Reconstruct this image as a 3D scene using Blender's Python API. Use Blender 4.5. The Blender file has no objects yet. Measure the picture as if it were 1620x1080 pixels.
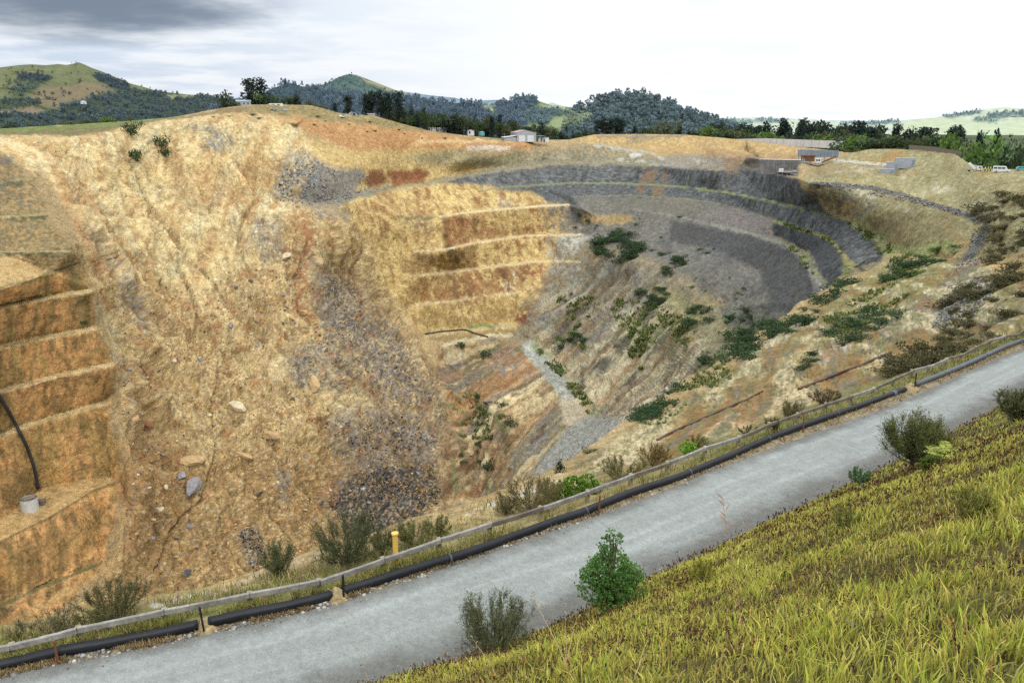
import bpy, bmesh, math, random
import numpy as np
from mathutils import Vector, Matrix, Euler
from mathutils.geometry import delaunay_2d_cdt
from mathutils.bvhtree import BVHTree
R = random.Random(7)
NR = np.random.default_rng(11)
scene = bpy.context.scene
COL = scene.collection

# ------------------------------------------------------------------ camera (world origin = the photographer's eye)
FPX = 1240.0
PITCH = math.atan(350/1240)
CT, ST = math.cos(PITCH), math.sin(PITCH)
cam_d = bpy.data.cameras.new('camera'); cam = bpy.data.objects.new('camera', cam_d); COL.objects.link(cam)
cam.rotation_euler = (math.pi/2 - PITCH, 0, 0)
cam_d.sensor_fit = 'HORIZONTAL'; cam_d.angle = 2*math.atan(810/FPX)
cam_d.clip_start = .05; cam_d.clip_end = 60000
scene.camera = cam

def ray(u, v):
    dx = (u-810)/FPX; dy = (540-v)/FPX
    return np.array((dx, CT+dy*ST, -ST+dy*CT))
def PY(u, v, Y):                      # point seen at (u,v) standing Y metres ahead
    d = ray(u, v); return d*(Y/d[1])
def PZ(u, v, z):                      # point seen at (u,v) lying at height z
    d = ray(u, v); return d*(z/d[2])
def proj(P):
    P = np.asarray(P, float)
    f = P[..., 1]*CT - P[..., 2]*ST
    up = P[..., 1]*ST + P[..., 2]*CT
    f = np.where(np.abs(f) < 1e-6, 1e-6, f)
    return 810 + FPX*P[..., 0]/f, 540 - FPX*up/f

# ------------------------------------------------------------------ numpy noise
_perm = np.random.default_rng(5).permutation(4096)
_grad = np.random.default_rng(6).normal(size=(4096, 3)); _grad /= np.linalg.norm(_grad, axis=1)[:, None]
def perlin(P):
    P = np.asarray(P, float); I = np.floor(P).astype(np.int64); f = P - I
    w = f*f*f*(f*(f*6-15)+10); out = 0
    for a in (0, 1):
        for b in (0, 1):
            for c in (0, 1):
                h = _perm[(_perm[(_perm[(I[:, 0]+a) & 4095] + I[:, 1]+b) & 4095] + I[:, 2]+c) & 4095]
                g = _grad[h]
                d = g[:, 0]*(f[:, 0]-a) + g[:, 1]*(f[:, 1]-b) + g[:, 2]*(f[:, 2]-c)
                wx = w[:, 0] if a else 1-w[:, 0]; wy = w[:, 1] if b else 1-w[:, 1]; wz = w[:, 2] if c else 1-w[:, 2]
                out = out + d*wx*wy*wz
    return out*1.6
def fbm(P, oct=4, gain=.5, off=0.):
    P = np.asarray(P, float) + off; s = 0; a = 1; t = 0
    for k in range(oct):
        s = s + a*perlin(P); t += a; P = P*2.03 + 17.3; a *= gain
    return s/t*1.5
def ridged(P, oct=4, gain=.5, off=0.):
    P = np.asarray(P, float) + off; s = 0; a = 1; t = 0
    for k in range(oct):
        s = s + a*(1-2*np.abs(perlin(P))); t += a; P = P*2.03 + 11.7; a *= gain
    return s/t
def sstep(a, b, x):
    t = np.clip((x-a)/(b-a), 0, 1); return t*t*(3-2*t)
def lin(c):
    c = np.asarray(c, float)/255.
    return np.where(c <= .04045, c/12.92, ((c+.055)/1.055)**2.4)

# ------------------------------------------------------------------ object helpers
def tag(o, label=None, cat=None, group=None, kind=None):
    if label: o['label'] = label
    if cat: o['category'] = cat
    if group: o['group'] = group
    if kind: o['kind'] = kind
    return o
def empty(name, loc=(0, 0, 0), rz=0., label=None, cat=None, group=None):
    o = bpy.data.objects.new(name, None); COL.objects.link(o); o.location = loc; o.rotation_euler = (0, 0, rz)
    o.empty_display_size = .2
    return tag(o, label, cat, group)
def link(name, me, mat=None, parent=None):
    if mat:
        for m in (mat if isinstance(mat, (list, tuple)) else [mat]): me.materials.append(m)
    o = bpy.data.objects.new(name, me); COL.objects.link(o)
    if parent: o.parent = parent
    return o
def np_mesh(name, V, F, cols=None, smooth=False, mids=None):
    V = np.asarray(V, np.float32); F = np.asarray(F, np.int32)
    me = bpy.data.meshes.new(name)
    n, k = F.shape
    me.vertices.add(len(V)); me.vertices.foreach_set('co', V.ravel())
    me.loops.add(n*k); me.loops.foreach_set('vertex_index', F.ravel())
    me.polygons.add(n); me.polygons.foreach_set('loop_start', np.arange(0, n*k, k, dtype=np.int32))
    if smooth: me.polygons.foreach_set('use_smooth', np.ones(n, bool))
    if mids is not None: me.polygons.foreach_set('material_index', np.asarray(mids, np.int32))
    me.update(calc_edges=True)
    if cols is not None: set_col(me, cols)
    return me
def set_col(me, cols, name='Col'):
    a = me.color_attributes.new(name, 'FLOAT_COLOR', 'POINT')
    c = np.ones((len(me.vertices), 4), np.float32); c[:, :3] = np.clip(cols, 0, 1)
    a.data.foreach_set('color', c.ravel())
def bm_obj(name, bm, mat=None, parent=None, smooth=False):
    me = bpy.data.meshes.new(name)
    bmesh.ops.recalc_face_normals(bm, faces=bm.faces)
    bm.to_mesh(me); bm.free()
    if smooth:
        for p in me.polygons: p.use_smooth = True
    return link(name, me, mat, parent)
def box(bm, c, s, rz=0., rot=None):
    M = rot.to_4x4() if rot else Matrix.Rotation(rz, 4, 'Z')
    r = bmesh.ops.create_cube(bm, size=1, matrix=Matrix.Translation(Vector(c)) @ M @ Matrix.Diagonal((s[0], s[1], s[2], 1)))
    return r['verts']
def cyl(bm, a, b, r0, r1=None, n=10, cap=True):
    a = Vector(a); b = Vector(b); d = b-a; L = d.length
    q = d.to_track_quat('Z', 'Y').to_matrix().to_4x4()
    return bmesh.ops.create_cone(bm, cap_ends=cap, segments=n, radius1=r0, radius2=r0 if r1 is None else r1, depth=L,
                                 matrix=Matrix.Translation((a+b)/2) @ q)['verts']
def tube(bm, pts, rad, n=10, cap=True):
    pts = [Vector(p) for p in pts]; rings = []
    rad = [float(r) for r in rad] if hasattr(rad, '__len__') else [float(rad)]*len(pts)
    for i, p in enumerate(pts):
        t = (pts[min(i+1, len(pts)-1)] - pts[max(i-1, 0)]).normalized()
        x = t.cross(Vector((0, 0, 1)))
        if x.length < 1e-3: x = Vector((1, 0, 0))
        x.normalize(); y = x.cross(t)
        rings.append([bm.verts.new(p + rad[i]*(math.cos(2*math.pi*k/n)*x + math.sin(2*math.pi*k/n)*y)) for k in range(n)])
    for a, b in zip(rings, rings[1:]):
        for k in range(n): bm.faces.new((a[k], a[(k+1) % n], b[(k+1) % n], b[k]))
    if cap: bm.faces.new(rings[0][::-1]); bm.faces.new(rings[-1])
def copy_tree(o, parent=None):
    c = o.copy(); COL.objects.link(c); c.parent = parent
    for ch in list(o.children): copy_tree(ch, c)
    return c

# ------------------------------------------------------------------ materials
def new_mat(name):
    m = bpy.data.materials.new(name); m.use_nodes = True
    nt = m.node_tree; b = nt.nodes['Principled BSDF']
    return m, nt, b
def N(nt, t, **k):
    n = nt.nodes.new(t)
    for a, v in k.items():
        if a in n.inputs: n.inputs[a].default_value = v
        else: setattr(n, a, v)
    return n
def noise_fac(nt, vec, scale, detail=6, rough=.6, lo=.3, hi=.7, a=0., b=1.):
    n = N(nt, 'ShaderNodeTexNoise'); n.inputs['Scale'].default_value = scale; n.inputs['Detail'].default_value = detail
    n.inputs['Roughness'].default_value = rough
    nt.links.new(vec, n.inputs['Vector'])
    r = N(nt, 'ShaderNodeMapRange'); r.inputs['From Min'].default_value = lo; r.inputs['From Max'].default_value = hi
    r.inputs['To Min'].default_value = a; r.inputs['To Max'].default_value = b
    nt.links.new(n.outputs['Fac'], r.inputs['Value'])
    return r.outputs['Result'], n.outputs['Fac']
def mul(nt, col, fac):
    m = N(nt, 'ShaderNodeMix', data_type='RGBA', blend_type='MULTIPLY'); m.inputs[0].default_value = 1
    nt.links.new(col, m.inputs[6]); 
    c = N(nt, 'ShaderNodeCombineColor')
    for k in range(3): nt.links.new(fac, c.inputs[k])
    nt.links.new(c.outputs[0], m.inputs[7]); return m.outputs[2]
def attr_mat(name, rough=.9, scales=((1., .75, 1.25),), bump=None, spec=.15, trans=0.):
    """colour attribute x several octaves of object-space noise, plus bump"""
    m, nt, b = new_mat(name)
    at = N(nt, 'ShaderNodeAttribute', attribute_name='Col')
    tc = N(nt, 'ShaderNodeTexCoord'); vec = tc.outputs['Object']; col = at.outputs['Color']
    for s, lo, hi in scales:
        f, _ = noise_fac(nt, vec, s, a=lo, b=hi); col = mul(nt, col, f)
    nt.links.new(col, b.inputs['Base Color'])
    b.inputs['Roughness'].default_value = rough; b.inputs['Specular IOR Level'].default_value = spec
    if bump:
        s, dist, st = bump
        _, f = noise_fac(nt, vec, s, detail=8, rough=.65)
        bp = N(nt, 'ShaderNodeBump'); bp.inputs['Strength'].default_value = st; bp.inputs['Distance'].default_value = dist
        nt.links.new(f, bp.inputs['Height']); nt.links.new(bp.outputs[0], b.inputs['Normal'])
    if trans:
        tr = N(nt, 'ShaderNodeBsdfTranslucent'); nt.links.new(col, tr.inputs['Color'])
        mx = N(nt, 'ShaderNodeMixShader'); mx.inputs[0].default_value = trans
        nt.links.new(b.outputs[0], mx.inputs[1]); nt.links.new(tr.outputs[0], mx.inputs[2])
        nt.links.new(mx.outputs[0], nt.nodes['Material Output'].inputs['Surface'])
    return m
def flat_mat(name, rgb, rough=.7, metal=0., scales=((3., .8, 1.15),), bump=None, spec=.3):
    m, nt, b = new_mat(name)
    c = N(nt, 'ShaderNodeRGB'); c.outputs[0].default_value = (*rgb, 1); col = c.outputs[0]
    tc = N(nt, 'ShaderNodeTexCoord'); vec = tc.outputs['Object']
    for s, lo, hi in scales:
        f, _ = noise_fac(nt, vec, s, a=lo, b=hi); col = mul(nt, col, f)
    nt.links.new(col, b.inputs['Base Color']); b.inputs['Roughness'].default_value = rough
    b.inputs['Metallic'].default_value = metal; b.inputs['Specular IOR Level'].default_value = spec
    if bump:
        s, dist, st = bump
        _, f = noise_fac(nt, vec, s, detail=8, rough=.65)
        bp = N(nt, 'ShaderNodeBump'); bp.inputs['Strength'].default_value = st; bp.inputs['Distance'].default_value = dist
        nt.links.new(f, bp.inputs['Height']); nt.links.new(bp.outputs[0], b.inputs['Normal'])
    return m

# ------------------------------------------------------------------ triangulated sheets from surveyed break lines
class Sheet:
    def __init__(s): s.uv = []; s.P = []; s.E = []
    def add(s, P):
        u, v = proj(P); s.uv.append((float(u), float(v))); s.P.append(np.asarray(P, float)); return len(s.P)-1
    def pts(s, L):
        for u, v, Y in L: s.add(PY(u, v, Y))
    def line(s, L, z=None, Y=None):        # (u,v) at height z, or (u,v,z) each at its own height
        ids = []
        for p in L:
            if z is not None: q = PZ(p[0], p[1], z)
            elif Y is not None: q = PY(p[0], p[1], Y)
            elif len(p) == 3: q = PY(p[0], p[1], p[2])
            ids.append(s.add(q))
        s.E += list(zip(ids, ids[1:])); return [s.P[i] for i in ids]
    def linez(s, L):
        ids = [s.add(PZ(*p)) for p in L]; s.E += list(zip(ids, ids[1:])); return [s.P[i] for i in ids]
    def build(s, clip=None):
        vs = [Vector(p) for p in s.uv]
        r = delaunay_2d_cdt(vs, s.E, [], 0, 1e-3)
        V = []
        UV = np.array(s.uv)
        for i, c in enumerate(r[0]):
            if r[3][i]: V.append(s.P[r[3][i][0]])
            else:                                    # crossing of two lines: depth from the nearest points
                d = np.hypot(UV[:, 0]-c.x, UV[:, 1]-c.y); k = np.argsort(d)[:3]; w = 1/(d[k]+1e-3)
                iy = sum(w[j]/s.P[k[j]][1] for j in range(3))/w.sum()
                V.append(PY(c.x, c.y, 1/iy))
        V = np.array(V); F = np.array([tuple(f) for f in r[2]])
        if clip is not None:
            u, v = proj(V); cu = u[F].mean(1); cv = v[F].mean(1)
            F = F[inside(np.array(clip, float), cu, cv)]
        a = V[F[:, 1]]-V[F[:, 0]]; b = V[F[:, 2]]-V[F[:, 0]]; n = np.cross(a, b); c = V[F].mean(1)
        fl = (n*c).sum(1) > 0; F[fl] = F[fl][:, ::-1]     # face the pit's open side
        return V, F
def inside(poly, x, y):
    r = np.zeros(len(x), bool); j = len(poly)-1
    for i in range(len(poly)):
        xi, yi = poly[i]; xj, yj = poly[j]
        c = (yi > y) != (yj > y)
        with np.errstate(divide='ignore', invalid='ignore'):
            r ^= c & (x < (xj-xi)*(y-yi)/(yj-yi)+xi)
        j = i
    return r
def seg_dist(poly, x, y, closed=True):
    d = np.full(len(x), 1e9); n = len(poly)
    for i in range(n if closed else n-1):
        ax, ay = poly[i]; bx, by = poly[(i+1) % n]
        vx, vy = bx-ax, by-ay; L = vx*vx+vy*vy+1e-9
        t = np.clip(((x-ax)*vx+(y-ay)*vy)/L, 0, 1)
        d = np.minimum(d, np.hypot(x-ax-t*vx, y-ay-t*vy))
    return d
def edges_of(F):
    e = np.concatenate([F[:, [0, 1]], F[:, [1, 2]], F[:, [2, 0]]]); e = np.sort(e, 1)
    u, inv = np.unique(e[:, 0].astype(np.int64)*10000000+e[:, 1], return_inverse=True)
    return np.stack([u//10000000, u % 10000000], 1), inv.reshape(3, -1).T
def refine(V, F, thr, maxit=14, obl=.22):
    """split every edge that spans more than thr pixels' worth of angle from the lookout"""
    for _ in range(maxit):
        E, fe = edges_of(F)
        d = V[E[:, 0]]-V[E[:, 1]]; c = (V[E[:, 0]]+V[E[:, 1]])/2
        L = np.linalg.norm(d, axis=1); D = np.linalg.norm(c, axis=1)
        al = np.abs((d*c).sum(1))/D                      # foreshortened along the view: needs fewer cuts
        sp = np.sqrt(np.maximum(L*L-al*al, 0) + (obl*al)**2)/D*FPX > thr
        if not sp.any(): break
        mid = np.full(len(E), -1); mid[sp] = len(V)+np.arange(sp.sum())
        V = np.concatenate([V, (V[E[sp, 0]]+V[E[sp, 1]])/2])
        m = mid[fe]; s = m >= 0; out = []
        code = s[:, 0]*1+s[:, 1]*2+s[:, 2]*4
        out.append(F[code == 0])
        for k in range(3):                                   # one edge
            q = code == (1 << k); f = F[q]; mm = m[q, k]; a, b, c = f[:, k], f[:, (k+1) % 3], f[:, (k+2) % 3]
            out += [np.stack([a, mm, c], 1), np.stack([mm, b, c], 1)]
        for k in range(3):                                   # two edges: k and k+1
            q = code == ((1 << k) | (1 << ((k+1) % 3))); f = F[q]
            a, b, c = f[:, k], f[:, (k+1) % 3], f[:, (k+2) % 3]; m1 = m[q, k]; m2 = m[q, (k+1) % 3]
            out += [np.stack([m1, b, m2], 1), np.stack([a, m1, m2], 1), np.stack([a, m2, c], 1)]
        q = code == 7; f = F[q]; mm = m[q]
        out += [np.stack([f[:, 0], mm[:, 0], mm[:, 2]], 1), np.stack([mm[:, 0], f[:, 1], mm[:, 1]], 1),
                np.stack([mm[:, 2], mm[:, 1], f[:, 2]], 1), mm]
        F = np.concatenate(out)
    return V, F
def compact(V, F):
    used = np.zeros(len(V), bool); used[F.ravel()] = True
    return V[used], (np.cumsum(used)-1)[F]
def vnormals(V, F):
    n = np.cross(V[F[:, 1]]-V[F[:, 0]], V[F[:, 2]]-V[F[:, 0]]); r = np.zeros_like(V)
    for k in range(3): np.add.at(r, F[:, k], n)
    return r/(np.linalg.norm(r, axis=1)[:, None]+1e-12)
def smooth(V, F, w, it=10):
    E, _ = edges_of(F); deg = np.zeros(len(V)); np.add.at(deg, E.ravel(), 1)
    for _ in range(it):
        s = np.zeros_like(V); np.add.at(s, E[:, 0], V[E[:, 1]]); np.add.at(s, E[:, 1], V[E[:, 0]])
        V = V + (s/np.maximum(deg, 1)[:, None]-V)*(w*(deg > 0))[:, None]
    return V
def smooth_s(x, F, n, it=2):
    E, _ = edges_of(F); deg = np.zeros(n); np.add.at(deg, E.ravel(), 1)
    for _ in range(it):
        s = np.zeros(n); np.add.at(s, E[:, 0], x[E[:, 1]]); np.add.at(s, E[:, 1], x[E[:, 0]]); x = .5*x+.5*s/np.maximum(deg, 1)
    return x
def drainage(V, F):
    """steepest downhill neighbour of every vertex and the upstream area it drains"""
    E, _ = edges_of(F); n = len(V)
    a = np.concatenate([E[:, 0], E[:, 1]]); b = np.concatenate([E[:, 1], E[:, 0]])
    sl = (V[a, 2]-V[b, 2])/(np.linalg.norm(V[a]-V[b], axis=1)+1e-9)
    o = np.lexsort((-sl, a)); a, b, sl = a[o], b[o], sl[o]
    first = np.unique(a, return_index=True)[1]
    rec = np.arange(n); ok = sl[first] > 0; rec[a[first][ok]] = b[first][ok]
    acc = np.ones(n); order = np.argsort(-V[:, 2]); al = acc.tolist(); rl = rec.tolist()
    for i in order.tolist():
        j = rl[i]
        if j != i: al[j] += al[i]
    return rec, np.array(al)
def streaks(x, rec, it=5):
    r = rec.copy()
    for _ in range(it): x = .5*(x+x[r]); r = r[r]
    return x
class Painter:
    def __init__(s, V, base):
        s.V = V; u, v = proj(V); n = len(V)
        D = np.linalg.norm(V, axis=1)
        q = V/np.clip(D, 5, None)[:, None]*60          # ragged borders at a constant visual size
        s.u = u + 4.5*fbm(q, 3, off=3.) + 2.5*fbm(q*4, 2, off=7.); s.v = v + 3.5*fbm(q, 3, off=9.) + 2.*fbm(q*4, 2, off=1.)
        s.u0, s.v0 = u, v
        s.C = np.tile(lin(base), (n, 1)); s.n = n; s.br = fbm(q*3, 4, off=21.); s.q = q
    def mix(s, m, c):
        c = lin(c); s.C += (c-s.C)*np.clip(m, 0, 1)[:, None]
    def poly(s, P, c, soft=6, op=1., brk=0.):
        m = s.pmask(P, soft)*op
        if brk: m = m*sstep(-brk, .25, s.br) if brk < 1 else m*sstep(-.1, .3, s.br)
        s.mix(m, c)
    def crisp(s, P, w, c, op=1., brk=0.):
        P = np.array(P, float); k = np.nonzero((s.u0 > P[:, 0].min()-w) & (s.u0 < P[:, 0].max()+w) & (s.v0 > P[:, 1].min()-w) & (s.v0 < P[:, 1].max()+w))[0]
        m = np.zeros(s.n); m[k] = op*(1-sstep(w*.5, w, seg_dist(P, s.u0[k], s.v0[k]+1.2*s.br[k], False)))
        if brk: m = m*sstep(-brk, .25, s.br)
        s.mix(m, c)
    def strata(s, A, B, nrm):
        """bedding coordinate whose planes crop out along the line A-B on the ground there, in metres"""
        def at(u, v): return int(np.argmin((s.u0-u)**2+(s.v0-v)**2))
        i, j = at(*A), at(*B); k = np.hypot(s.u0-(A[0]+B[0])/2, s.v0-(A[1]+B[1])/2) < 60; n = nrm[k].mean(0); t = s.V[i]-s.V[j]; b = np.cross(n, t); b /= np.linalg.norm(b)
        return (s.V-s.V[i])@b
    def near(s, P, r):
        return np.nonzero((s.u > P[:, 0].min()-r) & (s.u < P[:, 0].max()+r) & (s.v > P[:, 1].min()-r) & (s.v < P[:, 1].max()+r))[0]
    def pmask(s, P, soft=6):
        P = np.array(P, float); k = s.near(P, soft); m = np.zeros(s.n); x, y = s.u[k], s.v[k]
        d = seg_dist(P, x, y); m[k] = sstep(-soft, soft, np.where(inside(P, x, y), d, -d)); return m
    def lmask(s, P, w):
        P = np.array(P, float); k = s.near(P, w); m = np.zeros(s.n)
        m[k] = 1-sstep(w*.4, w, seg_dist(P, s.u[k], s.v[k], False)); return m
    def line(s, P, w, c, op=1., brk=0.):
        m = op*s.lmask(P, w)
        if brk: m = m*sstep(-brk, .25, s.br)
        s.mix(m, c)
# ================================================================== THE PIT (world metres, eye level z = 0)
S = Sheet()
# --- skyline of the mine ground, left to right
SKY = [(-220,224,420),(-60,208,420),(0,204,430),(60,200,440),(115,197,450),(200,192,480),(280,185,500),(343,172,530),(393,166,540),(440,165,552),(493,167,560),
       (540,180,570),(590,183,590),(640,197,640),(683,208,680),(740,215,720),(823,222,745),(900,221,760),(940,213,800),(1010,212,800),(1080,213,800),
       (1130,217,780),(1180,222,760),(1260,232,640),(1347,242,520),(1380,236,520),(1440,236,480),(1490,239,440),(1513,243,420),(1535,255,370),(1560,266,330),(1620,268,300),(1840,276,260)]
S.line(SKY)
# --- scarp crest above the slide
S.line([(-220,236,360),(-60,222,375),(0,217,388),(60,214,395),(117,217,400),(180,209,416),(213,201,430),(267,190,455),(333,181,485),(393,179,500),(440,186,505),(470,196,505)])
# orange terraces (upper centre)
S.line([(440,183,524),(480,187,530),(540,193,550),(600,199,580),(650,205,620),(720,216,668),(773,221,702),(850,225,738)])
S.line([(470,200,512),(540,212,532),(610,217,562),(673,226,600),(787,224,672),(850,230,715)])
S.pts([(500,235,503),(560,240,522),(640,240,582),(720,245,625)])
# haul ramp + crest of the first grey wall (A)
A = [(470,330,-46.5),(505,326,-46.5),(540,321,-46),(590,308,-45),(633,297,-43.5),(687,287,-42),(727,279,-41),(780,271,-39),(840,262.5,-37),(893,259,-36),(960,260,-36),(1040,262,-36),
     (1080,267,-36),(1140,271,-35),(1170,267,-34),(1213,275,-33),(1263,283,-31)]
S.linez([(u,v-4-(2 if u<780 else 0),z+.4) for u,v,z in A]); S.linez(A)
S.pts([(500,280,458),(540,268,490),(600,262,528),(660,258,572),(720,258,608),(780,252,645),(850,245,690),(920,240,700),(1000,240,720),(1080,240,700),(1150,257,590),
       (1220,268,500),(1290,274,460),(1000,225,780),(1100,228,770),(930,225,750),(1180,240,690),(1300,252,520)])
# plant platform wall
S.linez([(1140,246,-26),(1170,247,-26),(1210,253,-26),(1250,254,-26),(1262,262,-26)])
# bench B (between the two grey walls) - inner toe and outer crest
Bt = [(757,302,-51.5),(780,297,-50),(850,290,-49),(905,288,-49),(1000,289,-49),(1080,294,-48),(1147,302,-48),(1213,315,-47),(1263,326,-46),(1337,345,-45.5)]
S.linez(Bt)
Bc = [(757,305,-51.8),(780,300,-50.3),(850,292.5,-49.4),(905,290.5,-49.4),(1000,291.5,-49.4),(1080,297,-48.4),(1147,305.5,-48.3),(1213,319,-47.3),(1263,331,-46.3),(1337,352,-45.8),(1365,374,-45.5),(1400,402,-45)]
S.linez(Bc)
# A fades into the natural slope to the right; ramp with grass goes down to (1440,407)
S.linez([(1263,283,-31),(1275,296,-33),(1300,318,-40),(1337,345,-45.5),(1372,369,-45),(1410,396,-44)])
# rock drain on the rim
DR = [(1285,291,-30),(1313,292,-29),(1380,297,-28),(1447,315,-27),(1497,329,-26),(1537,342,-25.5),(1558,350,-25),(1547,387,-28),(1523,413,-30)]
S.linez(DR)
S.pts([(1400,262,455),(1440,290,370),(1480,262,410),(1500,300,300),(1560,300,240),(1620,320,175),(1620,290,235),(1840,330,120),(1380,340,300),(1430,350,265),(1480,370,222),(1430,385,238),(1350,310,345)])
# toe of the second grey wall (C)
Ct = [(905,311,-57),(1000,309,-55.5),(1080,314,-54.5),(1137,320,-54),(1190,335,-55),(1227,349,-55),(1253,358,-55),(1310,375,-53),(1337,400,-50),(1355,420,-48)]
S.linez(Ct)
Dc = [(1227,352.5,-55.4),(1253,362,-55.4),(1308,380,-53.4),(1331,404,-50.4),(1341,424,-48.4)]
S.linez(Dc)
S.linez([(1226,372,-61.5),(1253,384,-62),(1278,399,-61.5),(1292,425,-57),(1309,450,-55)])
Ec = [(1000,331,-60),(1065,341,-61.5),(1130,357,-62),(1180,368.5,-62.5),(1232,386,-62.4),(1262,403,-62),(1276,427,-58),(1290,460,-56)]
S.linez(Ec)
S.linez([(1100,392,-73),(1160,410,-74),(1205,430,-74),(1215,453,-70),(1219,480,-68),(1220,500,-69)])
S.pts([(920,330,575),(950,350,560),(1000,370,530),(1060,375,500),(950,400,498),(1010,405,470),(1080,410,440),(1150,440,375),(900,372,545),(1100,450,398),(1160,490,345),(1180,520,318),
       (900,420,528),(950,450,483),(1000,450,455),(1050,480,405),(1100,500,358),(1000,500,420),(950,500,450),(1050,530,370),(1000,550,392),(950,560,415),(1000,600,366),(1060,600,340),(1100,560,323),(1150,560,305),
       (900,500,470),(1250,500,262),(1280,480,255)])
# yellow central benches: toe/crest pairs
def bench(L, dv, z, w):
    z0 = z + w
    zz = lambda u: z + w*max(0, min(1, (720-u)/100))
    S.linez([(u,v-dv,zz(u)+.3) for u,v in L]); S.linez([(u,v,zz(u)) for u,v in L])
bench([(630,345),(697,343),(750,336),(793,332),(853,327),(900,325)], 4, -62, 3.5)
bench([(612,401),(650,398),(703,396),(757,384),(827,374),(867,371),(920,372)], 4, -81, 1)
bench([(625,439),(650,438),(703,432),(747,427),(800,420),(840,416),(873,414)], 4, -97, 4)
bench([(620,487),(653,484),(727,476),(760,470),(817,464)], 4, -112, 1)
S.linez([(665,527,-126),(727,519,-127),(797,511,-128),(812,512,-128)]); S.linez([(672,533,-127),(727,527,-128),(797,517,-128.5),(818,520,-129)])
S.linez([(700,546,-131),(740,537,-131),(773,531,-131),(807,531,-131.5),(830,534,-132)])
S.linez([(706,550,-131.5),(740,542,-131.5),(773,536,-131.5),(800,536,-132),(818,545,-133)])
S.pts([(860,480,497),(850,510,482)])
# lower ramp (grey scree strip) and the rib
S.linez([(830,541,-133),(862,548,-134),(885,570,-136),(910,600,-138),(935,635,-140),(948,655,-141)])
S.linez([(818,548,-133.5),(842,570,-135.5),(866,595,-137.5),(886,622,-139.5),(890,660,-142),(884,690,-145),(862,722,-149),(845,755,-153)])
S.pts([(920,690,332),(960,680,318),(900,740,307),(1000,660,318)])
S.pts([(740,560,455),(700,580,440),(727,612,428),(722,653,404),(747,690,383),(752,760,352),(745,830,327),(750,900,300)])
S.linez([(790,560,-138),(770,590,-143),(775,640,-146),(812,668,-149),(850,690,-150)])
S.linez([(735,620,-151),(757,655,-153),(790,690,-155.5),(800,720,-158),(790,770,-164)])
S.linez([(690,585,-141),(712,618,-149),(705,650,-152),(720,700,-158),(716,760,-168),(700,820,-176)])
# left terraces
def terr(L, zc, inner=0, dv=3):
    S.linez([(u,v-dv,zc+.3) for u,v in L]); S.linez([(u,v,zc) for u,v in L])
terr([(-220,520),(-60,474),(0,459),(83,432),(130,418)], -48)
terr([(-220,560),(-60,506),(0,488),(80,472),(145,463)], -56, dv=6)
terr([(-220,630),(-60,572),(0,553),(67,537),(150,522)], -69, dv=6)
terr([(-220,705),(-60,646),(0,622),(93,597),(177,578)], -82, dv=6)
terr([(-220,790),(-60,720),(0,692),(67,667),(143,647),(165,638)], -96, dv=6)
S.linez([(-220,930),(-60,855),(0,823),(40,790),(63,773),(110,763),(160,755)] and [(-220,930,-118),(-60,855,-118),(0,823,-118.5),(40,791,-118.5),(63,773,-118.5),(110,763,-119),(165,752,-119)])
S.linez([(-220,960,-120),(-60,886,-120),(0,856,-120),(83,815,-120),(150,774,-120),(192,760,-119)])
terr([(-220,1080),(-60,998),(0,958),(83,920),(160,890)], -139, dv=4)
S.pts([(-220,1180,195),(0,1040,206),(120,985,214)])
# bank left of the slide, above the terraces
S.linez([(-60,300,-24),(0,290,-24),(45,285,-24)]); S.linez([(-60,360,-33),(0,345,-33),(72,342,-34)]); S.linez([(-60,408,-41),(0,400,-41),(112,400,-42)])
S.pts([(-220,420,270),(-220,300,320),(0,250,345),(60,250,365)])
# the slide
S.pts([(120,250,400),(150,300,383),(110,330,335),(160,360,350),(150,420,318),(190,450,322),(200,520,297),(205,600,272),(210,680,254),(215,760,238),(210,840,230),(200,920,222),(180,960,215)])
S.pts([(250,215,438),(250,260,428),(250,350,390),(250,450,350),(250,550,315),(250,650,285),(250,750,262),(250,850,246),(250,940,234),(250,1040,222)])
S.pts([(330,200,474),(330,270,448),(330,360,408),(330,450,368),(330,550,328),(330,650,294),(330,750,270),(330,850,256),(330,960,244),(330,1040,236)])
S.pts([(420,205,492),(420,270,472),(400,350,430),(400,450,387),(400,550,344),(400,650,308),(400,750,284),(400,850,268),(400,950,254),(400,1040,244)])
S.pts([(470,250,472),(470,300,450),(480,350,428),(480,450,402),(480,550,358),(480,650,320),(480,750,298),(480,850,282),(480,950,266),(520,1000,268)])
S.pts([(530,350,440),(565,385,460),(550,450,445),(550,550,392),(550,650,352),(550,750,322),(550,850,302),(600,470,465),(610,540,425),(640,600,395),(650,680,360),(640,750,336),(670,800,325),(620,850,308),(620,950,282)])
# ground carried on below the near rim, out of sight
S.pts([(750,960,285),(830,800,312),(900,760,297),(950,720,298),(1000,700,295),(1060,660,290),(1100,640,285),(1150,600,280),(1200,560,272),(1300,490,255),(1380,440,238)])
S.pts([(-220,1250,190),(100,1100,205),(300,1120,225),(520,1100,245),(750,1060,262),(900,900,262),(1000,800,262),(1100,720,255),(1200,640,245),(1300,570,232)])
S.line([(1355,422,268),(1400,404,252),(1420,402,247),(1470,408,208),(1523,414,171),(1575,408,140),(1620,400,112),(1840,395,70)])
S.pts([(1380,470,225),(1450,460,190),(1523,460,150),(1620,450,100),(1840,450,62)])
PIT_CLIP = [(q[0], q[1]-.05) for q in SKY] + [(1850,455),(1620,455),(1450,470),(1310,575),(1200,650),(1100,725),(1000,805),(900,905),(760,1065),(300,1130),(-230,1260)]
PV, PF = S.build()
u, v = proj(PV); okv = PF
cu, cv = u[PF].mean(1), v[PF].mean(1)
PF = PF[inside(np.array(PIT_CLIP, float), cu, cv)]
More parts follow.
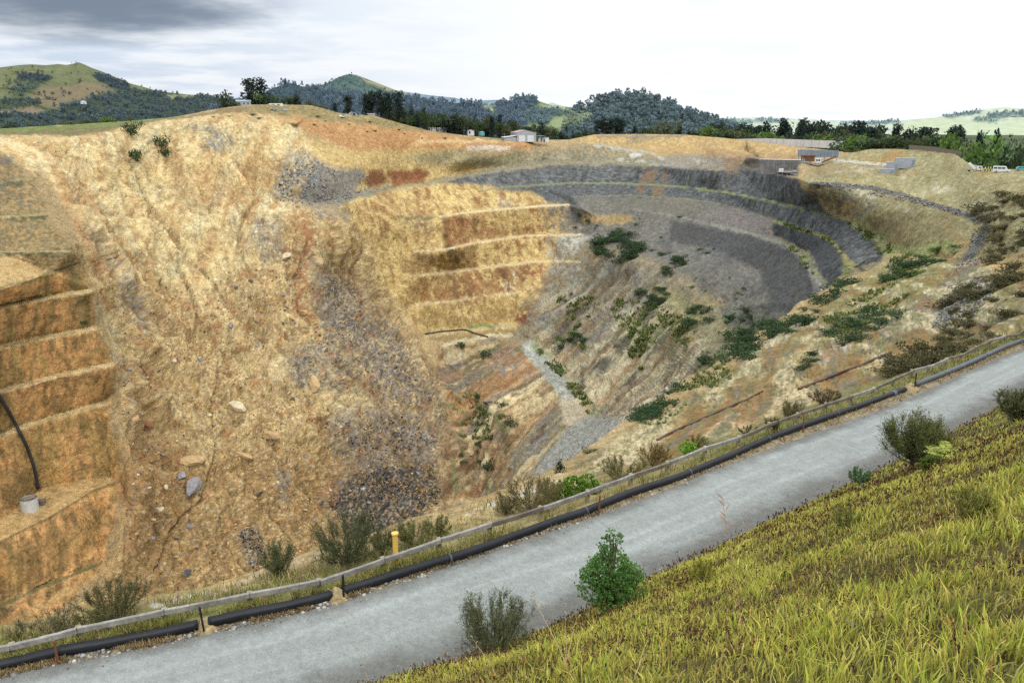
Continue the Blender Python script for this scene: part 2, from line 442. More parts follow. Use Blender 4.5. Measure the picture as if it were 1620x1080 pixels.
PIT_THR = 3.4
SLIDE = [(60,225),(117,222),(213,206),(333,186),(450,192),(480,240),(500,270),(450,300),(500,340),(560,350),(610,440),(640,500),(700,590),(715,640),(705,700),(700,800),(640,900),(560,1000),(200,1000),(185,900),(215,760),(190,640),(185,560),(165,470),(140,420),(110,330),(70,280)]
# the ground falls away behind the skyline
sk = np.array([PY(*q) for q in SKY]); n0 = len(PV)
for (dx, dy, dz) in ((1.03, 8, -.6), (1.1, 25, -6), (1.2, 60, -22)):
    PV = np.concatenate([PV, np.stack([sk[:, 0]*dx, sk[:, 1]*dx+dy, sk[:, 2]*(dx if dz > -20 else 1)+dz], 1)])
m = len(sk); rows = [[int(np.argmin(((PV[:n0]-q)**2).sum(1))) for q in sk]] + [[n0+r*m+i for i in range(m)] for r in range(3)]
PF = np.concatenate([PF, np.array([t for a, b in zip(rows, rows[1:]) for i in range(m-1) for t in ((a[i], a[i+1], b[i+1]), (a[i], b[i+1], b[i]))])])
PV, PF = refine(PV, PF, 11)
u, v = proj(PV)
def polymask(P, u, v, soft):
    P = np.array(P, float); d = seg_dist(P, u, v); i = inside(P, u, v); return sstep(-soft, soft, np.where(i, d, -d))
slm = polymask(SLIDE, u, v, 14)
rgm = polymask([(870,430),(890,352),(1000,345),(1080,362),(1110,400),(1130,440),(1190,520),(1250,520),(1060,640),(960,700),(930,560),(850,500)], u, v, 14)
PV = smooth(PV, PF, np.maximum(.8*slm, .8*rgm), 14)
uprm = polymask([(480,215),(600,205),(770,228),(900,228),(1080,225),(1180,240),(1180,262),(900,255),(780,266),(630,292),(540,316),(490,300)], u, v, 8)
wdg = polymask([(545,325),(632,318),(690,350),(690,392),(640,440),(640,500),(605,470),(575,400)], u, v, 16); PV = smooth(PV, PF, .8*wdg, 24)
drm = polymask([(1270,300),(1390,303),(1450,322),(1530,350),(1540,385),(1480,440),(1420,400),(1370,362),(1330,338)], u, v, 8)
drm = np.maximum(drm, polymask([(1300,255),(1440,240),(1520,250),(1620,275),(1840,290),(1840,390),(1570,395),(1560,340),(1450,308),(1380,292),(1300,288)], u, v, 8))
PV = smooth(PV, PF, .7*np.maximum(uprm, drm), 10); PV = smooth(PV, PF, np.full(len(PV), .12), 2)
PV, PF = compact(*refine(PV, PF, PIT_THR))
nrm = vnormals(PV, PF); u, v = proj(PV)
slm = polymask(SLIDE, u, v, 14)
RGT = [(870,430),(920,330),(1000,360),(1120,395),(1215,500),(1250,520),(1060,640),(940,720),(840,780),(690,850),(690,640),(720,600),(820,540)]
rgm = polymask(RGT, u, v, 14)
flat = sstep(.75, .95, nrm[:, 2])
big = 2.6*fbm(PV/34., 4, off=2.) + 1.5*ridged(PV/13., 3, off=40.)
small = 1.0*fbm(PV/6., 4, off=5.)
top = sstep(262, 215, v)
disp = slm*(1-.35*top)*(1.5*big+.8*small+.8*ridged(PV/8., 3, off=77.)) + (1-slm)*(.5*fbm(PV/14., 4, off=8.)+.55*ridged(PV/7., 3, off=3.))*(1-.65*flat) + rgm*(.9*big)*.7
# blocky broken ground low on the slide
blk = polymask([(190,560),(420,430),(620,520),(700,620),(690,800),(600,950),(200,960)], u, v, 30)
vor = np.abs(perlin(PV/4.2+9))+np.abs(perlin(PV/2.1+3))*.5
disp += blk*(1.15*vor-.4)
PV = PV + nrm*disp[:, None]
# bedding: tilted beds stand out as low ledges on the rib and the right-hand slope
u, v = proj(PV)
def bed_coord(A, B):
    i = int(np.argmin((u-A[0])**2+(v-A[1])**2)); j = int(np.argmin((u-B[0])**2+(v-B[1])**2)); k = np.hypot(u-(A[0]+B[0])/2, v-(A[1]+B[1])/2) < 60
    b = np.cross(nrm[k].mean(0), PV[i]-PV[j]); b /= np.linalg.norm(b); return (PV-PV[i])@b
wv_ = fbm(PV/40., 3, off=55.)
for Z_, A_, B_, w_, am in (([(705,560),(815,545),(888,620),(885,690),(830,760),(760,720),(700,650)], (735,690), (870,588), 5., 1.3), ([(705,690),(790,700),(820,760),(800,860),(730,900),(700,800)], (745,850), (800,700), 4., 1.3),
                      ([(850,520),(860,470),(960,440),(1060,480),(1120,540),(1090,600),(1000,660),(930,650),(880,570)], (905,640), (1010,545), 6., 1.5), ([(840,500),(880,430),(960,400),(1060,440),(1000,520),(900,560)], (865,525), (960,445), 8., 1.2)):
    q_ = bed_coord(A_, B_)+2.5*wv_; t_ = perlin(np.stack([q_/w_, wv_*2, 0*q_], 1))+.5*perlin(np.stack([q_/(w_*.4), wv_*2, 0*q_+3], 1)); t_ = sstep(-.25, .25, t_)-.5
    PV = PV + nrm*(am*t_*polymask(Z_, u, v, 14))[:, None]
# ribs and runnels that follow the fall line
rec, acc = drainage(PV, PF)
rb = streaks(fbm(PV/15., 3, off=61.), rec, 5); rb = (rb-rb.mean())/rb.std(); rb2 = streaks(fbm(PV/5., 3, off=66.), rec, 5); rb2 = (rb2-rb2.mean())/rb2.std()
rb = smooth_s(rb, PF, len(PV), 2); rb2 = smooth_s(rb2, PF, len(PV), 1)
PV = PV + nrm*((slm*(1.5*np.clip(rb, -2, 2)+.45*np.clip(rb2, -2, 2)) + (1-slm)*(1-flat)*.18*np.clip(rb2, -2, 2)))[:, None]
# open cracks in the slide
CRK = [([(420,300),(395,330),(382,350),(378,390),(395,430)], 3.5), ([(345,560),(345,610),(330,650),(342,690),(338,730),(320,790),(270,840),(250,900)], 3), ([(205,255),(240,330),(290,400),(330,440)], 3), ([(490,380),(468,440),(475,490),(500,520),(505,545),(540,580),(600,630),(640,670)], 5), ([(430,540),(470,580),(480,620)], 2.5), ([(235,330),(280,420),(320,500)], 2.5)]
u, v = proj(PV); wu = u+5*fbm(PV/9., 3, off=90.); wv = v+5*fbm(PV/9., 3, off=95.)
for L, w_ in CRK: PV = PV - nrm*(1.8*(1-sstep(0, w_, seg_dist(np.array(L, float), wu, wv, False))))[:, None]
# erosion gullies on the slide and the steep faces
rec, acc = drainage(PV, PF)
gul = np.log1p(acc)/math.log(2)
gl = smooth_s(np.clip(gul-4.2, 0, 6), PF, len(PV), 2)
PV = PV - nrm*(gl*(.30*slm+.09+.1*rgm))[:, None]
nrm = vnormals(PV, PF)
rec, acc = drainage(PV, PF)
# ================================================================== NEAR RIM: verge, guard-rail line, pipe line, track
Nr = Sheet()
def zroad(u): return -13.0 - 1.5*max(0., (u-700)/920.) if u < 1620 else -14.5-.0006*(u-1620)
# track edges (u,v)
EDGE_LO = [(-420,1440),(-160,1320),(120,1222),(350,1150),(560,1095),(700,1062),(740,1040),(840,1006),(910,968),(1007,920),(1080,888),(1163,847),(1247,808),(1327,770),(1410,732),(1478,694),(1547,659),(1620,613),(1700,572),(1800,530)]
EDGE_UP = [(-420,1215),(-160,1128),(0,1076),(100,1052),(233,1028),(333,1004),(420,985),(500,966),(540,955),(640,921),(740,887),(873,843),(957,813),(1080,767),(1113,751),(1280,690),(1413,643),(1513,597),(1620,551),(1700,519),(1800,484)]
PIPE = [(-420,1190),(-160,1100),(0,1056),(95,1038),(200,1016),(310,996),(330,991),(430,969),(525,948),(540,939),(610,920),(730,883),(850,838),(937,809),(1007,780),(1080,756),(1203,703),(1263,680),(1340,652),(1433,617),(1453,609),(1552,570),(1620,541),(1700,510),(1800,476)]
RAIL = [(-420,1155),(-160,1082),(0,1045),(127,1021),(263,991),(397,962),(507,940),(540,930),(608,906),(697,877),(777,849),(857,822),(932,795),(1000,769),(1058,748),(1117,725),(1170,706),(1218,687),(1263,669),(1347,638),(1382,625),(1440,600),(1480,587),(1552,560),(1620,537),(1700,506),(1800,472)]
P_up = [PZ(u, v, zroad(u)) for u, v in EDGE_UP]; P_lo = [PZ(u, v, zroad(u)) for u, v in EDGE_LO]
def addline(P):
    ids = [Nr.add(p) for p in P]; Nr.E += list(zip(ids, ids[1:])); return ids
addline([p + np.array((0, 0, -.02)) for p in P_up])
P_pipe = [PZ(u, v, zroad(u)+.05) for u, v in PIPE]; addline(P_pipe)
P_rail = [PZ(u, v, zroad(u)+.05) for u, v in RAIL]; addline(P_rail)
# lower side: carry the sheet under the track to its lower edge and a little under the bank
addline([p + np.array((.6, -.9, -.12)) for p in P_lo])
# rim crest
CREST = [(-420,1090,-13.2),(-160,1030,-13.4),(0,991,-13.8),(60,982,-13.9),(130,969,-13.9),(233,949,-14),(333,931,-14),(413,902,-14.3),(473,884,-14.5),(513,868,-14.7),(590,847,-14.5),(673,817,-14.3),(740,797,-14.5),(830,763,-16),(900,735,-18),(950,704,-20),
         (1000,676,-22),(1060,640,-26),(1095,613,-29),(1130,588,-32),(1200,543,-38),(1260,500,-43),(1330,455,-43),(1380,425,-42)]
CR = [PZ(*p) for p in CREST]
cid = addline(CR)
tid = addline([PY(1420,400,249), PY(1470,406,210), PY(1523,412,171), PY(1575,406,140), PY(1620,398,112), PY(1840,393,70)])
Nr.E.append((cid[-1], tid[0]))
Nr.pts([(1000,720,42),(1060,690,47),(1100,680,44),(1100,650,60),(1160,640,56),(1200,640,52),(1200,600,74),(1260,590,70),(1300,600,57),(1300,560,84),(1300,500,140),(1360,560,72),(1400,550,66),(1400,500,115),(1400,450,165),
        (1450,430,172),(1450,520,78),(1500,480,94),(1500,430,140),(1480,400,190),(1560,480,72),(1520,540,57),(1560,430,100),(1600,500,56),(1620,450,78),(1620,510,51),(1700,450,58),(1840,440,45),(1010,745,32)])
NV, NF = Nr.build()
NEAR_CLIP = [(c[0], c[1]-.05) for c in CREST] + [(1420,399.9),(1470,405.9),(1523,411.9),(1575,405.9),(1620,397.9),(1845,392)] + [(1845,560)] + [proj(p + np.array((.6, -.9, -.12))) for p in P_lo[::-1]]
NEAR_CLIP = [(float(a), float(b)) for a, b in NEAR_CLIP]
u, v = proj(NV); NF = NF[inside(np.array(NEAR_CLIP)+[[0, 0]], u[NF].mean(1), v[NF].mean(1))]
# drop behind the crest: the pit wall below the rim
cr = np.array(CR); n0 = len(NV); m = len(cr)
t = np.gradient(cr, axis=0); t[:, 2] = 0; nn = np.stack([-t[:, 1], t[:, 0], 0*t[:, 0]], 1); nn /= np.linalg.norm(nn, axis=1)[:, None]
dist = np.linalg.norm(cr, axis=1)[:, None]
rows = [[int(np.argmin(((NV[:n0]-q)**2).sum(1))) for q in cr]]
for k, (a, b) in enumerate(((.03, -.015), (.1, -.09), (.3, -.33))):
    NV = np.concatenate([NV, cr + nn*dist*a + np.array((0, 0, 1.))*dist*b]); rows.append([n0+k*m+i for i in range(m)])
NF = np.concatenate([NF, np.array([q for a, b in zip(rows, rows[1:]) for i in range(m-1) for q in ((a[i], a[i+1], b[i+1]), (a[i], b[i+1], b[i]))])])
NV, NF = refine(NV, NF, 12)
u, v = proj(NV)
rm = polymask([(900,735),(1000,690),(1130,600),(1260,512),(1400,440),(1470,430),(1530,440),(1600,440),(1800,430),(1800,460),(1600,525),(1480,570),(1300,640),(1080,735),(980,755)], u, v, 10)
NV = smooth(NV, NF, .7*rm, 10)
NV, NF = compact(*refine(NV, NF, 4.5))
nrmN = vnormals(NV, NF); nrmN[nrmN[:, 2] < 0] *= -1
u, v = proj(NV); D = np.linalg.norm(NV, axis=1)
far = sstep(30, 90, D)
keep = np.minimum(1, seg_dist(np.array([proj(p) for p in P_up]), u, v, False)/25.)*np.where(v > np.interp(u, [q[0] for q in EDGE_UP], [q[1] for q in EDGE_UP]), 0., 1.)
verge = (.10*fbm(NV/1.3, 4, off=4.)+.05*fbm(NV/.35, 3))*(1-far) + far*(1.0*fbm(NV/12., 4, off=6.)+.5*ridged(NV/5., 3, off=1.))
endm = 1-.85*sstep(440, 400, v)*sstep(1380, 1420, u)
NV = NV + np.array((0, 0, 1.))*(verge*keep*endm)[:, None]*1.0
nrmN = vnormals(NV, NF); nrmN[nrmN[:, 2] < 0] *= -1
recN, accN = drainage(NV, NF)
glN = smooth_s(np.clip(np.log2(1+accN)-4, 0, 5), NF, len(NV), 2)
NV = NV - nrmN*(glN*.12*far*keep*endm)[:, None]

# ------------------------------------------------------------------ gravel track, 4 mm over its bed
def resample(P, n):
    P = np.array(P); L = np.r_[0, np.cumsum(np.linalg.norm(np.diff(P, axis=0), axis=1))]; s = np.linspace(0, L[-1], n)
    return np.stack([np.interp(s, L, P[:, k]) for k in range(3)], 1)
NLEN, NW = 1500, 40
ru = resample(P_up, 400); rl = resample(P_lo, 400)
# pair across the track
cl = np.array([rl[np.argmin(((rl-p)[:, :2]**2).sum(1))] for p in ru])
sel = np.linspace(0, 399, NLEN); 
ru2 = np.stack([np.interp(sel, np.arange(400), ru[:, k]) for k in range(3)], 1); k5 = np.ones(41)/41
cls = np.stack([np.convolve(np.pad(cl[:, k], 20, 'edge'), k5, 'valid') for k in range(3)], 1)
rl2 = np.stack([np.interp(sel, np.arange(400), cls[:, k]) for k in range(3)], 1)
w = np.linspace(-.04, 1.10, NW)
G = ru2[:, None]*(1-w[None, :, None]) + rl2[:, None]*w[None, :, None]
crown = .05*(1-(2*w-1)**2)-.015*np.exp(-((np.abs(w-.5)-.22)/.08)**2)
G[..., 2] += .02 + crown[None]; rag = .16*fbm(ru2/1.3, 3, off=1.); G[:, 0, :2] += (rl2-ru2)[:, :2]*(rag[:, None]*.35); G[:, 0, 2] -= .05
GV = G.reshape(-1, 3); GV[:, 2] += .003*fbm(GV/.25, 3)+.003*fbm(GV/2.3, 2)
ii = np.arange(NLEN*NW).reshape(NLEN, NW)
GF = np.stack([ii[:-1, :-1], ii[:-1, 1:], ii[1:, 1:], ii[1:, :-1]], -1).reshape(-1, 4)
GW = np.tile(w, NLEN)

# ------------------------------------------------------------------ grassy bank from the track's lower edge up to the lookout
lo = resample(P_lo, 500)
tl = np.gradient(lo, axis=0); tl[:, 2] = 0; kk = np.ones(61)/61
tl = np.stack([np.convolve(np.pad(tl[:, k], 30, 'edge'), kk, 'valid') for k in range(3)], 1); tl /= np.linalg.norm(tl, axis=1)[:, None]
pn = np.stack([tl[:, 1], -tl[:, 0], 0*tl[:, 0]], 1)                 # uphill, away from the pit
near_i = int(np.argmin((lo[:, :2]**2).sum(1))); S0 = float(np.hypot(*lo[near_i, :2]))
SLOPE = (-1.62 - lo[near_i, 2])/S0
ss = np.r_[np.linspace(-.35, 18, 150), np.linspace(18.4, 34, 30)]
prof = np.where(ss < 0, -.02, SLOPE*ss*(1+.10*np.sin(np.clip(ss/S0, 0, 1)*math.pi)))
prof = np.where(ss > S0, SLOPE*S0 + (ss-S0)*.45, prof)
B = lo[:, None] + pn[:, None]*ss[None, :, None]; B[..., 2] += prof[None] + .01
BV = B.reshape(-1, 3)
q = np.tile(sstep(0, 2.5, ss), len(lo))
BV[:, 2] += q*(.22*fbm(BV/2.6, 4, off=3.)+.08*fbm(BV/.7, 3, off=1.)) 
near0 = np.exp(-(BV[:, 0]**2+BV[:, 1]**2)/3.); BV[:, 2] -= near0*.15
jj = np.arange(len(BV)).reshape(len(lo), len(ss))
BF = np.stack([jj[:-1, :-1], jj[1:, :-1], jj[1:, 1:], jj[:-1, 1:]], -1).reshape(-1, 4)
# ================================================================== rock colours, laid over the pit by zone
KALB = .70
def fin(C):
    l = C@np.array((.3, .55, .15)); return np.clip((l[:, None]+(C-l[:, None])*.84)*np.array((1., 1.035, .99))*KALB, .004, .85)
p = Painter(PV, (178,148,104))
lg = streaks(p.br + .8*fbm(p.q*9, 2, off=4.), rec, 6)       # streaks that follow the fall line
lg = (lg-lg.mean())/lg.std()
lg2 = streaks(fbm(p.q*14, 3, off=14.), rec, 5); lg2 = (lg2-lg2.mean())/lg2.std()
n1 = fbm(p.q*1.1, 5, off=31.); n2 = fbm(p.q*5, 4, off=33.); n3 = fbm(p.q*.45, 3, off=37.); n4 = fbm(p.q*16, 2, off=39.)
def zone(P, soft=6): return p.pmask(P, soft)
def var(m, c, f): p.mix(m*np.clip(f, 0, 1), c)
steep = 1-sstep(.55, .9, nrm[:, 2])

# right-hand slopes
Z = zone([(870,430),(905,312),(1240,400),(1350,420),(1440,405),(1600,400),(1600,600),(900,900),(700,900),(690,640),(760,540),(820,500)], 8); p.mix(Z, (156,138,108))
var(Z, (130,118,100), sstep(0, .5, n1)*.9); var(Z, (182,154,102), sstep(.05, .5, n3)*.8)
# grey talus under the walls
T = zone([(905,306),(1000,306),(1085,312),(1190,332),(1235,352),(1220,372),(1280,402),(1292,430),(1312,452),(1270,490),(1215,520),(1160,520),(1130,480),(1080,430),(1010,400),(940,390),(900,360)], 8)
p.mix(T, (120,114,106)); var(T, (134,124,112), sstep(-.1, .4, n2)*.7); var(T, (98,95,94), sstep(.0, .5, n1)*.7)
p.poly([(1000,310),(1080,314),(1140,324),(1090,340),(1000,332),(930,326)], (118,110,98), 6, .8)
p.poly([(1140,330),(1190,337),(1228,352),(1215,375),(1180,366),(1140,356),(1130,345)], (128,116,112), 4, .9)
p.crisp([(1000,331),(1065,341),(1127,356.5)], 2, (140,134,120), .6); p.line([(1127,356),(1180,368),(1240,385),(1266,401),(1283,432),(1300,455)], 4, (150,144,132), .8)
p.line([(1285,400),(1296,425),(1305,445)], 6, (142,136,126), .8)
p.poly([(920,338),(1000,340),(1004,352),(960,356),(920,350)], (168,138,88), 3, .9)          # ochre cut
p.poly([(1060,383),(1140,396),(1200,428),(1214,455),(1220,495),(1250,498),(1288,458),(1276,427),(1262,405),(1232,388),(1180,372),(1130,361),(1060,350)], (86,84,84), 4, .9)
var(T, (84,83,86), sstep(.6, 1.6, lg2)*.5)
# dark grey walls
W = zone([(660,297),(720,281),(780,271),(893,259),(1040,261),(1140,269),(1170,262),(1213,272),(1266,283),(1270,296),(1320,345),(1337,346),(1372,370),(1402,400),(1392,412),(1356,420),(1337,400),(1310,374),(1253,357),(1190,334),(1080,313),(905,311),(862,318),(850,308),(800,302),(775,290),(700,300)], 3)
p.mix(W, (97,97,98)); var(W, (126,124,122), sstep(.2, 1.8, lg)*.6); var(W, (78,78,80), sstep(.2, 1.6, -lg2)*.6); var(W, (116,112,108), sstep(.1, .5, n1)*.5)
wq = fbm(np.stack([PV[:, 0]/3.2, PV[:, 1]/3.2, PV[:, 2]/13.], 1), 4); var(W, (66,66,68), sstep(.1, .45, wq)*.75); var(W, (136,134,130), sstep(.15, .5, -wq)*.6)
W2 = zone([(1228,353),(1253,359),(1310,377),(1333,405),(1341,424),(1310,452),(1296,428),(1280,400),(1254,385),(1222,374)], 3)
p.mix(W2, (84,84,86)); var(W2, (108,107,106), sstep(.2, 1.6, lg)*.6); var(W2, (62,62,64), sstep(.1, .45, wq)*.7)
for a, b, c, d in ((1017,268,1040,292), (1052,268,1057,292), (1010,296,1020,306), (1035,294,1050,310)):
    p.poly([(a,b),(c,b),(c-4,d),(a-6,d)], (138,106,74), 4, .75)
p.poly([(855,305),(905,300),(910,322),(885,322),(855,316)], (94,94,99), 4, .9)
# grey ground above the first wall
G = zone([(690,285),(740,262),(820,240),(900,232),(960,228),(1060,262),(1140,255),(1150,268),(1040,261),(893,258),(780,270)], 6)
p.mix(G, (146,132,106)); var(G, (178,148,96), sstep(.0, .4, n2)*.8); var(G, (120,116,100), sstep(.1, .5, -n2)*.7)
p.poly([(840,250),(900,244),(1060,250),(1060,260),(893,258),(830,262)], (134,128,106), 5, .7)
p.line([(815,255),(850,250),(900,248)], 5, (190,176,150), .6, .2); p.line([(980,252),(1060,262)], 4, (186,178,166), .8, .3); p.line([(1000,246),(1010,247)], 5, (205,198,186), .8)
p.line([(940,229),(965,232),(1030,244),(1060,255),(1080,262)], 3, (178,172,162), .9)
p.poly([(900,222),(940,214),(1080,214),(1180,222),(1270,234),(1270,246),(1200,245),(1130,242),(1060,246),(960,228)], (184,148,92), 4)
var(zone([(900,222),(940,214),(1080,214),(1180,222),(1270,234),(1270,246),(1130,242),(960,228)], 4), (205,168,104), sstep(-.1, .5, n2)*.7)
p.line([(945,216),(1000,216),(1080,215)], 3, (140,128,108), .8)
p.poly([(1000,216),(1040,216),(1010,228),(985,228)], (140,124,100), 4, .6)
p.poly([(1120,236),(1260,244),(1266,252),(1200,256),(1120,248)], (170,132,90), 4, .7)
p.poly([(1080,243),(1160,250),(1170,268),(1080,266),(1030,258)], (142,132,120), 4, .8); p.poly([(1085,250),(1130,254),(1120,260),(1080,257)], (190,182,168), 4, .8, .2)
# orange ground of the upper centre
O = zone([(300,188),(393,180),(470,186),(540,193),(650,205),(773,221),(850,226),(840,238),(760,232),(690,240),(640,258),(560,240),(500,215),(440,192)], 6)
p.mix(O, (190,138,82)); var(O, (172,120,74), sstep(0, .4, n2)*.8); var(O, (206,160,100), sstep(.05, .5, -n1)*.8)
p.poly([(393,166),(493,166),(545,180),(590,183),(640,196),(690,209),(760,218),(830,224),(770,222),(650,206),(540,192),(470,184),(395,178),(343,176),(330,180),(280,188),(300,182)], (146,126,80), 3, .95)
var(zone([(330,170),(493,165),(640,196),(690,208),(540,190),(395,177)], 4), (168,148,96), sstep(0, .4, n2)*.7)
p.line([(660,225),(700,223),(790,223)], 3, (206,170,112), .8)
p.poly([(735,232),(760,230),(810,232),(800,238),(740,237)], (208,192,178), 3, .9)
# yellow ground between the orange terraces and the ramp
Y = zone([(470,215),(560,240),(640,238),(720,238),(770,268),(690,285),(633,296),(590,306),(540,320),(505,326),(480,290),(500,250)], 8)
p.mix(Y, (204,170,104)); var(Y, (182,142,86), sstep(.1, .5, n2)*.8); var(Y, (222,192,128), sstep(.6, 1.8, lg)*.6)
p.poly([(640,252),(670,240),(720,238),(800,248),(830,240),(830,256),(780,268),(745,262),(690,262)], (148,138,104), 6, .75)
p.poly([(500,262),(540,266),(575,268),(580,280),(560,300),(600,298),(630,292),(620,300),(575,312),(540,322),(500,330),(470,330),(480,300)], (134,128,124), 6, .9)
p.poly([(583,270),(605,268),(612,290),(590,296),(578,290)], (146,92,58), 4, .95); p.poly([(612,272),(660,268),(680,272),(668,290),(620,296)], (150,92,56), 4, .95); var(zone([(583,270),(680,268),(670,292),(590,297)], 4), (112,66,44), sstep(.3, 1.4, lg2)*.6)
p.line([(470,332),(540,322),(590,309),(633,298),(687,288),(727,280),(780,272),(840,263)], 4, (150,136,112), .9)
p.line([(540,318),(633,294),(727,276)], 3, (120,124,70), .6, .3)

# the slide: bright upper scar
SU = zone([(-100,222),(60,214),(117,217),(213,201),(333,180),(440,186),(470,200),(505,250),(480,290),(450,320),(430,400),(330,460),(190,440),(140,415),(110,330),(70,270),(-100,250)], 8)
p.mix(SU, (226,196,136)); var(SU, (196,156,96), sstep(.2, 1.6, lg)*.75); var(SU, (232,208,152), sstep(.3, 1.8, -lg2)*.55); var(SU, (186,138,84), sstep(.15, .5, n1)*.6); var(SU, (222,178,102), sstep(.1, .5, n2)*.6)
q1 = p.strata((110,240), (175,400), nrm); q2 = p.strata((420,230), (330,420), nrm); wq1 = sstep(330, 200, p.u0)
ra = fbm(np.stack([q1/7., n3*.8, n1*.5], 1), 3, off=5.)*wq1 + fbm(np.stack([q2/8., n3*.8, n1*.5], 1), 3, off=8.)*(1-wq1); rbq = ridged(np.stack([(q1*wq1+q2*(1-wq1))/15., n3, 0*n1], 1), 3)
var(SU, (194,146,88), sstep(.08, .45, ra)*.5); var(SU, (238,216,160), sstep(.1, .5, -ra)*.6); var(SU, (164,126,84), sstep(.5, .8, rbq)*.55); var(SU, (150,140,124), sstep(.2, .5, n2-ra)*.4)
# middle and lower slide
SM = zone([(110,330),(190,440),(330,460),(430,390),(450,320),(500,330),(565,345),(610,440),(660,520),(715,620),(710,700),(690,820),(560,1100),(-100,1200),(180,900),(210,760),(185,600),(140,420)], 12)
p.mix(SM, (204,170,112)); var(SM, (180,138,84), sstep(-.1, .45, n1)*.8); var(SM, (216,182,122), sstep(.1, .6, n3)*.7); var(SM, (168,130,86), sstep(.3, 1.8, lg)*.5); var(SM, (222,194,140), sstep(.6, 2., lg2)*.35)
SL = zone([(190,700),(330,720),(480,700),(640,660),(700,740),(660,860),(520,1000),(100,1060),(190,860)], 25)
p.mix(SL*.75, (178,136,78)); var(SL, (160,118,68), sstep(0, .5, n2)*.6); var(SL, (196,158,98), sstep(.05, .5, n1)*.6)
SLD = np.maximum(SU, SM)
var(SM, (224,190,126), sstep(.15, .5, n2+.5*n4)*.6); var(SM, (146,112,74), sstep(.1, .4, n4-.4*n2)*.55); var(SL, (138,104,62), sstep(.1, .4, n4)*.5)
# grey-blue ground in the slide
for P, o in (([(325,205),(360,210),(375,225),(350,240),(325,232)], .8), ([(290,196),(335,198),(335,210),(290,206)], .5), ([(455,245),(480,240),(515,262),(505,290),(460,300),(430,305),(445,280)], .95),
             ([(430,310),(460,300),(505,295),(500,310),(450,318)], .5), ([(185,440),(205,430),(240,500),(235,530),(195,480)], .75), ([(400,350),(440,340),(450,400),(420,420),(405,395)], .65),
             ([(495,440),(520,430),(550,470),(580,540),(560,580),(520,540),(500,490)], .8), ([(455,545),(520,545),(560,580),(540,620),(470,610),(450,580)], .7), ([(550,450),(610,520),(660,590),(690,640),(640,640),(590,590),(555,520)], .6),
             ([(510,670),(560,640),(650,660),(690,690),(680,740),(600,760),(530,720)], .75), ([(530,760),(600,740),(650,740),(690,760),(640,810),(590,850),(540,830)], .75), ([(380,840),(405,830),(418,890),(395,895)], .9),
             ([(435,740),(460,745),(455,800),(438,790)], .7), ([(100,320),(150,360),(185,420),(170,430),(130,370)], .3), ([(495,330),(560,335),(640,360),(620,380),(560,350),(500,345)], .6)):
    m = zone(P, 9)*o
    p.mix(m*sstep(-.35, .25, n2+.2*lg2), (146,142,140)); p.mix(m*sstep(.1, .5, n4+n2), (112,110,110))
for P in ([(540,770),(600,750),(640,760),(620,820),(560,840)], [(385,842),(405,835),(416,890),(395,895)], [(610,680),(670,690),(690,730),(640,740)]):
    p.mix(zone(P, 8)*sstep(-.05, .3, n2)*.8, (84,82,82))
# pale and orange patches
for P, o in (([(300,325),(320,330),(345,360),(320,362)], .8), ([(410,310),(450,318),(475,325),(460,345),(440,335),(425,348),(405,340)], .9), ([(430,565),(455,560),(458,585),(435,610),(425,590)], .7), ([(345,285),(370,288),(372,300),(345,300)], .5),
             ([(500,620),(560,615),(600,640),(560,650),(510,645)], .6), ([(150,480),(165,478),(200,540),(215,600),(205,620),(180,560)], .4)):
    p.poly(P, (230,208,158), 6, o, .2)
for P, o in (([(455,330),(475,330),(500,360),(470,450),(490,490),(470,500),(455,440)], .5), ([(380,320),(395,320),(390,400),(380,400)], .3), ([(185,780),(240,700),(215,860)], .4), ([(100,260),(140,270),(150,330),(120,330)], .35), ([(300,260),(390,290),(400,350),(330,330)], .3)):
    p.poly(P, (178,118,66), 8, o, .3)
p.line([(490,380),(468,440),(475,490),(500,520),(505,545),(540,580),(600,630),(640,670)], 5, (158,102,64), .7, .5)
p.line([(470,390),(455,440),(465,475)], 10, (124,98,70), .5, .3)
CR1 = [(420,300),(395,330),(382,350),(378,390),(395,430)]; CR2 = [(345,560),(345,610),(330,650),(342,690),(338,730),(320,790),(270,840),(250,900)]
for L, w in ((CR1, 4), (CR2, 3), ([(205,255),(240,330),(290,400),(330,440)], 3), ([(235,330),(280,420),(320,500)], 3), ([(430,540),(470,580),(480,620)], 2.5), ([(280,400),(340,450),(360,490)], 3), ([(505,545),(510,600),(495,625),(480,620)], 2)):
    p.line(L, w, (128,98,62), .45, .3)
p.line([(75,250),(110,330),(150,400),(165,430)], 9, (206,150,92), .5)
p.line([(0,222),(60,240),(95,300)], 7, (236,208,150), .7)
p.line([(470,335),(495,370),(480,420),(470,470),(490,500)], 12, (176,106,58), .7, .3); p.line([(130,290),(180,370),(240,450),(300,520)], 6, (182,124,72), .55, .3); p.line([(95,270),(150,350),(200,430)], 5, (176,116,66), .5, .4); p.line([(140,365),(170,400),(190,420)], 5, (140,132,124), .7, .3)
p.line([(180,560),(205,610),(212,680)], 7, (168,156,138), .6, .3); p.line([(145,470),(175,520),(195,580)], 6, (184,170,146), .7, .2)
SPK = sstep(.42, .6, fbm(p.q*11, 3, off=50.))*SM; p.mix(SPK*.7, (150,144,138)); p.mix(sstep(.45, .62, fbm(p.q*9, 3, off=60.))*SM*.6, (110,92,66))
p.mix(sstep(.4, .62, fbm(p.q*7, 3, off=70.))*SLD*.7, (234,208,154))
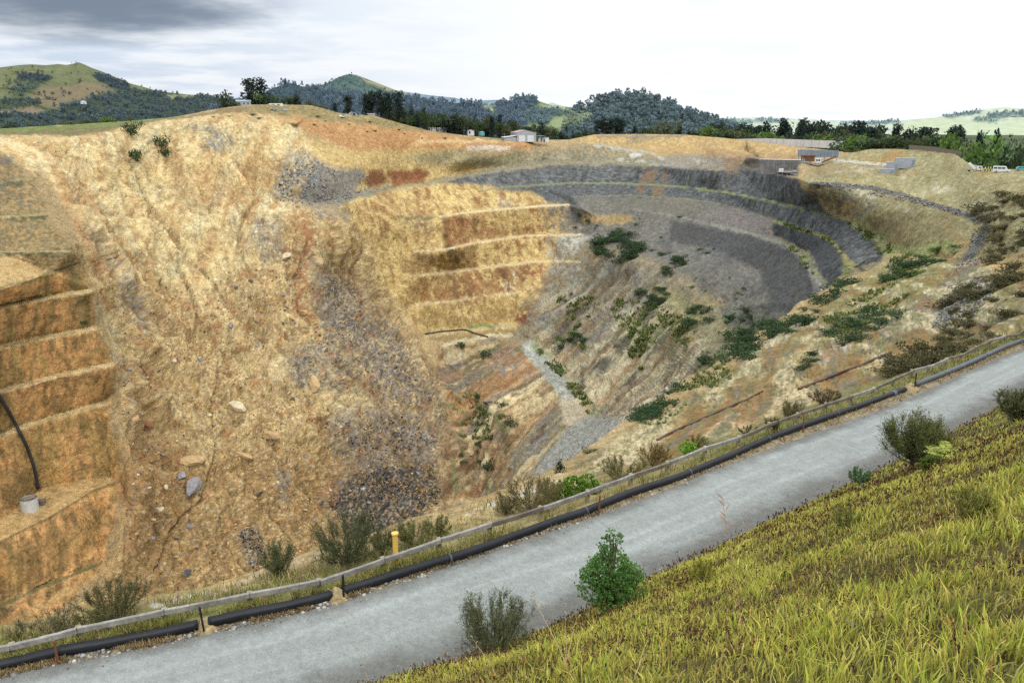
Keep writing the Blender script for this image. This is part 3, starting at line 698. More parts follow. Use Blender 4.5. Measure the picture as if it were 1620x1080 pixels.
# dark broken debris on the slide's right flank and foot
DB = zone([(490,400),(560,440),(640,520),(715,640),(700,760),(640,850),(560,870),(515,790),(555,700),(590,640),(530,560),(500,480)], 22)
var(DB, (146,118,86), sstep(-.3, .3, n2+.4*n4)*.75); var(DB, (118,112,108), sstep(.0, .35, n4+.5*n2)*.7); var(DB, (84,80,78), sstep(.15, .4, fbm(p.q*8, 3, off=81.))*.7)
DK = zone([(520,790),(590,738),(685,735),(700,785),(630,850),(560,865)], 14); var(DK, (84,80,78), sstep(-.25, .15, n2+.5*n4)*.9); var(DK, (56,54,54), sstep(.05, .3, n4)*.8)
DL = zone([(190,560),(250,600),(300,760),(250,930),(170,980),(205,800)], 18); var(DL, (164,118,70), sstep(-.2, .3, n2)*.6)
var(SM, (172,108,64), sstep(.3, .55, n1+.3*ra)*.35)
# gullies
gg = sstep(6.5, 11, np.log2(1+acc)); p.mix(gg*SLD*.45, (140,98,58))

# yellow central benches
C = zone([(545,322),(633,299),(700,290),(780,300),(838,306),(872,326),(885,372),(870,420),(850,470),(815,520),(760,530),(672,530),(640,490),(600,440),(590,390),(560,350)], 6)
p.mix(C, (196,158,92)); var(C, (160,112,62), sstep(.2, 1.5, lg)*.85); var(C, (222,186,118), sstep(.3, 1.6, -lg2)*.75); var(C, (146,118,70), sstep(.1, .5, n1)*.6)
fx = PV[:, 0]*.9+PV[:, 1]*.25; fz = PV[:, 2]
s1 = ridged(np.stack([(fx+.5*fz)/8., fz/12., n1], 1), 4, off=4.); s2 = fbm(np.stack([(fx+.2*fz)/4.5, fz/8., n1+5], 1), 5); s3 = fbm(np.stack([(fx)/14., fz/30., 0*fx+9], 1), 3)
var(C, (150,100,56), sstep(-.02, .3, s3+.35*s2)*.85); var(C, (230,196,122), sstep(.25, .6, s1)*.7); var(C, (136,96,56), sstep(.12, .45, -s2)*.6); var(C, (214,176,104), sstep(.1, .4, s2)*.6)
for P, c, o in (([(560,325),(640,305),(700,330),(690,344),(600,346),(570,340)], (176,130,82), .6), ([(700,345),(760,345),(800,380),(760,382),(705,394)], (164,112,70), .7), ([(630,345),(690,348),(700,390),(640,396)], (180,140,84), .5),
                ([(710,435),(755,430),(755,470),(710,476)], (160,104,66), .8), ([(640,440),(700,436),(705,474),(650,482)], (168,132,70), .6), ([(820,418),(850,416),(840,440),(825,452),(815,430)], (128,88,70), .8),
                ([(840,420),(865,416),(858,430),(835,450)], (154,84,58), .8), ([(650,490),(700,484),(720,478),(720,518),(670,524)], (166,134,74), .6), ([(760,472),(815,468),(812,505),(760,508)], (190,150,80), .6),
                ([(640,360),(690,365),(680,345),(640,348)], (140,132,124), .5), ([(785,310),(810,320),(805,332),(790,330)], (158,150,146), .6), ([(855,325),(900,330),(880,366),(860,360)], (116,112,112), .7), ([(715,395),(735,395),(732,432),(715,430)], (120,92,58), .6),
                ([(640,405),(710,400),(715,428),(640,436)], (150,118,70), .6)):
    p.poly(P, c, 5, o, .25)
p.poly([(698,346),(706,345),(716,396),(736,398),(730,418),(712,416),(706,390)], (92,72,46), 3, .85)
p.poly([(850,304),(905,300),(914,330),(882,332),(862,320)], (98,98,98), 6, .9, .5); p.poly([(862,334),(912,330),(905,366),(880,362)], (122,117,110), 7, .75, .4)
p.poly([(870,372),(905,370),(940,372),(915,400),(890,412),(870,412),(862,390)], (186,178,166), 4, .85, .3); p.poly([(870,418),(915,418),(935,425),(900,440),(860,438)], (176,166,150), 4, .8, .3); p.poly([(895,350),(935,352),(915,366),(895,364)], (182,164,140), 4, .7, .3)
p.poly([(800,430),(815,428),(815,465),(797,465)], (214,200,180), 4, .7, .2)
for L in ([(630,345),(697,343)], ): p.line(L, 3, (130,124,84), .7)
for L in ([(697,343),(750,335),(793,331),(853,326),(900,324)], [(655,398),(703,395),(757,383),(827,373),(920,371)], [(650,437),(703,431),(747,426),(840,414),(873,413),(917,414)], [(653,483),(727,475),(760,468),(825,462)]):
    p.crisp(L, 2.4, (218,192,146), .85)
p.line([(672,530),(727,523),(797,515),(812,516)], 4, (186,164,122), .8); p.line([(740,518),(770,514),(778,516)], 5, (104,132,62), .8)
p.poly([(680,533),(812,520),(820,528),(740,536),(704,544)], (154,126,78), 3, .8); p.line([(700,547),(740,537),(773,531),(810,531)], 3.5, (206,186,146), .9)

for P, c, o in (([(640,440),(747,428),(840,418),(820,462),(727,474),(650,482)], (146,100,58), .55), ([(655,487),(817,468),(812,508),(672,522)], (156,122,66), .6), ([(610,404),(703,398),(757,386),(750,425),(650,436)], (160,120,68), .5), ([(700,346),(790,336),(800,372),(757,380),(704,392)], (168,112,66), .5)):
    m = zone(P, 6); var(m, c, sstep(-.35, .25, s2+.5*n1)*min(1, o*1.5)); var(m, (104,78,52), sstep(.2, .5, s3-.3*s2)*.6)
# foot of the walls, rib and strata
F = zone([(700,550),(815,540),(835,546),(885,610),(895,660),(880,700),(830,780),(800,880),(720,900),(705,800),(715,640),(690,590)], 6)
p.mix(F, (150,128,90)); 
def bands(m, A, B, w, seed, cols):
    q = p.strata(A, B, nrm)+.4*n1*w
    for i, (c, f) in enumerate(cols):
        x = perlin(np.stack([q/(w*(1+.6*i)), n3*.7+seed, 0*q+i*3.3], 1))+.45*perlin(np.stack([q/(w*.35), 0*q+seed, n3*.5+i], 1)); var(m, c, sstep(.05, .3, x)*f)
bands(F, (735,690), (870,588), 6., 1, (((222,196,146), .85), ((118,98,66), .8), ((180,118,62), .7), ((140,136,130), .7)))
F2 = zone([(705,690),(790,700),(820,760),(800,860),(730,900),(700,800)], 10); bands(F2, (745,850), (800,700), 4., 5, (((206,176,120), .8), ((112,86,60), .85), ((150,92,60), .7)))
for P, c, o in (([(705,552),(790,542),(800,560),(760,580),(740,600),(700,585)], (126,112,76), .8), ([(725,555),(745,580),(720,585),(702,570)], (110,108,108), .8), ([(690,550),(705,560),(708,590),(692,580)], (142,82,54), .8), ([(780,570),(815,556),(840,585),(820,600),(780,598)], (156,154,150), .8),
                ([(740,600),(790,600),(790,640),(745,625)], (172,150,118), .6), ([(800,650),(860,600),(880,630),(850,660),(815,690)], (206,172,120), .8), ([(855,620),(866,612),(860,628),(850,632)], (100,98,100), .9), ([(825,730),(870,650),(880,670),(850,740)], (140,136,132), .8),
                ([(745,690),(760,690),(770,780),(755,850),(740,800)], (140,102,78), .8), ([(780,720),(800,700),(810,740),(790,790)], (150,106,64), .7), ([(700,800),(720,790),(716,700),(705,680)], (150,104,66), .5)):
    p.poly(P, c, 6, o, .35)
bands(F*.55, (735,690), (870,588), 5., 1, (((222,196,146), .85), ((112,92,62), .8), ((180,118,62), .7))); bands(F2*.6, (745,850), (800,700), 4., 5, (((206,176,120), .8), ((112,86,60), .85)))
p.line([(842,700),(868,668)], 3, (112,64,44), .8)
for L, w, c in (([(745,620),(765,650),(790,670),(800,680)], 7, (100,118,58)), ([(705,640),(735,650),(725,680)], 7, (112,120,66)), ([(745,560),(800,545)], 4, (120,128,70)), ([(820,550),(868,598),(890,640),(888,700),(870,715)], 5, (126,128,72)), ([(715,730),(722,780)], 6, (96,112,60)), ([(770,740),(772,790)], 6, (98,110,58))):
    p.line(L, w, c, .8, .4)
# scree ramp
p.poly([(824,545),(846,538),(890,568),(918,606),(926,640),(912,668),(890,658),(884,624),(858,592),(834,566)], (164,161,152), 3, .97)
p.poly([(886,630),(922,628),(928,655),(912,674),(890,670)], (192,170,138), 4, .85)
p.line([(845,545),(880,568),(905,600),(930,640),(948,655)], 7, (128,138,66), .85, .5); p.line([(862,548),(895,566),(905,590)], 4, (180,130,66), .5)
p.poly([(905,668),(960,655),(1015,640),(1055,610),(1075,620),(1030,650),(960,690),(900,740),(860,755),(840,750),(880,700)], (164,160,152), 6, .95)
var(zone([(905,668),(1060,610),(1075,620),(900,745),(840,750)], 6), (130,124,114), sstep(.05, .4, n4)*.8)
# strata of the right lower slope
RS = zone([(850,520),(860,470),(960,440),(1060,480),(1120,540),(1090,600),(1000,660),(930,650),(880,570)], 14)
bands(RS, (905,640), (1010,545), 7., 9, (((176,160,126), .8), ((96,90,80), .85), ((168,122,68), .65), ((222,200,156), .55)))
RS2 = zone([(840,500),(880,430),(960,400),(1060,440),(1000,520),(900,560)], 14); bands(RS2, (865,525), (960,445), 9., 12, (((146,116,82), .7), ((104,96,84), .7), ((160,156,146), .5)))
RS3 = zone([(960,650),(1010,590),(1100,540),(1120,560),(1060,630),(990,665)], 10); bands(RS3, (980,650), (1085,550), 4., 15, (((222,196,146), .8), ((150,116,72), .7), ((120,116,108), .6)))
for P, c, o in (([(850,445),(870,430),(930,470),(880,510),(835,500),(815,500),(820,480)], (128,106,82), .7), ([(808,512),(822,490),(842,488),(830,512)], (134,72,54), .9), ([(838,510),(852,490),(858,500),(848,514)], (116,110,104), .8), ([(885,490),(900,478),(910,490),(880,505)], (164,164,162), .8),
                ([(930,560),(958,528),(970,530),(945,560)], (166,160,150), .8), ([(955,575),(990,548),(1002,556),(975,590)], (218,196,156), .85), ([(915,570),(945,560),(960,580),(930,610),(910,600)], (104,100,104), .8), ([(940,600),(990,570),(1040,560),(1010,610),(950,640)], (176,150,106), .7),
                ([(1010,590),(1050,560),(1090,540),(1080,570),(1030,610),(1000,620)], (222,192,140), .8), ([(985,640),(1020,610),(1010,632),(990,650)], (140,116,90), .6), ([(1070,400),(1140,440),(1150,470),(1100,450)], (126,118,104), .6), ([(1085,470),(1130,465),(1150,480),(1120,490)], (176,146,96), .7)):
    p.poly(P, c, 6, o, .35)
bands(RS*.5, (905,640), (1010,545), 6., 9, (((186,170,134), .8), ((92,86,76), .85), ((224,202,158), .6)))
for P, o in (([(980,490),(1010,480),(1030,510),(1010,560),(990,540)], .85), ([(1000,520),(1020,530),(1015,575),(1000,560)], .9), ([(1020,545),(1060,530),(1080,510),(1040,500)], .6), ([(1060,520),(1100,500),(1095,530),(1060,545)], .6), ([(900,480),(918,470),(925,490),(905,492)], .6), ([(870,500),(888,498),(882,515)], .7), ([(1040,460),(1090,470),(1070,490),(1020,480)], .5)):
    p.poly(P, (124,146,66), 8, o, .4)
p.mix(zone([(930,430),(1120,480),(1080,590),(940,560),(860,500),(880,460)], 20)*sstep(.02, .3, n2+.3*n4)*.55, (104,120,64)); p.mix(zone([(900,400),(1130,470),(1080,600),(900,600),(840,500)], 20)*sstep(.1, .3, n4-.3*n2)*.4, (78,92,56)); p.mix(zone([(1080,480),(1240,500),(1200,570),(1080,640),(1020,640)], 14)*sstep(.0, .3, n2+.4*n4)*.7, (116,128,70))
p.mix(zone([(930,360),(1050,400),(1080,470),(960,450)], 16)*sstep(.1, .45, n1)*.5, (150,128,84))

bands(RS*.75, (905,640), (1010,545), 5., 9, (((192,174,138), .85), ((92,86,78), .85), ((226,206,166), .6), ((164,112,62), .6)))
bands(RS3*.8, (980,650), (1085,550), 4., 15, (((230,206,158), .85), ((140,106,66), .8), ((112,108,102), .7)))
bands(RS2*.6, (865,525), (960,445), 6., 12, (((156,122,84), .8), ((100,92,82), .8), ((166,162,152), .6)))
# right upper ground: dry grass, drain, pale scars
U = zone([(1268,285),(1300,262),(1350,240),(1440,234),(1520,244),(1560,264),(1900,270),(1900,460),(1420,402),(1337,347)], 6)
p.mix(U, (160,146,102)); var(U, (178,166,116), sstep(.0, .4, n2)*.7); var(U, (146,128,82), sstep(.05, .5, n1)*.7); var(U, (176,136,76), sstep(.2, .5, -n3)*.6)
for P, o in (([(1275,292),(1300,290),(1360,298),(1400,312),(1340,318),(1290,304)], .85), ([(1410,320),(1440,328),(1452,340),(1420,334)], .9), ([(1480,290),(1530,288),(1525,298),(1470,304)], .7), ([(1520,320),(1560,318),(1585,330),(1560,336),(1530,334)], .7), ([(1425,280),(1440,272),(1440,278),(1430,284)], .8), ([(1450,302),(1490,300),(1470,308)], .6)):
    p.poly(P, (204,190,160), 5, o, .35)
p.poly([(1268,296),(1300,306),(1380,318),(1395,330),(1360,345),(1330,340),(1290,318)], (112,106,102), 5, .75, .3)
p.line([(1285,291),(1313,292),(1380,297),(1447,315),(1497,329),(1537,342)], 5, (112,108,104), .95); p.line([(1537,342),(1560,348),(1556,370),(1547,387),(1530,413)], 12, (124,119,114), .95)
p.poly([(1365,345),(1420,330),(1500,345),(1530,355),(1510,390),(1440,404),(1390,370)], (142,124,82), 8, .7)
p.poly([(1345,350),(1365,352),(1400,378),(1440,392),(1500,378),(1520,390),(1470,405),(1430,430),(1405,408),(1380,382)], (158,164,90), 6, .9, .6)
for L in ([(1080,296),(1147,304),(1213,317),(1263,329),(1337,349)], [(1225,350),(1256,360),(1310,377),(1335,404)], [(1240,384),(1266,400),(1290,430)]):
    p.crisp(L, 2.6, (142,146,78), .85, .5)
p.crisp([(757,303),(800,296),(905,289.5),(1000,290.5),(1080,295.5)], 1.8, (140,138,96), .8); p.crisp([(905,311),(1000,309.5),(1080,314.5),(1137,321)], 1.6, (132,128,100), .6)
p.poly([(1335,405),(1356,420),(1345,440),(1330,440)], (132,136,76), 4, .7); p.line([(1270,398),(1283,415),(1300,445)], 4, (140,144,74), .7, .5)
p.poly([(1180,246),(1215,254),(1262,254),(1265,278),(1215,274),(1172,262)], (112,104,96), 4, .85); p.poly([(1140,250),(1170,248),(1168,275),(1150,272)], (140,110,84), 3, .8); p.poly([(1270,262),(1340,256),(1400,262),(1390,275),(1290,278)], (158,138,98), 4, .8)
p.poly([(1330,262),(1400,264),(1370,274),(1320,270)], (192,178,150), 4, .8, .3); p.line([(1320,254),(1360,256),(1420,262)], 3, (200,194,184), .8)
# top left: grass strip above the scarp
p.poly([(-200,222),(-60,206),(0,203),(115,196),(200,191),(280,184),(300,184),(240,192),(205,200),(150,210),(117,216),(60,213),(0,213),(-200,232)], (122,128,68), 2, .98)
p.poly([(-200,230),(0,210),(70,207),(150,203),(205,198),(180,208),(117,217),(60,213),(0,215)], (132,112,76), 2, .7)
p.poly([(230,193),(300,183),(345,172),(395,168),(393,176),(340,180),(300,186)], (144,120,78), 2, .95)
# bank at far left above the terraces
L1 = zone([(-220,245),(0,240),(30,262),(66,320),(85,360),(125,405),(130,418),(60,432),(-220,520)], 6)
p.mix(L1, (164,132,80)); var(L1, (122,108,72), sstep(-.1, .3, n2)*.85); var(L1, (138,126,112), sstep(.1, .4, n4+.4*n1)*.6); var(L1, (196,154,90), sstep(.1, .4, -n2)*.6); var(L1, (176,140,84), sstep(.4, 1.6, lg)*.6)
for L in ([(-60,300),(0,292),(45,286)], [(-60,360),(0,346),(72,343)], [(-60,408),(0,401),(112,400)]): p.line(L, 8, (92,94,62), .9, .5); p.crisp([(a, b-3) for a, b in L], 1.8, (196,168,112), .6)
p.poly([(-60,290),(0,275),(20,270),(35,310),(0,320)], (118,106,88), 8, .6, .4); p.poly([(0,250),(20,245),(22,258),(5,262)], (110,106,98), 6, .8)
p.poly([(-220,430),(0,408),(30,404),(60,425),(83,432),(0,457),(-220,515)], (206,166,104), 4, .95)
# left terraces
TE = zone([(-220,525),(0,460),(83,433),(130,418),(145,462),(152,522),(180,578),(170,640),(192,760),(165,890),(60,1000),(-220,1160)], 5)
p.mix(TE, (214,154,86)); var(TE, (172,142,74), sstep(.2, 1.5, lg)*.7); var(TE, (182,140,72), sstep(.3, 1.6, -lg2)*.6); var(TE, (120,104,60), sstep(.05, .5, n1)*.6); var(TE, (186,130,66), sstep(.1, .5, n2)*.5); tq = fbm(np.stack([PV[:, 0]/2.6, PV[:, 1]/2.6, PV[:, 2]/14.], 1), 4, off=7.); var(TE, (132,102,58), sstep(.08, .4, tq)*.7); var(TE, (208,160,84), sstep(.15, .45, -tq)*.6)
p.poly([(100,428),(132,420),(150,520),(125,525)], (114,106,64), 10, .6); p.poly([(0,640),(90,690),(100,770),(40,780)], (150,124,66), 8, .4); p.poly([(70,680),(110,660),(120,740),(80,770)], (204,162,82), 8, .5, .3)
for L in ([(-220,560),(0,484),(80,468),(145,458)], [(-220,630),(0,549),(67,533),(150,518)], [(-220,705),(0,618),(93,593),(177,575)], [(-220,790),(0,688),(67,663),(143,643),(167,636)]):
    p.crisp([(a, b+1) for a, b in L], 5, (216,182,124), .95)
    p.line([(a, b-4) for a, b in L], 2.5, (120,112,66), .4, .3)
p.line([(-220,517),(0,457),(83,431),(130,417)], 3, (140,122,70), .7)
p.poly([(-220,935),(0,824),(40,792),(63,775),(110,765),(165,753),(192,760),(150,774),(83,815),(0,857),(-220,962)], (204,164,102), 3, .95)
p.crisp([(-60,886),(0,857),(83,816),(150,775),(190,761)], 2.5, (120,96,60), .8); p.crisp([(0,958),(83,921),(160,891)], 3, (112,102,66), .8)
p.poly([(0,768),(40,750),(60,765),(60,775),(30,800),(0,812)], (140,108,62), 5, .8)
p.poly([(0,880),(160,800),(165,850),(100,900),(0,950)], (148,112,58), 8, .5); p.poly([(-60,925),(0,915),(40,935),(20,970),(-60,1000)], (100,90,76), 6, .5, .3)
p.line([(-220,1080),(0,957),(83,919),(160,888)], 5, (118,112,66), .8, .5); p.line([(0,1000),(80,950),(160,905),(190,880)], 8, (196,156,96), .6)
# random tone over the ground, darker blotches on the steep faces
C = p.C*(1+.10*n2+.10*n4+.05*lg2)[:, None]
C = C*(1-.18*sstep(.1, .5, -n4)*steep)[:, None]
C = C*(1+.14*fbm(PV/1.1, 3)+.10*n4)[:, None]
PCOL = np.clip(fin(C)*1.27*np.array((.99, 1.02, 1.03)), 0, .9)
PUV = (p.u0, p.v0)
SLM = SLD

# ------------------------------------------------------------------ near rim colours
p = Painter(NV, (172,146,98))
n1 = fbm(p.q*1.1, 5, off=31.); n2 = fbm(p.q*5, 4, off=33.); n3 = fbm(p.q*.45, 3, off=37.); n4 = fbm(p.q*16, 2, off=39.)
lg = streaks(fbm(p.q*6, 3, off=2.), recN, 5); lg = (lg-lg.mean())/lg.std()
al = np.ones(p.n)
var(al, (150,120,74), sstep(.05, .5, n1)*.7); var(al, (200,172,120), sstep(.05, .5, n3)*.7)
Z = zone([(900,735),(1060,640),(1200,545),(1330,455),(1420,400),(1840,395),(1840,480),(1620,530),(1340,630),(1080,735),(960,775)], 10)
p.mix(Z, (170,144,92)); var(Z, (148,122,76), sstep(.2, 1.4, lg)*.6); var(Z, (196,156,92), sstep(.1, .5, n1)*.6)
for P, c, o in (([(1040,690),(1130,640),(1210,615),(1215,640),(1170,665),(1080,700)], (198,142,72), .85), ([(1100,690),(1140,678),(1215,625),(1262,620),(1255,640),(1200,670),(1150,695)], (226,196,152), .95), ([(1120,670),(1220,630),(1230,650),(1150,690)], (220,176,130), .7),
                ([(1265,610),(1400,560),(1440,535),(1460,555),(1340,620),(1270,650)], (200,150,80), .9), ([(1310,610),(1350,585),(1400,568),(1430,560),(1400,585),(1330,615)], (226,200,146), .8), ([(1260,560),(1340,545),(1350,570),(1290,610),(1250,600)], (196,170,118), .8),
                ([(1250,595),(1290,580),(1285,610),(1255,615)], (216,184,130), .8), ([(1280,555),(1330,545),(1350,545),(1330,575),(1290,580)], (206,202,192), .75), ([(1400,505),(1440,480),(1480,455),(1510,450),(1495,490),(1470,520),(1440,535),(1390,545)], (136,124,116), .9), ([(1420,520),(1475,500),(1470,525),(1440,540)], (140,112,100), .7),
                ([(1500,440),(1560,425),(1580,470),(1560,500),(1500,530),(1485,500)], (132,127,122), .9), ([(1510,400),(1550,395),(1550,430),(1520,440),(1500,430)], (126,120,114), .9), ([(1560,470),(1620,430),(1840,420),(1840,480),(1620,525),(1480,570),(1500,540)], (126,112,68), .8),
                ([(1330,455),(1420,405),(1520,415),(1500,440),(1430,490),(1340,520),(1300,500)], (142,146,80), .6), ([(1150,600),(1280,520),(1330,510),(1300,545),(1200,600),(1120,650)], (166,150,110), .7), ([(1180,560),(1260,505),(1290,500),(1220,560)], (190,180,158), .7), ([(1000,680),(1060,650),(1120,640),(1040,690),(960,735),(930,735)], (190,162,110), .7),
                ([(930,735),(1040,700),(1100,700),(1060,735),(960,765)], (176,150,100), .7)):
    p.poly(P, c, 7, o, .5)
p.line([(740,812),(800,790),(850,768),(890,752)], 8, (216,196,160), .75, .4); p.line([(700,815),(760,795),(850,765),(930,740)], 5, (186,152,98), .7)
p.poly([(780,790),(850,765),(870,770),(800,800),(770,805)], (214,206,196), 5, .7, .2)
for P, o in (([(1310,500),(1380,470),(1360,520),(1300,540)], .5), ([(1420,430),(1480,405),(1470,430),(1420,460)], .6), ([(1370,545),(1390,525),(1400,540),(1380,560)], .6)):
    p.poly(P, (132,142,70), 7, o, .5)
p.mix(zone([(1500,400),(1620,400),(1620,520),(1480,560)], 10)*sstep(.05, .4, n2)*.7, (104,96,64))
p.mix(zone([(1440,480),(1570,420),(1560,500),(1460,540)], 8)*sstep(.1, .3, n4)*.7, (176,172,166))
bd = CR[18]-CR[13]; bd = bd/np.linalg.norm(bd); bx = np.cross(bd, (0, 0, 1.)); bx /= np.linalg.norm(bx); bz = np.cross(bx, bd)
bq = np.stack([NV@bd/26., NV@bx/2.6, NV@bz/2.6], 1); b1 = fbm(bq, 3, off=3.); b2 = fbm(bq*np.array((1.6, 3., 3.)), 3, off=8.)
FZ = zone([(900,740),(1060,645),(1200,550),(1330,460),(1420,405),(1520,415),(1620,440),(1620,520),(1340,625),(1080,730),(960,770)], 8)
var(FZ, (146,106,60), sstep(.05, .3, b1)*.8); var(FZ, (226,202,158), sstep(.05, .3, -b1)*.7); var(FZ, (128,122,110), sstep(.12, .4, b2)*.7); var(FZ, (110,104,66), sstep(.2, .5, n2+.6*b2)*.6); var(FZ, (122,122,72), sstep(.05, .3, n2+.5*n1-.3*b1)*.6); var(FZ, (96,104,58), sstep(.2, .45, n4+.5*n1)*.5)
# verge between crest and rail: grassy; pale earth scars
vr = np.interp(p.u0, [q[0] for q in RAIL], [q[1] for q in RAIL]); vp = np.interp(p.u0, [q[0] for q in PIPE], [q[1] for q in PIPE]); ve = np.interp(p.u0, [q[0] for q in EDGE_UP], [q[1] for q in EDGE_UP])
wd = np.interp(p.u0, [0, 1000, 1620], [40, 26, 12])
G = sstep(-1.6, -.6, (p.v-vr)/wd)*(1-sstep(.2, .5, (p.v-vp)/np.maximum(ve-vp, 2)))*(1-.6*sstep(560, 760, p.u0)*(1-sstep(1000, 1200, p.u0)))
p.mix(G*.85, (118,122,58)); p.mix(G*sstep(0, .4, n2)*.7, (150,138,80)); p.mix(G*sstep(.1, .4, n4)*.5, (84,88,44))
p.poly([(60,985),(130,968),(233,950),(260,952),(140,985),(20,1010)], (190,160,112), 6, .8, .3); p.poly([(235,955),(333,932),(340,940),(240,962)], (206,196,186), 3, .85, .3); p.poly([(333,935),(413,903),(473,884),(520,868),(500,885),(420,915),(340,945)], (206,178,140), 5, .85, .3)
# dry strip between pipe and track
t = (p.v-vp)/np.maximum(ve-vp, 2)
D = sstep(-.2, .1, t); p.mix(D, (150,134,106)); p.mix(D*sstep(0, .4, n2)*.8, (176,150,112)); p.mix(D*sstep(.05, .4, n4)*.7, (112,102,86)); p.mix(D*sstep(.75, 1.05, t)*.8, (138,134,128))
NCOL = 1.2*fin(p.C*(1+.12*n2+.16*n4)[:, None]*(1+.12*fbm(NV/.4, 2))[:, None])
NUV = (p.u0, p.v0)

# ------------------------------------------------------------------ track: pale blue-grey gravel, darker loose edges
q = GV
a = fbm(q/1.3, 4, off=3.); b = fbm(np.stack([GW*9, np.repeat(np.arange(NLEN), NW)/160., 0*GW], 1), 3); c = fbm(q/.16, 2)
base = np.tile(lin((157,160,159)), (len(q), 1))
ed = np.clip(sstep(.60, .93, GW+.12*a)+.85*sstep(.20, .0, GW+.08*a), 0, 1)
base += (lin((112,109,104))-base)*(ed*.9)[:, None]
base += (lin((190,194,192))-base)*(.3*sstep(0, .5, b)*(1-ed))[:, None]
base += (lin((152,152,147))-base)*(.5*sstep(0, .5, -b)*(1-ed))[:, None]
GCOL = fin(base*(1+.06*a+.16*c)[:, None])
# bank soil
bn = fbm(BV/1.5, 4, off=5.)
bs = np.tile(lin((96,88,48)), (len(BV), 1)); bs += (lin((96,78,52))-bs)*sstep(0, .4, bn)[:, None]; bs += (lin((112,104,56))-bs)*sstep(.05, .5, -bn)[:, None]
q = np.tile(1-sstep(.15, .75, ss), len(lo))*sstep(-.6, .4, bn+.3); bs += (lin((128,122,112))-bs)*q[:, None]
BCOL = fin(bs*(1+.2*fbm(BV/.3, 2))[:, None])

def rock_mat(name, bump, k=1.):
    m, nt, b = new_mat(name); at = N(nt, 'ShaderNodeAttribute', attribute_name='Col'); tc = N(nt, 'ShaderNodeTexCoord'); sc_ = N(nt, 'ShaderNodeVectorMath', operation='SCALE'); sc_.inputs['Scale'].default_value = k; nt.links.new(tc.outputs['Object'], sc_.inputs[0]); P = sc_.outputs[0]
    mp = N(nt, 'ShaderNodeMapping'); mp.inputs['Scale'].default_value = (1, 1, .42); nt.links.new(P, mp.inputs[0]); A = mp.outputs[0]
    col = at.outputs['Color']
    def tint(col, vec, scale, lo, hi, rgb, op):
        f, _ = noise_fac(nt, vec, scale, detail=7, rough=.68, lo=lo, hi=hi, a=0, b=op); mm = N(nt, 'ShaderNodeMix', data_type='RGBA', blend_type='MULTIPLY'); nt.links.new(f, mm.inputs[0]); nt.links.new(col, mm.inputs[6]); mm.inputs[7].default_value = (*rgb, 1); return mm.outputs[2]
    col = tint(col, A, .22, .50, .66, (.93, .79, .62), .5)          # rust runs
    col = tint(col, A, .47, .52, .62, (.70, .66, .62), .5)          # dark runs
    col = tint(col, P, .9, .54, .66, (.62, .60, .60), .55)           # pits and stones
    for vec, sc, lo, hi in ((A, .33, .84, 1.2), (P, 1.5, .86, 1.16), (P, 4.5, .86, 1.16)):
        f, _ = noise_fac(nt, vec, sc, detail=6, rough=.65, lo=.32, hi=.68, a=lo, b=hi); col = mul(nt, col, f)
    # joints: edges of warped cells
    w_, _ = noise_fac(nt, P, .25, detail=3, lo=0, hi=1, a=-4, b=4); ad = N(nt, 'ShaderNodeVectorMath', operation='ADD'); cb = N(nt, 'ShaderNodeCombineXYZ'); nt.links.new(w_, cb.inputs[0]); nt.links.new(w_, cb.inputs[1]); nt.links.new(P, ad.inputs[0]); nt.links.new(cb.outputs[0], ad.inputs[1])
    vo = N(nt, 'ShaderNodeTexVoronoi', feature='DISTANCE_TO_EDGE'); vo.inputs['Scale'].default_value = .19; nt.links.new(ad.outputs[0], vo.inputs['Vector'])
    r = N(nt, 'ShaderNodeMapRange'); r.inputs['From Max'].default_value = .05; r.inputs['To Min'].default_value = .70; r.inputs['To Max'].default_value = 1; nt.links.new(vo.outputs['Distance'], r.inputs['Value']); col = mul(nt, col, r.outputs[0])
    nt.links.new(col, b.inputs['Base Color']); b.inputs['Roughness'].default_value = .95; b.inputs['Specular IOR Level'].default_value = .06
    _, f1 = noise_fac(nt, P, .5, detail=9, rough=.68); _, f2 = noise_fac(nt, A, .3, detail=7, rough=.65)
    sm = N(nt, 'ShaderNodeMath', operation='ADD'); nt.links.new(f1, sm.inputs[0]); nt.links.new(f2, sm.inputs[1]); bp = N(nt, 'ShaderNodeBump'); bp.inputs['Strength'].default_value = .9; bp.inputs['Distance'].default_value = bump
    nt.links.new(sm.outputs[0], bp.inputs['Height']); nt.links.new(bp.outputs[0], b.inputs['Normal']); return m
M_rock = rock_mat('pit_rock', 1.7)
#, .95, ((.45, .72, 1.28), (.14, .86, 1.14), (1.7, .82, 1.18)), bump=(.5, 1.3, .8), spec=.08)
M_rim = rock_mat('rim_earth', .30, 2.6)
M_verge = attr_mat('verge_earth', .95, ((6., .75, 1.25), (1.1, .85, 1.15)), bump=(9., .06, .6), spec=.08)
M_track = attr_mat('track_gravel', .95, ((42., .70, 1.3), (14., .86, 1.14), (2., .94, 1.06)), bump=(55., .02, .6), spec=.12)
M_soil = attr_mat('bank_soil', .95, ((16., .6, 1.4), (3., .8, 1.2)), bump=(14., .06, .8), spec=.05)
def structure(name, V, F, C, M): return tag(link(name, np_mesh(name, V, F, C, smooth=True), M), kind='structure')
pit_o = structure('pit_terrain', PV, PF, PCOL, M_rock)
near_o = structure('rim_terrain', NV, NF, NCOL, M_rim)
road_o = structure('gravel_road', GV, GF, GCOL, M_track)
bank_o = structure('bank_terrain', BV, BF, BCOL, M_soil)
BVP = BVHTree.FromPolygons(PV.tolist(), PF.tolist()); BVN = BVHTree.FromPolygons(NV.tolist(), NF.tolist())
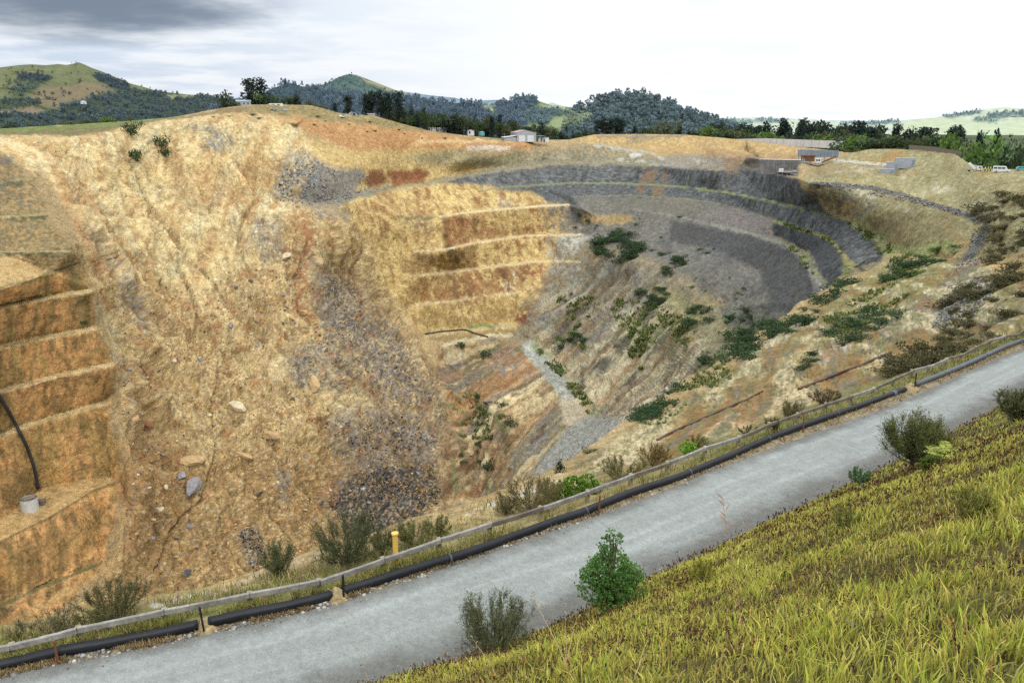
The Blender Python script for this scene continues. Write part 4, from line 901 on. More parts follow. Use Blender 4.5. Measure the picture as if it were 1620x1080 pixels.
BVG = BVHTree.FromPolygons(GV.tolist(), GF.tolist()); BVB = BVHTree.FromPolygons(BV.tolist(), BF.tolist())
def hit(u, v, trees=None):
    """first ground point in the direction of (u,v)"""
    d = Vector(ray(u, v)).normalized(); best = None
    for t in (trees or (BVB, BVG, BVN, BVP)):
        h = t.ray_cast(Vector((0, 0, 0)), d, 5000)
        if h[0] is not None and (best is None or h[3] < best[1]): best = (h[0], h[3], h[1])
    return best
def drop(x, y, trees=None):
    """ground height under (x, y)"""
    best = None
    for t in (trees or (BVG, BVN, BVB, BVP)):
        h = t.ray_cast(Vector((x, y, 200)), Vector((0, 0, -1)), 1000)
        if h[0] is not None and (best is None or h[0].z > best): best = h[0].z
    return best
# ================================================================== sky and sun
SUN_EL, SUN_AZ = math.radians(56), math.radians(166)      # azimuth from +Y, clockwise seen from above: behind the lookout, to its right
w = bpy.data.worlds.new('World'); scene.world = w; w.use_nodes = True
nt = w.node_tree; nt.nodes.clear()
out = N(nt, 'ShaderNodeOutputWorld'); bg = N(nt, 'ShaderNodeBackground'); nt.links.new(bg.outputs[0], out.inputs[0])
sky = N(nt, 'ShaderNodeTexSky'); sky.sky_type = 'NISHITA'; sky.sun_disc = False; sky.sun_elevation = SUN_EL; sky.sun_rotation = SUN_AZ
sky.air_density = 1.2; sky.dust_density = 2.5
tc = N(nt, 'ShaderNodeTexCoord')
def xyz(v):
    s = N(nt, 'ShaderNodeSeparateXYZ'); nt.links.new(v, s.inputs[0]); return s.outputs
X, Yc, Zc = xyz(tc.outputs['Generated'])
def math_(op, a, b=None, c=None):
    n = N(nt, 'ShaderNodeMath', operation=op)
    for i, q in enumerate((a, b, c)):
        if q is None: continue
        if isinstance(q, (int, float)): n.inputs[i].default_value = q
        else: nt.links.new(q, n.inputs[i])
    return n.outputs[0]
def rng(v, a, b, c=0., d=1.):
    r = N(nt, 'ShaderNodeMapRange'); r.interpolation_type = 'SMOOTHSTEP'
    for k, q in zip(('From Min', 'From Max', 'To Min', 'To Max'), (a, b, c, d)): r.inputs[k].default_value = q
    nt.links.new(v, r.inputs['Value']); return r.outputs['Result']
def mixc(f, a, b):
    m = N(nt, 'ShaderNodeMix', data_type='RGBA')
    if isinstance(f, (int, float)): m.inputs[0].default_value = f
    else: nt.links.new(f, m.inputs[0])
    for i, q in ((6, a), (7, b)):
        if isinstance(q, tuple): m.inputs[i].default_value = (*q, 1)
        else: nt.links.new(q, m.inputs[i])
    return m.outputs[2]
# cloud layer seen in perspective: direction projected on a plane overhead
zc = math_('MAXIMUM', math_('ADD', Zc, .10), .02)
cv = N(nt, 'ShaderNodeCombineXYZ'); nt.links.new(math_('DIVIDE', X, zc), cv.inputs[0]); nt.links.new(math_('DIVIDE', Yc, zc), cv.inputs[1])
def cl(scale, detail, off):
    n = N(nt, 'ShaderNodeTexNoise'); n.inputs['Scale'].default_value = scale; n.inputs['Detail'].default_value = detail; n.inputs['Roughness'].default_value = .55
    m = N(nt, 'ShaderNodeMapping'); m.inputs['Location'].default_value = off; nt.links.new(cv.outputs[0], m.inputs[0]); nt.links.new(m.outputs[0], n.inputs['Vector']); return n.outputs['Fac']
c1 = cl(.55, 7, (1.3, .2, 0)); c2 = cl(1.3, 6, (4.1, 2.2, 0))
S_ = 10.0                                                    # the background runs at 0.1
side = rng(X, -.60, .30)                                      # blue-grey on the left, white glare on the right
white = tuple(v*S_ for v in (1.12, 1.125, 1.12)); pale = tuple(v*S_ for v in (.60, .70, .85))
lay = mixc(side, pale, white)
lay = mixc(math_('MULTIPLY', rng(c2, .40, .60), .70), lay, tuple(v*S_ for v in (1.0, 1.02, 1.04)))
lay = mixc(math_('MULTIPLY', rng(c1, .46, .66), .24), lay, tuple(v*S_ for v in (.78, .86, .97)))
sk_ = mixc(.90, sky.outputs[0], lay)
# the slate-coloured cloud bank high on the left
dx = math_('SUBTRACT', X, -.475); dz = math_('SUBTRACT', Zc, .122)
dd = math_('ADD', math_('POWER', math_('DIVIDE', dx, .17), 2), math_('POWER', math_('DIVIDE', dz, .036), 2))
dd = math_('ADD', dd, math_('MULTIPLY', math_('SUBTRACT', c2, .5), 2.8))
dark = rng(dd, 2.0, .0)
sk_ = mixc(math_('MULTIPLY', dark, .93), sk_, tuple(v*S_ for v in (.17, .22, .29)))
# an overcast sky is brightest overhead
up = rng(Zc, .16, .75, 1., 2.0); gm = N(nt, 'ShaderNodeMix', data_type='RGBA', blend_type='MULTIPLY'); gm.inputs[0].default_value = 1
cc = N(nt, 'ShaderNodeCombineColor')
for k in range(3): nt.links.new(up, cc.inputs[k])
nt.links.new(sk_, gm.inputs[6]); nt.links.new(cc.outputs[0], gm.inputs[7])
nt.links.new(gm.outputs[2], bg.inputs['Color']); bg.inputs['Strength'].default_value = .106
sd = bpy.data.lights.new('sun', 'SUN'); sd.energy = 1.35; sd.angle = math.radians(11); sd.color = (1, .96, .90)
so = bpy.data.objects.new('sun', sd); COL.objects.link(so)
dv = Vector((math.sin(SUN_AZ)*math.cos(SUN_EL), math.cos(SUN_AZ)*math.cos(SUN_EL), math.sin(SUN_EL)))
so.rotation_euler = dv.to_track_quat('Z', 'Y').to_euler()
scene.view_settings.view_transform = 'Standard'; scene.view_settings.look = 'None'; scene.view_settings.exposure = 0; scene.view_settings.gamma = 1
scene.render.engine = 'CYCLES'
scene.cycles.use_denoising = False; scene.cycles.max_bounces = 5; scene.cycles.diffuse_bounces = 2; scene.cycles.transparent_max_bounces = 6
# ================================================================== foliage builders
def rot_frames(n, rng):
    a = rng.normal(size=(n, 3)); a /= np.linalg.norm(a, axis=1)[:, None]
    b = rng.normal(size=(n, 3)); b -= (a*b).sum(1)[:, None]*a; b /= np.linalg.norm(b, axis=1)[:, None]
    return a, b
def leaf_quads(P, sz, rng, asp=.6, axis=None, jit=1.):
    """one pointed leaf-clump face at every point; axis biases the long direction"""
    n = len(P); a, b = rot_frames(n, rng)
    if axis is not None:
        a = axis + jit*a*.6; a /= np.linalg.norm(a, axis=1)[:, None]
        b = b-(a*b).sum(1)[:, None]*a; b /= np.linalg.norm(b, axis=1)[:, None]
    sz = np.broadcast_to(np.asarray(sz, float), (n,))[:, None]
    V = np.stack([P-a*sz*.5, P+b*sz*asp*.5-a*sz*.05, P+a*sz*.5, P-b*sz*asp*.5-a*sz*.05], 1).reshape(-1, 3)
    F = np.arange(4*n).reshape(n, 4)
    return V, F
def rep4(C): return np.repeat(C, 4, 0)
def trunk_mesh(h, r, rng, limbs=5, bend=.08, spread=.35):
    bm = bmesh.new(); pts = []; x = y = 0.
    for k in range(6):
        pts.append((x, y, h*k/5)); x += rng.normal()*bend*h*.2; y += rng.normal()*bend*h*.2
    tube(bm, pts, [r*(1-.8*k/5)+.002 for k in range(6)], 7)
    for k in range(limbs):
        i = 1+int(rng.integers(0, 4)); p = np.array(pts[i]); a = rng.uniform(0, 6.28); L = h*spread*rng.uniform(.6, 1.)
        q = p+np.array((math.cos(a)*L, math.sin(a)*L, L*.55)); mid = (p+q)/2+np.array((0, 0, -.05*L))
        tube(bm, [p, mid, q], [r*.45, r*.3, r*.08], 5)
    return bm
def crown_points(kind, n, rng):
    """unit-height crown (z 0..1), half width about .5 for round"""
    P = []
    if kind == 'round':
        cs = [(rng.normal()*.16, rng.normal()*.16, rng.uniform(.35, .82), rng.uniform(.16, .28)) for _ in range(9)] + [(0, 0, .55, .33)]
    elif kind == 'pine':                       # irregular tiers on a tall axis
        cs = []
        for k in range(12):
            z = .22+.75*k/11; w = .30*(1-.55*((z-.2)/.8)**1.5); a = rng.uniform(0, 6.28); d = w*rng.uniform(.2, .9)
            cs.append((math.cos(a)*d, math.sin(a)*d, z, .10+.08*rng.random()))
        cs += [(0, 0, z, .13) for z in (.35, .5, .65, .8, .92)]
    elif kind == 'cone':
        cs = [(0, 0, z, .05+.24*(1-z)**.9) for z in np.linspace(.1, .96, 14)]
        cs += [(math.cos(a)*.22*(1-z), math.sin(a)*.22*(1-z), z, .10) for z, a in zip(rng.uniform(.1, .8, 10), rng.uniform(0, 6.28, 10))]
    elif kind == 'column':
        cs = [(rng.normal()*.05, rng.normal()*.05, z, .20*math.sin(min(1, (1.05-z)*2.2)*1.57)+.05) for z in np.linspace(.12, .95, 12)]
        cs += [(rng.normal()*.12, rng.normal()*.12, z, .09) for z in rng.uniform(.5, .95, 8)]
    elif kind == 'bush':
        cs = [(rng.normal()*.30, rng.normal()*.30, rng.uniform(.2, .6), rng.uniform(.22, .36)) for _ in range(8)] + [(0, 0, .45, .4)]
    w = np.array([c[3]**2 for c in cs]); k = rng.choice(len(cs), n, p=w/w.sum()); C = np.array(cs)[k]
    d = rng.normal(size=(n, 3)); d /= np.linalg.norm(d, axis=1)[:, None]
    r = C[:, 3]*rng.uniform(.55, 1.05, n)
    p = C[:, :3]+d*r[:, None]*np.array((1, 1, .8)); p[:, 2] = np.clip(p[:, 2], .04, 1.02)
    return p, d, k, cs
M_leaf = attr_mat('foliage', .75, ((.7, .8, 1.2),), spec=.2, trans=.38)
M_bark = flat_mat('bark', (.10, .08, .06), .9, scales=((6., .6, 1.4),))
M_twig = attr_mat('twiggy_foliage', .8, ((4., .7, 1.3),), spec=.15, trans=.2)
def foliage_cols(n, rgb, rng, k=None, var=.25, tip=None):
    c = np.tile(lin(rgb)*.85, (n, 1))*(1+var*rng.normal(size=(n, 1))).clip(.35, 1.9)
    if k is not None: c *= (.78+.44*rng.random(int(k.max())+1))[k][:, None]
    c *= 1+.08*rng.normal(size=(n, 3))
    return c
def tree_mesh(name, kind, n, rgb, seed, leaf=.09, trunk=.02, asp=.7):
    """far trees: unit height, trunk and crown in one small mesh"""
    rng = np.random.default_rng(seed); P, d, k, cs = crown_points(kind, n, rng)
    V, F = leaf_quads(P, leaf*rng.uniform(.6, 1.3, n), rng, asp); C = rep4(foliage_cols(n, rgb, rng, k))
    bm = trunk_mesh(.8 if kind != 'bush' else .4, trunk, rng, 3, .03, .3)
    for c in cs:
        if math.hypot(c[0], c[1]) > .03: z0 = max(.05, min(.75 if kind != 'bush' else .3, c[2]-.2)); tube(bm, [(0, 0, z0), (c[0]*.55, c[1]*.55, (z0+c[2])/2), (c[0]*1.15, c[1]*1.15, c[2]+.03)], [trunk*.5, trunk*.35, trunk*.12], 4)
    bm.verts.ensure_lookup_table()
    bmesh.ops.triangulate(bm, faces=bm.faces)
    TV = np.array([v.co[:] for v in bm.verts]); TF = np.array([[l.index for l in f.verts]+[f.verts[0].index] for f in bm.faces]); bm.free()
    F3 = np.concatenate([F[:, [0, 1, 2]], F[:, [0, 2, 3]], TF[:, :3]+len(V)])
    return np_mesh(name, np.concatenate([V, TV]), F3, np.concatenate([C, np.tile(lin((74, 62, 48))*.6, (len(TV), 1))]))
VAR = {}
def variants(key, kind, n, rgb, cnt=3, **k):
    VAR[key] = []
    for i in range(cnt):
        me = tree_mesh(key, kind, n, rgb, 100+len(VAR)*10+i, **k); me.materials.append(M_leaf); VAR[key].append(me)
variants('dark_pine', 'pine', 620, (52, 66, 58), 4, leaf=.075, trunk=.018)
variants('round_tree', 'round', 560, (72, 88, 58), 4, leaf=.085)
variants('olive_tree', 'round', 520, (92, 98, 66), 3, leaf=.085)
variants('bright_tree', 'round', 560, (98, 126, 62), 3, leaf=.085)
variants('cone_tree', 'cone', 480, (48, 62, 52), 3, leaf=.07)
variants('column_tree', 'column', 620, (70, 82, 56), 2, leaf=.07)
variants('gorse', 'bush', 420, (64, 86, 54), 4, leaf=.12)
variants('gorse_light', 'bush', 420, (104, 124, 60), 3, leaf=.12)
variants('heath', 'bush', 380, (98, 94, 62), 4, leaf=.13)
def put(key, loc, h, wd, name, label, cat, group=None, rz=None):
    """one standing plant: a mesh shared by its kind, its own object"""
    o = bpy.data.objects.new(name, R.choice(VAR[key])); COL.objects.link(o)
    o.location = loc; o.scale = (wd, wd, h); o.rotation_euler = (0, 0, R.uniform(0, 6.28) if rz is None else rz)
    return tag(o, label, cat, group)
# ================================================================== land beyond the pit
def hill(name, crest, Y, Yb, zb, base, patches, K=34, amp=.03, canopy=None, prof=1.0):
    """a hill whose ridge follows crest; its near flank runs down to Yb at height zb"""
    cu = np.arange(crest[0][0], crest[-1][0]+.1, 2.2); cv = np.interp(cu, [c[0] for c in crest], [c[1] for c in crest])
    Pc = np.array([PY(u, v, Y) for u, v in zip(cu, cv)]); n = len(cu)
    Pb = Pc*(Yb/Y); Pb[:, 2] = zb
    t = np.linspace(0, 1, K)[None, :, None]
    G = Pc[:, None]*(1-t)+Pb[:, None]*t
    G[..., 2] = Pb[:, None, 2]+(Pc[:, None, 2]-Pb[:, None, 2])*(1-t[..., 0]**prof)
    bk = Pc*1.06; bk[:, 2] = zb; G = np.concatenate([bk[:, None], G], 1); K += 1
    V = G.reshape(-1, 3); H = float(np.ptp(V[:, 2])); w = np.tile(np.r_[0, np.sin(np.linspace(0, 1, K-1)*math.pi)**.5], n)
    V = V + np.stack([0*w, -w*Y*.02*fbm(V/(Y*.05), 4, off=Y % 7), w*amp*H*fbm(V/(Y*.03), 4)], 1)
    p = Painter(V, base); p.mix(sstep(0, .5, fbm(p.q*2.2, 4, off=2))*.5, tuple(int(c*.82) for c in base)); p.mix(sstep(.05, .5, fbm(p.q*3.1, 4, off=12))*.4, tuple(min(255, int(c*1.15)) for c in base))
    fm = np.zeros(p.n)
    for P, c, soft, fo in patches:
        m = p.pmask(P, soft); p.mix(m, c)
        if fo: fm = np.maximum(fm, m)
        else: fm = fm*(1-m)
    if canopy is not None: fm = np.full(p.n, 1.)
    tx = fbm(p.q*14, 3, off=4.); C = p.C*(1+(.12+.35*fm[:, None])*tx[:, None])
    ii = np.arange(n*K).reshape(n, K); F = np.stack([ii[:-1, :-1], ii[:-1, 1:], ii[1:, 1:], ii[1:, :-1]], -1).reshape(-1, 4)
    o = tag(link(name, np_mesh(name, V, F, fin(C), smooth=True), M_hill), kind='structure')
    return o, V, fm, fin(C)
M_hill = attr_mat('hill_ground', 1., ((.02, .85, 1.15),), spec=.03)
M_wood = attr_mat('far_woodland', .95, ((.05, .9, 1.1),), spec=.03, trans=.45)
def forest(name, V, fm, C, count, h, seed, rgb=None, wide=.45, leaves=26, tall=1., lift=1.45, haze=.16):
    """far woodland that reads as one mass"""
    rng = np.random.default_rng(seed); k = np.nonzero(fm > .55)[0]
    k = rng.choice(k, min(count, len(k)*3)); B = V[k]+rng.normal(size=(len(k), 3))*np.array((h*.5, h*.5, 0))
    n = len(k); hh = h*rng.uniform(.6, 1.35, n)
    P = np.repeat(B, leaves, 0); H = np.repeat(hh, leaves); d = rng.normal(size=(len(P), 3)); d /= np.linalg.norm(d, axis=1)[:, None]
    z = rng.uniform(.15, 1, len(P)); wdt = wide*np.sqrt(np.clip(1.15-z, .05, 1))
    P = P+np.stack([d[:, 0]*wdt*H, d[:, 1]*wdt*H, z*H*tall], 1)
    Vq, Fq = leaf_quads(P, H*.42*rng.uniform(.6, 1.2, len(P)), rng, .8)
    base = C[k] if rgb is None else np.tile(lin(rgb)*KALB, (n, 1))
    base = (base + (lin((150, 168, 190))*KALB-base)*haze)*lift  # distance haze painted into the leaf colours as a blue-grey mix
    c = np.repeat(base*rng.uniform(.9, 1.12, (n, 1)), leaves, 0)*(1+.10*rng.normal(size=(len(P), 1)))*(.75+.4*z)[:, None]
    return tag(link(name, np_mesh(name, Vq, Fq, rep4(c)), M_wood), kind='stuff')

# farthest first; distance haze is painted into the hills' bluish base colours
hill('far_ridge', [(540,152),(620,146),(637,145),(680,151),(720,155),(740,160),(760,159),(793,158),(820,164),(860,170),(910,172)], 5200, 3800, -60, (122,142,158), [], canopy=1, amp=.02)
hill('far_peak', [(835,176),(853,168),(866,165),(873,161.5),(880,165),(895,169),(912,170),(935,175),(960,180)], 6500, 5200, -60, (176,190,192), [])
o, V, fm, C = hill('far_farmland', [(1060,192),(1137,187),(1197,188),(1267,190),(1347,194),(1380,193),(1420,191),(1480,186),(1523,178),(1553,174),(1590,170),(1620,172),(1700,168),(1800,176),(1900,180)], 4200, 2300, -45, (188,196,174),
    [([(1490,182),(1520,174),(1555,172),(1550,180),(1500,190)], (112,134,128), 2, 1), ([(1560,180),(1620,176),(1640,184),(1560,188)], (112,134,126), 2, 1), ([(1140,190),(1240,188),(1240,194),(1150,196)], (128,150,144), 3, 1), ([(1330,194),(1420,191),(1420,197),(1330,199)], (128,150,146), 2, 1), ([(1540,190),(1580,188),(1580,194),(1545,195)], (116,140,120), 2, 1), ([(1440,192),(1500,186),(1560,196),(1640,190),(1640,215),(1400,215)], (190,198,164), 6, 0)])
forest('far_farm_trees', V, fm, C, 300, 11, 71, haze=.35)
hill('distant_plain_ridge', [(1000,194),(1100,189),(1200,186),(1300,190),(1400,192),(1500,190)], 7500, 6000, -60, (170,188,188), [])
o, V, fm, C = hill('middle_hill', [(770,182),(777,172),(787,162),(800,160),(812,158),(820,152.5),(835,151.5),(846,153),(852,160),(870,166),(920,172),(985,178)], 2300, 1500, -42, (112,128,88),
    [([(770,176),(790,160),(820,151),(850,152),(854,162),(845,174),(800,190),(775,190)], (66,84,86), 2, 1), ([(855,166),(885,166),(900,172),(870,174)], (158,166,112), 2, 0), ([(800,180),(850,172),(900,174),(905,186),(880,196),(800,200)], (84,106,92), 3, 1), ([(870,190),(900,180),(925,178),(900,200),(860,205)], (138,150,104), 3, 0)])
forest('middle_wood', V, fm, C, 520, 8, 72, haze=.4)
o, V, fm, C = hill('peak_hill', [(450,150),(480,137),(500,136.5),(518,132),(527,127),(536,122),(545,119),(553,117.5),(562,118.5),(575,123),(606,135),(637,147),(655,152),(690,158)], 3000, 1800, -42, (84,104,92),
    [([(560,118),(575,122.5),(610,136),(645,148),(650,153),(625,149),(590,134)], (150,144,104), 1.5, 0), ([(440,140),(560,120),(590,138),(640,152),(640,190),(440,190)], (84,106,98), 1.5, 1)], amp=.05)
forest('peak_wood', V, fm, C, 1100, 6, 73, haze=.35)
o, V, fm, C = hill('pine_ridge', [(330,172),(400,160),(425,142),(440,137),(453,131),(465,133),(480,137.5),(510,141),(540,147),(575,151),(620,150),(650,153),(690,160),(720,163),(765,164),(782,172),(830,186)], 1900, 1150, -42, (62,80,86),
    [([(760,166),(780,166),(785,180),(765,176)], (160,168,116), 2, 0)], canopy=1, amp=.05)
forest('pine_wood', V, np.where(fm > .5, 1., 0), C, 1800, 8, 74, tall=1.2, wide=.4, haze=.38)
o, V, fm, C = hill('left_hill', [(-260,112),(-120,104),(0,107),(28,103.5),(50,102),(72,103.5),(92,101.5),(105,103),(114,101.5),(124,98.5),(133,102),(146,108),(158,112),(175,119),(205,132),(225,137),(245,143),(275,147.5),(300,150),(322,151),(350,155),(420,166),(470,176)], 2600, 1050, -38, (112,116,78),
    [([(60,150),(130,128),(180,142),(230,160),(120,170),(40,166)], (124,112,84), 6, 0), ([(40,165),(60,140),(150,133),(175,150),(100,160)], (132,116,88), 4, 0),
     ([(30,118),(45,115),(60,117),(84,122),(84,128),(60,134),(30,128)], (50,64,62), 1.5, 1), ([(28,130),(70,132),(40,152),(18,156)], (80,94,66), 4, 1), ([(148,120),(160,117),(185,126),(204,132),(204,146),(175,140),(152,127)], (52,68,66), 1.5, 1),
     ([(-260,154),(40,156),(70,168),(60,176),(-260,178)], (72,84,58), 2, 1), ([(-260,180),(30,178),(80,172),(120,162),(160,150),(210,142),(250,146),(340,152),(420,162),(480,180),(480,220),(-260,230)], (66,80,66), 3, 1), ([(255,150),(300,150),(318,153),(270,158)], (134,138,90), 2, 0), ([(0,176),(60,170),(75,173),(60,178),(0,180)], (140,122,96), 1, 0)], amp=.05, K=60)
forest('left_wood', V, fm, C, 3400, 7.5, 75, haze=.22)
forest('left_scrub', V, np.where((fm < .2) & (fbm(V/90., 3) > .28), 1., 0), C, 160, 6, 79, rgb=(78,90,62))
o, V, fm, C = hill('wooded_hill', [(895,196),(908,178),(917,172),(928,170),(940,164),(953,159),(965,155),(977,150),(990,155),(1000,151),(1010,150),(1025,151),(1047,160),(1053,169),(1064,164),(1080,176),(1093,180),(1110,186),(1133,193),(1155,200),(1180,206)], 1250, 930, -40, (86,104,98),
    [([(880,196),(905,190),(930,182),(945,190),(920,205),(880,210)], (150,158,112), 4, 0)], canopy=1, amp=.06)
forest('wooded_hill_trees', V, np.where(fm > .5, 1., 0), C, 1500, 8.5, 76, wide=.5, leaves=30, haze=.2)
# flat country between the pit and the hills
az = np.linspace(-.75, .75, 160); rr = np.geomspace(1, 40, 60)
skx = np.array([PY(*q) for q in SKY]); r0 = np.interp(az, np.arctan2(skx[:, 0], skx[:, 1]), np.hypot(skx[:, 0], skx[:, 1]))*1.2+50
Rg = r0[:, None]*rr[None]; V = np.stack([Rg*np.sin(az)[:, None], Rg*np.cos(az)[:, None], 0*Rg-42], -1).reshape(-1, 3); V[:, 2] += 2*fbm(V/150., 3)
C = np.tile(lin((96,108,72)), (len(V), 1)); C += (lin((74,88,64))-C)*sstep(-.1, .3, fbm(V/120., 4))[:, None]
ii = np.arange(len(V)).reshape(160, 60); F = np.stack([ii[:-1, :-1], ii[:-1, 1:], ii[1:, 1:], ii[1:, :-1]], -1).reshape(-1, 4)
structure('farmland_plain', V, F, fin(C), M_hill)
PLAIN_Z = -42

# ------------------------------------------------------------------ trees beyond the rim
def skyY(u): return float(np.interp(u, [q[0] for q in SKY], [q[2] for q in SKY]))
def tree_at(key, u, vt, wpx, Y, name, label, cat='tree', group=None):
    top = PY(u, vt, Y); x = top[0]; z = drop(x, Y, (BVP,))
    if z is None or z < PLAIN_Z: z = PLAIN_Z
    wd = wpx/FPX*Y/.62; h = max(3., top[2]-z, .85*wd); z = top[2]-h
    return put(key, (x, Y, z-.1), h, wd, name, label, cat, group)
# the knoll on the left
tree_at('column_tree', 354, 144, 36, 542, 'cypress', 'broad rounded cypress at the left end of the knoll, left of the white house')
tree_at('dark_pine', 392, 126, 36, 556, 'pine_tree', 'tall dark pine behind the house on the knoll, left of two')
tree_at('dark_pine', 411, 124, 36, 560, 'pine_tree', 'tall dark pine on the knoll, right of the pair behind the house')
tree_at('bright_tree', 408, 145, 15, 553, 'broadleaf_tree', 'small light green tree in front of the two tall pines on the knoll')
tree_at('round_tree', 431, 144, 26, 560, 'broadleaf_tree', 'round green tree right of the tall pines on the knoll')
tree_at('round_tree', 455, 149, 22, 572, 'broadleaf_tree', 'low dark round tree left of the pointed conifer on the knoll')
tree_at('cone_tree', 468, 142, 22, 570, 'conifer', 'pointed dark conifer alone on the middle of the knoll')
for u, vt, w in ((372, 160, 9), (425, 163, 8), (492, 159, 14), (508, 163, 14)):
    tree_at('olive_tree', u, vt, w, skyY(u)+6, 'shrub', 'low olive shrub on the crest of the knoll among the houses', 'shrub', 'shrubs on the knoll')
g = 'dark pines behind the arched hut'
tree_at('dark_pine', 529, 163, 14, 590, 'pine_tree', 'short dark pine left of the arched hut', group=None)
tree_at('dark_pine', 550, 152, 24, 600, 'pine_tree', 'dark pine standing directly behind the arched hut')
for u, vt, w in ((577, 149, 20), (588, 144, 22), (601, 143, 22), (614, 147, 22), (583, 155, 18), (608, 155, 18), (629, 145, 26)):
    tree_at('dark_pine', u, vt, w, 640, 'pine_tree', 'tall dark pine in the dense clump right of the arched hut', 'tree', g)
tree_at('cone_tree', 650, 155, 16, 700, 'conifer', 'thin pointed conifer at the right end of the pine clump')
g = 'trees of the belt behind the orange terraces'; lb = 'dark tree in the long belt between the pine clump and the grey shed'
for i in range(74):
    u = 612+i*4.0+R.uniform(-3, 3); top = np.interp(u, [612, 650, 720, 780, 830, 910], [166, 168, 175, 181, 193, 205])
    back = R.random() < .5; key = R.choice(['dark_pine', 'round_tree', 'round_tree', 'cone_tree', 'olive_tree', 'dark_pine'])
    tree_at(key, u, top+R.uniform(-4, 9)+(0 if back else 6), R.uniform(13, 22), skyY(u)+(R.uniform(60, 130) if back else R.uniform(8, 40)), 'belt_tree', lb, 'tree', g)
tree_at('cone_tree', 722, 170, 22, 770, 'conifer', 'broad dark conifer rising above the belt behind the white sheds')
g = 'pines left of the wooded hill foot'
for u, vt in ((946, 190), (955, 187), (966, 189), (975, 187), (985, 189), (960, 194), (980, 195)):
    tree_at('dark_pine', u, vt, 17, 850, 'pine_tree', 'dark pine in the compact clump above the bare ochre bank right of the grey shed', 'tree', g)
tree_at('olive_tree', 1052, 187, 36, 860, 'broadleaf_tree', 'large spreading olive green tree on the ochre bank under the wooded hill')
for u, vt, w, k in ((1004, 199, 14, 'dark_pine'), (1018, 199, 18, 'round_tree'), (1033, 202, 14, 'olive_tree'), (1076, 199, 16, 'dark_pine'), (1090, 200, 16, 'cone_tree'), (1100, 205, 14, 'round_tree'), (928, 203, 14, 'round_tree'), (938, 206, 12, 'olive_tree'), (915, 207, 12, 'round_tree')):
    tree_at(k, u, vt, w, 860, 'bank_tree', 'small tree along the top of the ochre bank near the large olive tree', 'tree', 'small trees on the ochre bank')
tree_at('bright_tree', 1125, 197, 30, 840, 'broadleaf_tree', 'wide mid green tree left of the long concrete wall')
g = 'trees of the belt behind the long concrete wall'
for i in range(120):
    u = 1108+i*3.5+R.uniform(-3, 3); back = R.random() < .55
    top = (np.interp(u, [1110, 1180, 1250, 1330, 1420, 1500], [200, 197, 191, 195, 200, 203]) if back else np.interp(u, [1110, 1200, 1330, 1420, 1500], [205, 206, 208, 213, 210]))+R.uniform(-4, 6)
    key = R.choice(['dark_pine', 'dark_pine', 'round_tree', 'cone_tree']) if back else R.choice(['round_tree', 'olive_tree', 'bright_tree', 'cone_tree', 'round_tree'])
    tree_at(key, u, top, R.uniform(24, 40) if back else R.uniform(26, 44), (R.uniform(860, 960) if u < 1200 else R.uniform(800, 900)) if back else max(np.interp(u, [1100, 1157, 1335, 1345, 1420, 1500], [830, 800, 625, 560, 510, 470]), 0)+R.uniform(12, 45), 'belt_tree',
            'dark tall tree in the rear row behind the long concrete wall' if back else 'lower leafy tree in the front row behind the long concrete wall', 'tree', g+(', rear row' if back else ', front row'))
g = 'trees at the right edge behind the minibus'
for u, vt, w, k, Y in ((1528, 216, 24, 'olive_tree', 480), (1552, 209, 24, 'dark_pine', 500), (1578, 206, 22, 'dark_pine', 510), (1600, 208, 22, 'cone_tree', 500), (1618, 214, 26, 'round_tree', 480), (1640, 212, 30, 'round_tree', 470), (1540, 224, 26, 'bright_tree', 440), (1615, 230, 24, 'round_tree', 400), (1506, 222, 26, 'olive_tree', 520), (1630, 246, 24, 'bright_tree', 360), (1548, 246, 18, 'round_tree', 390), (1570, 250, 18, 'bright_tree', 380)):
    tree_at(k, u, vt, w, Y, 'roadside_tree', 'tree in the mixed grove behind the minibus at the right edge', 'tree', g)
tree_at('bright_tree', 1562, 210, 60, 410, 'broadleaf_tree', 'large pale green tree behind the people and the minibus')
tree_at('cone_tree', 1592, 229, 44, 385, 'conifer', 'dark broad conifer right behind the white minibus')
for i in range(16):
    u = 1345+i*11+R.uniform(-4, 4); tree_at(R.choice(['heath', 'gorse', 'gorse_light']), u, np.interp(u, [1345, 1440, 1520], [234, 230, 238])+R.uniform(-2, 2), R.uniform(9, 14), skyY(u)+R.uniform(4, 14), 'scrub_bush', 'scrubby bush along the timber fence on the grassy mound', 'shrub', 'scrub along the timber fence')
for i in range(26):
    u = -20+i*9+R.uniform(-4, 4); Y = skyY(u)+R.uniform(15, 70)
    tree_at(R.choice(['round_tree', 'gorse', 'olive_tree']), u, np.interp(u, [-20, 120, 240], [200, 190, 182])+R.uniform(-4, 4), R.uniform(10, 18), Y, 'valley_tree', 'dark low tree in the hollow behind the green grass strip at the left', 'tree', 'low trees behind the grass strip')
tree_at('bright_tree', 165, 183, 22, 500, 'broadleaf_tree', 'bright green round tree behind the grass strip at the left')
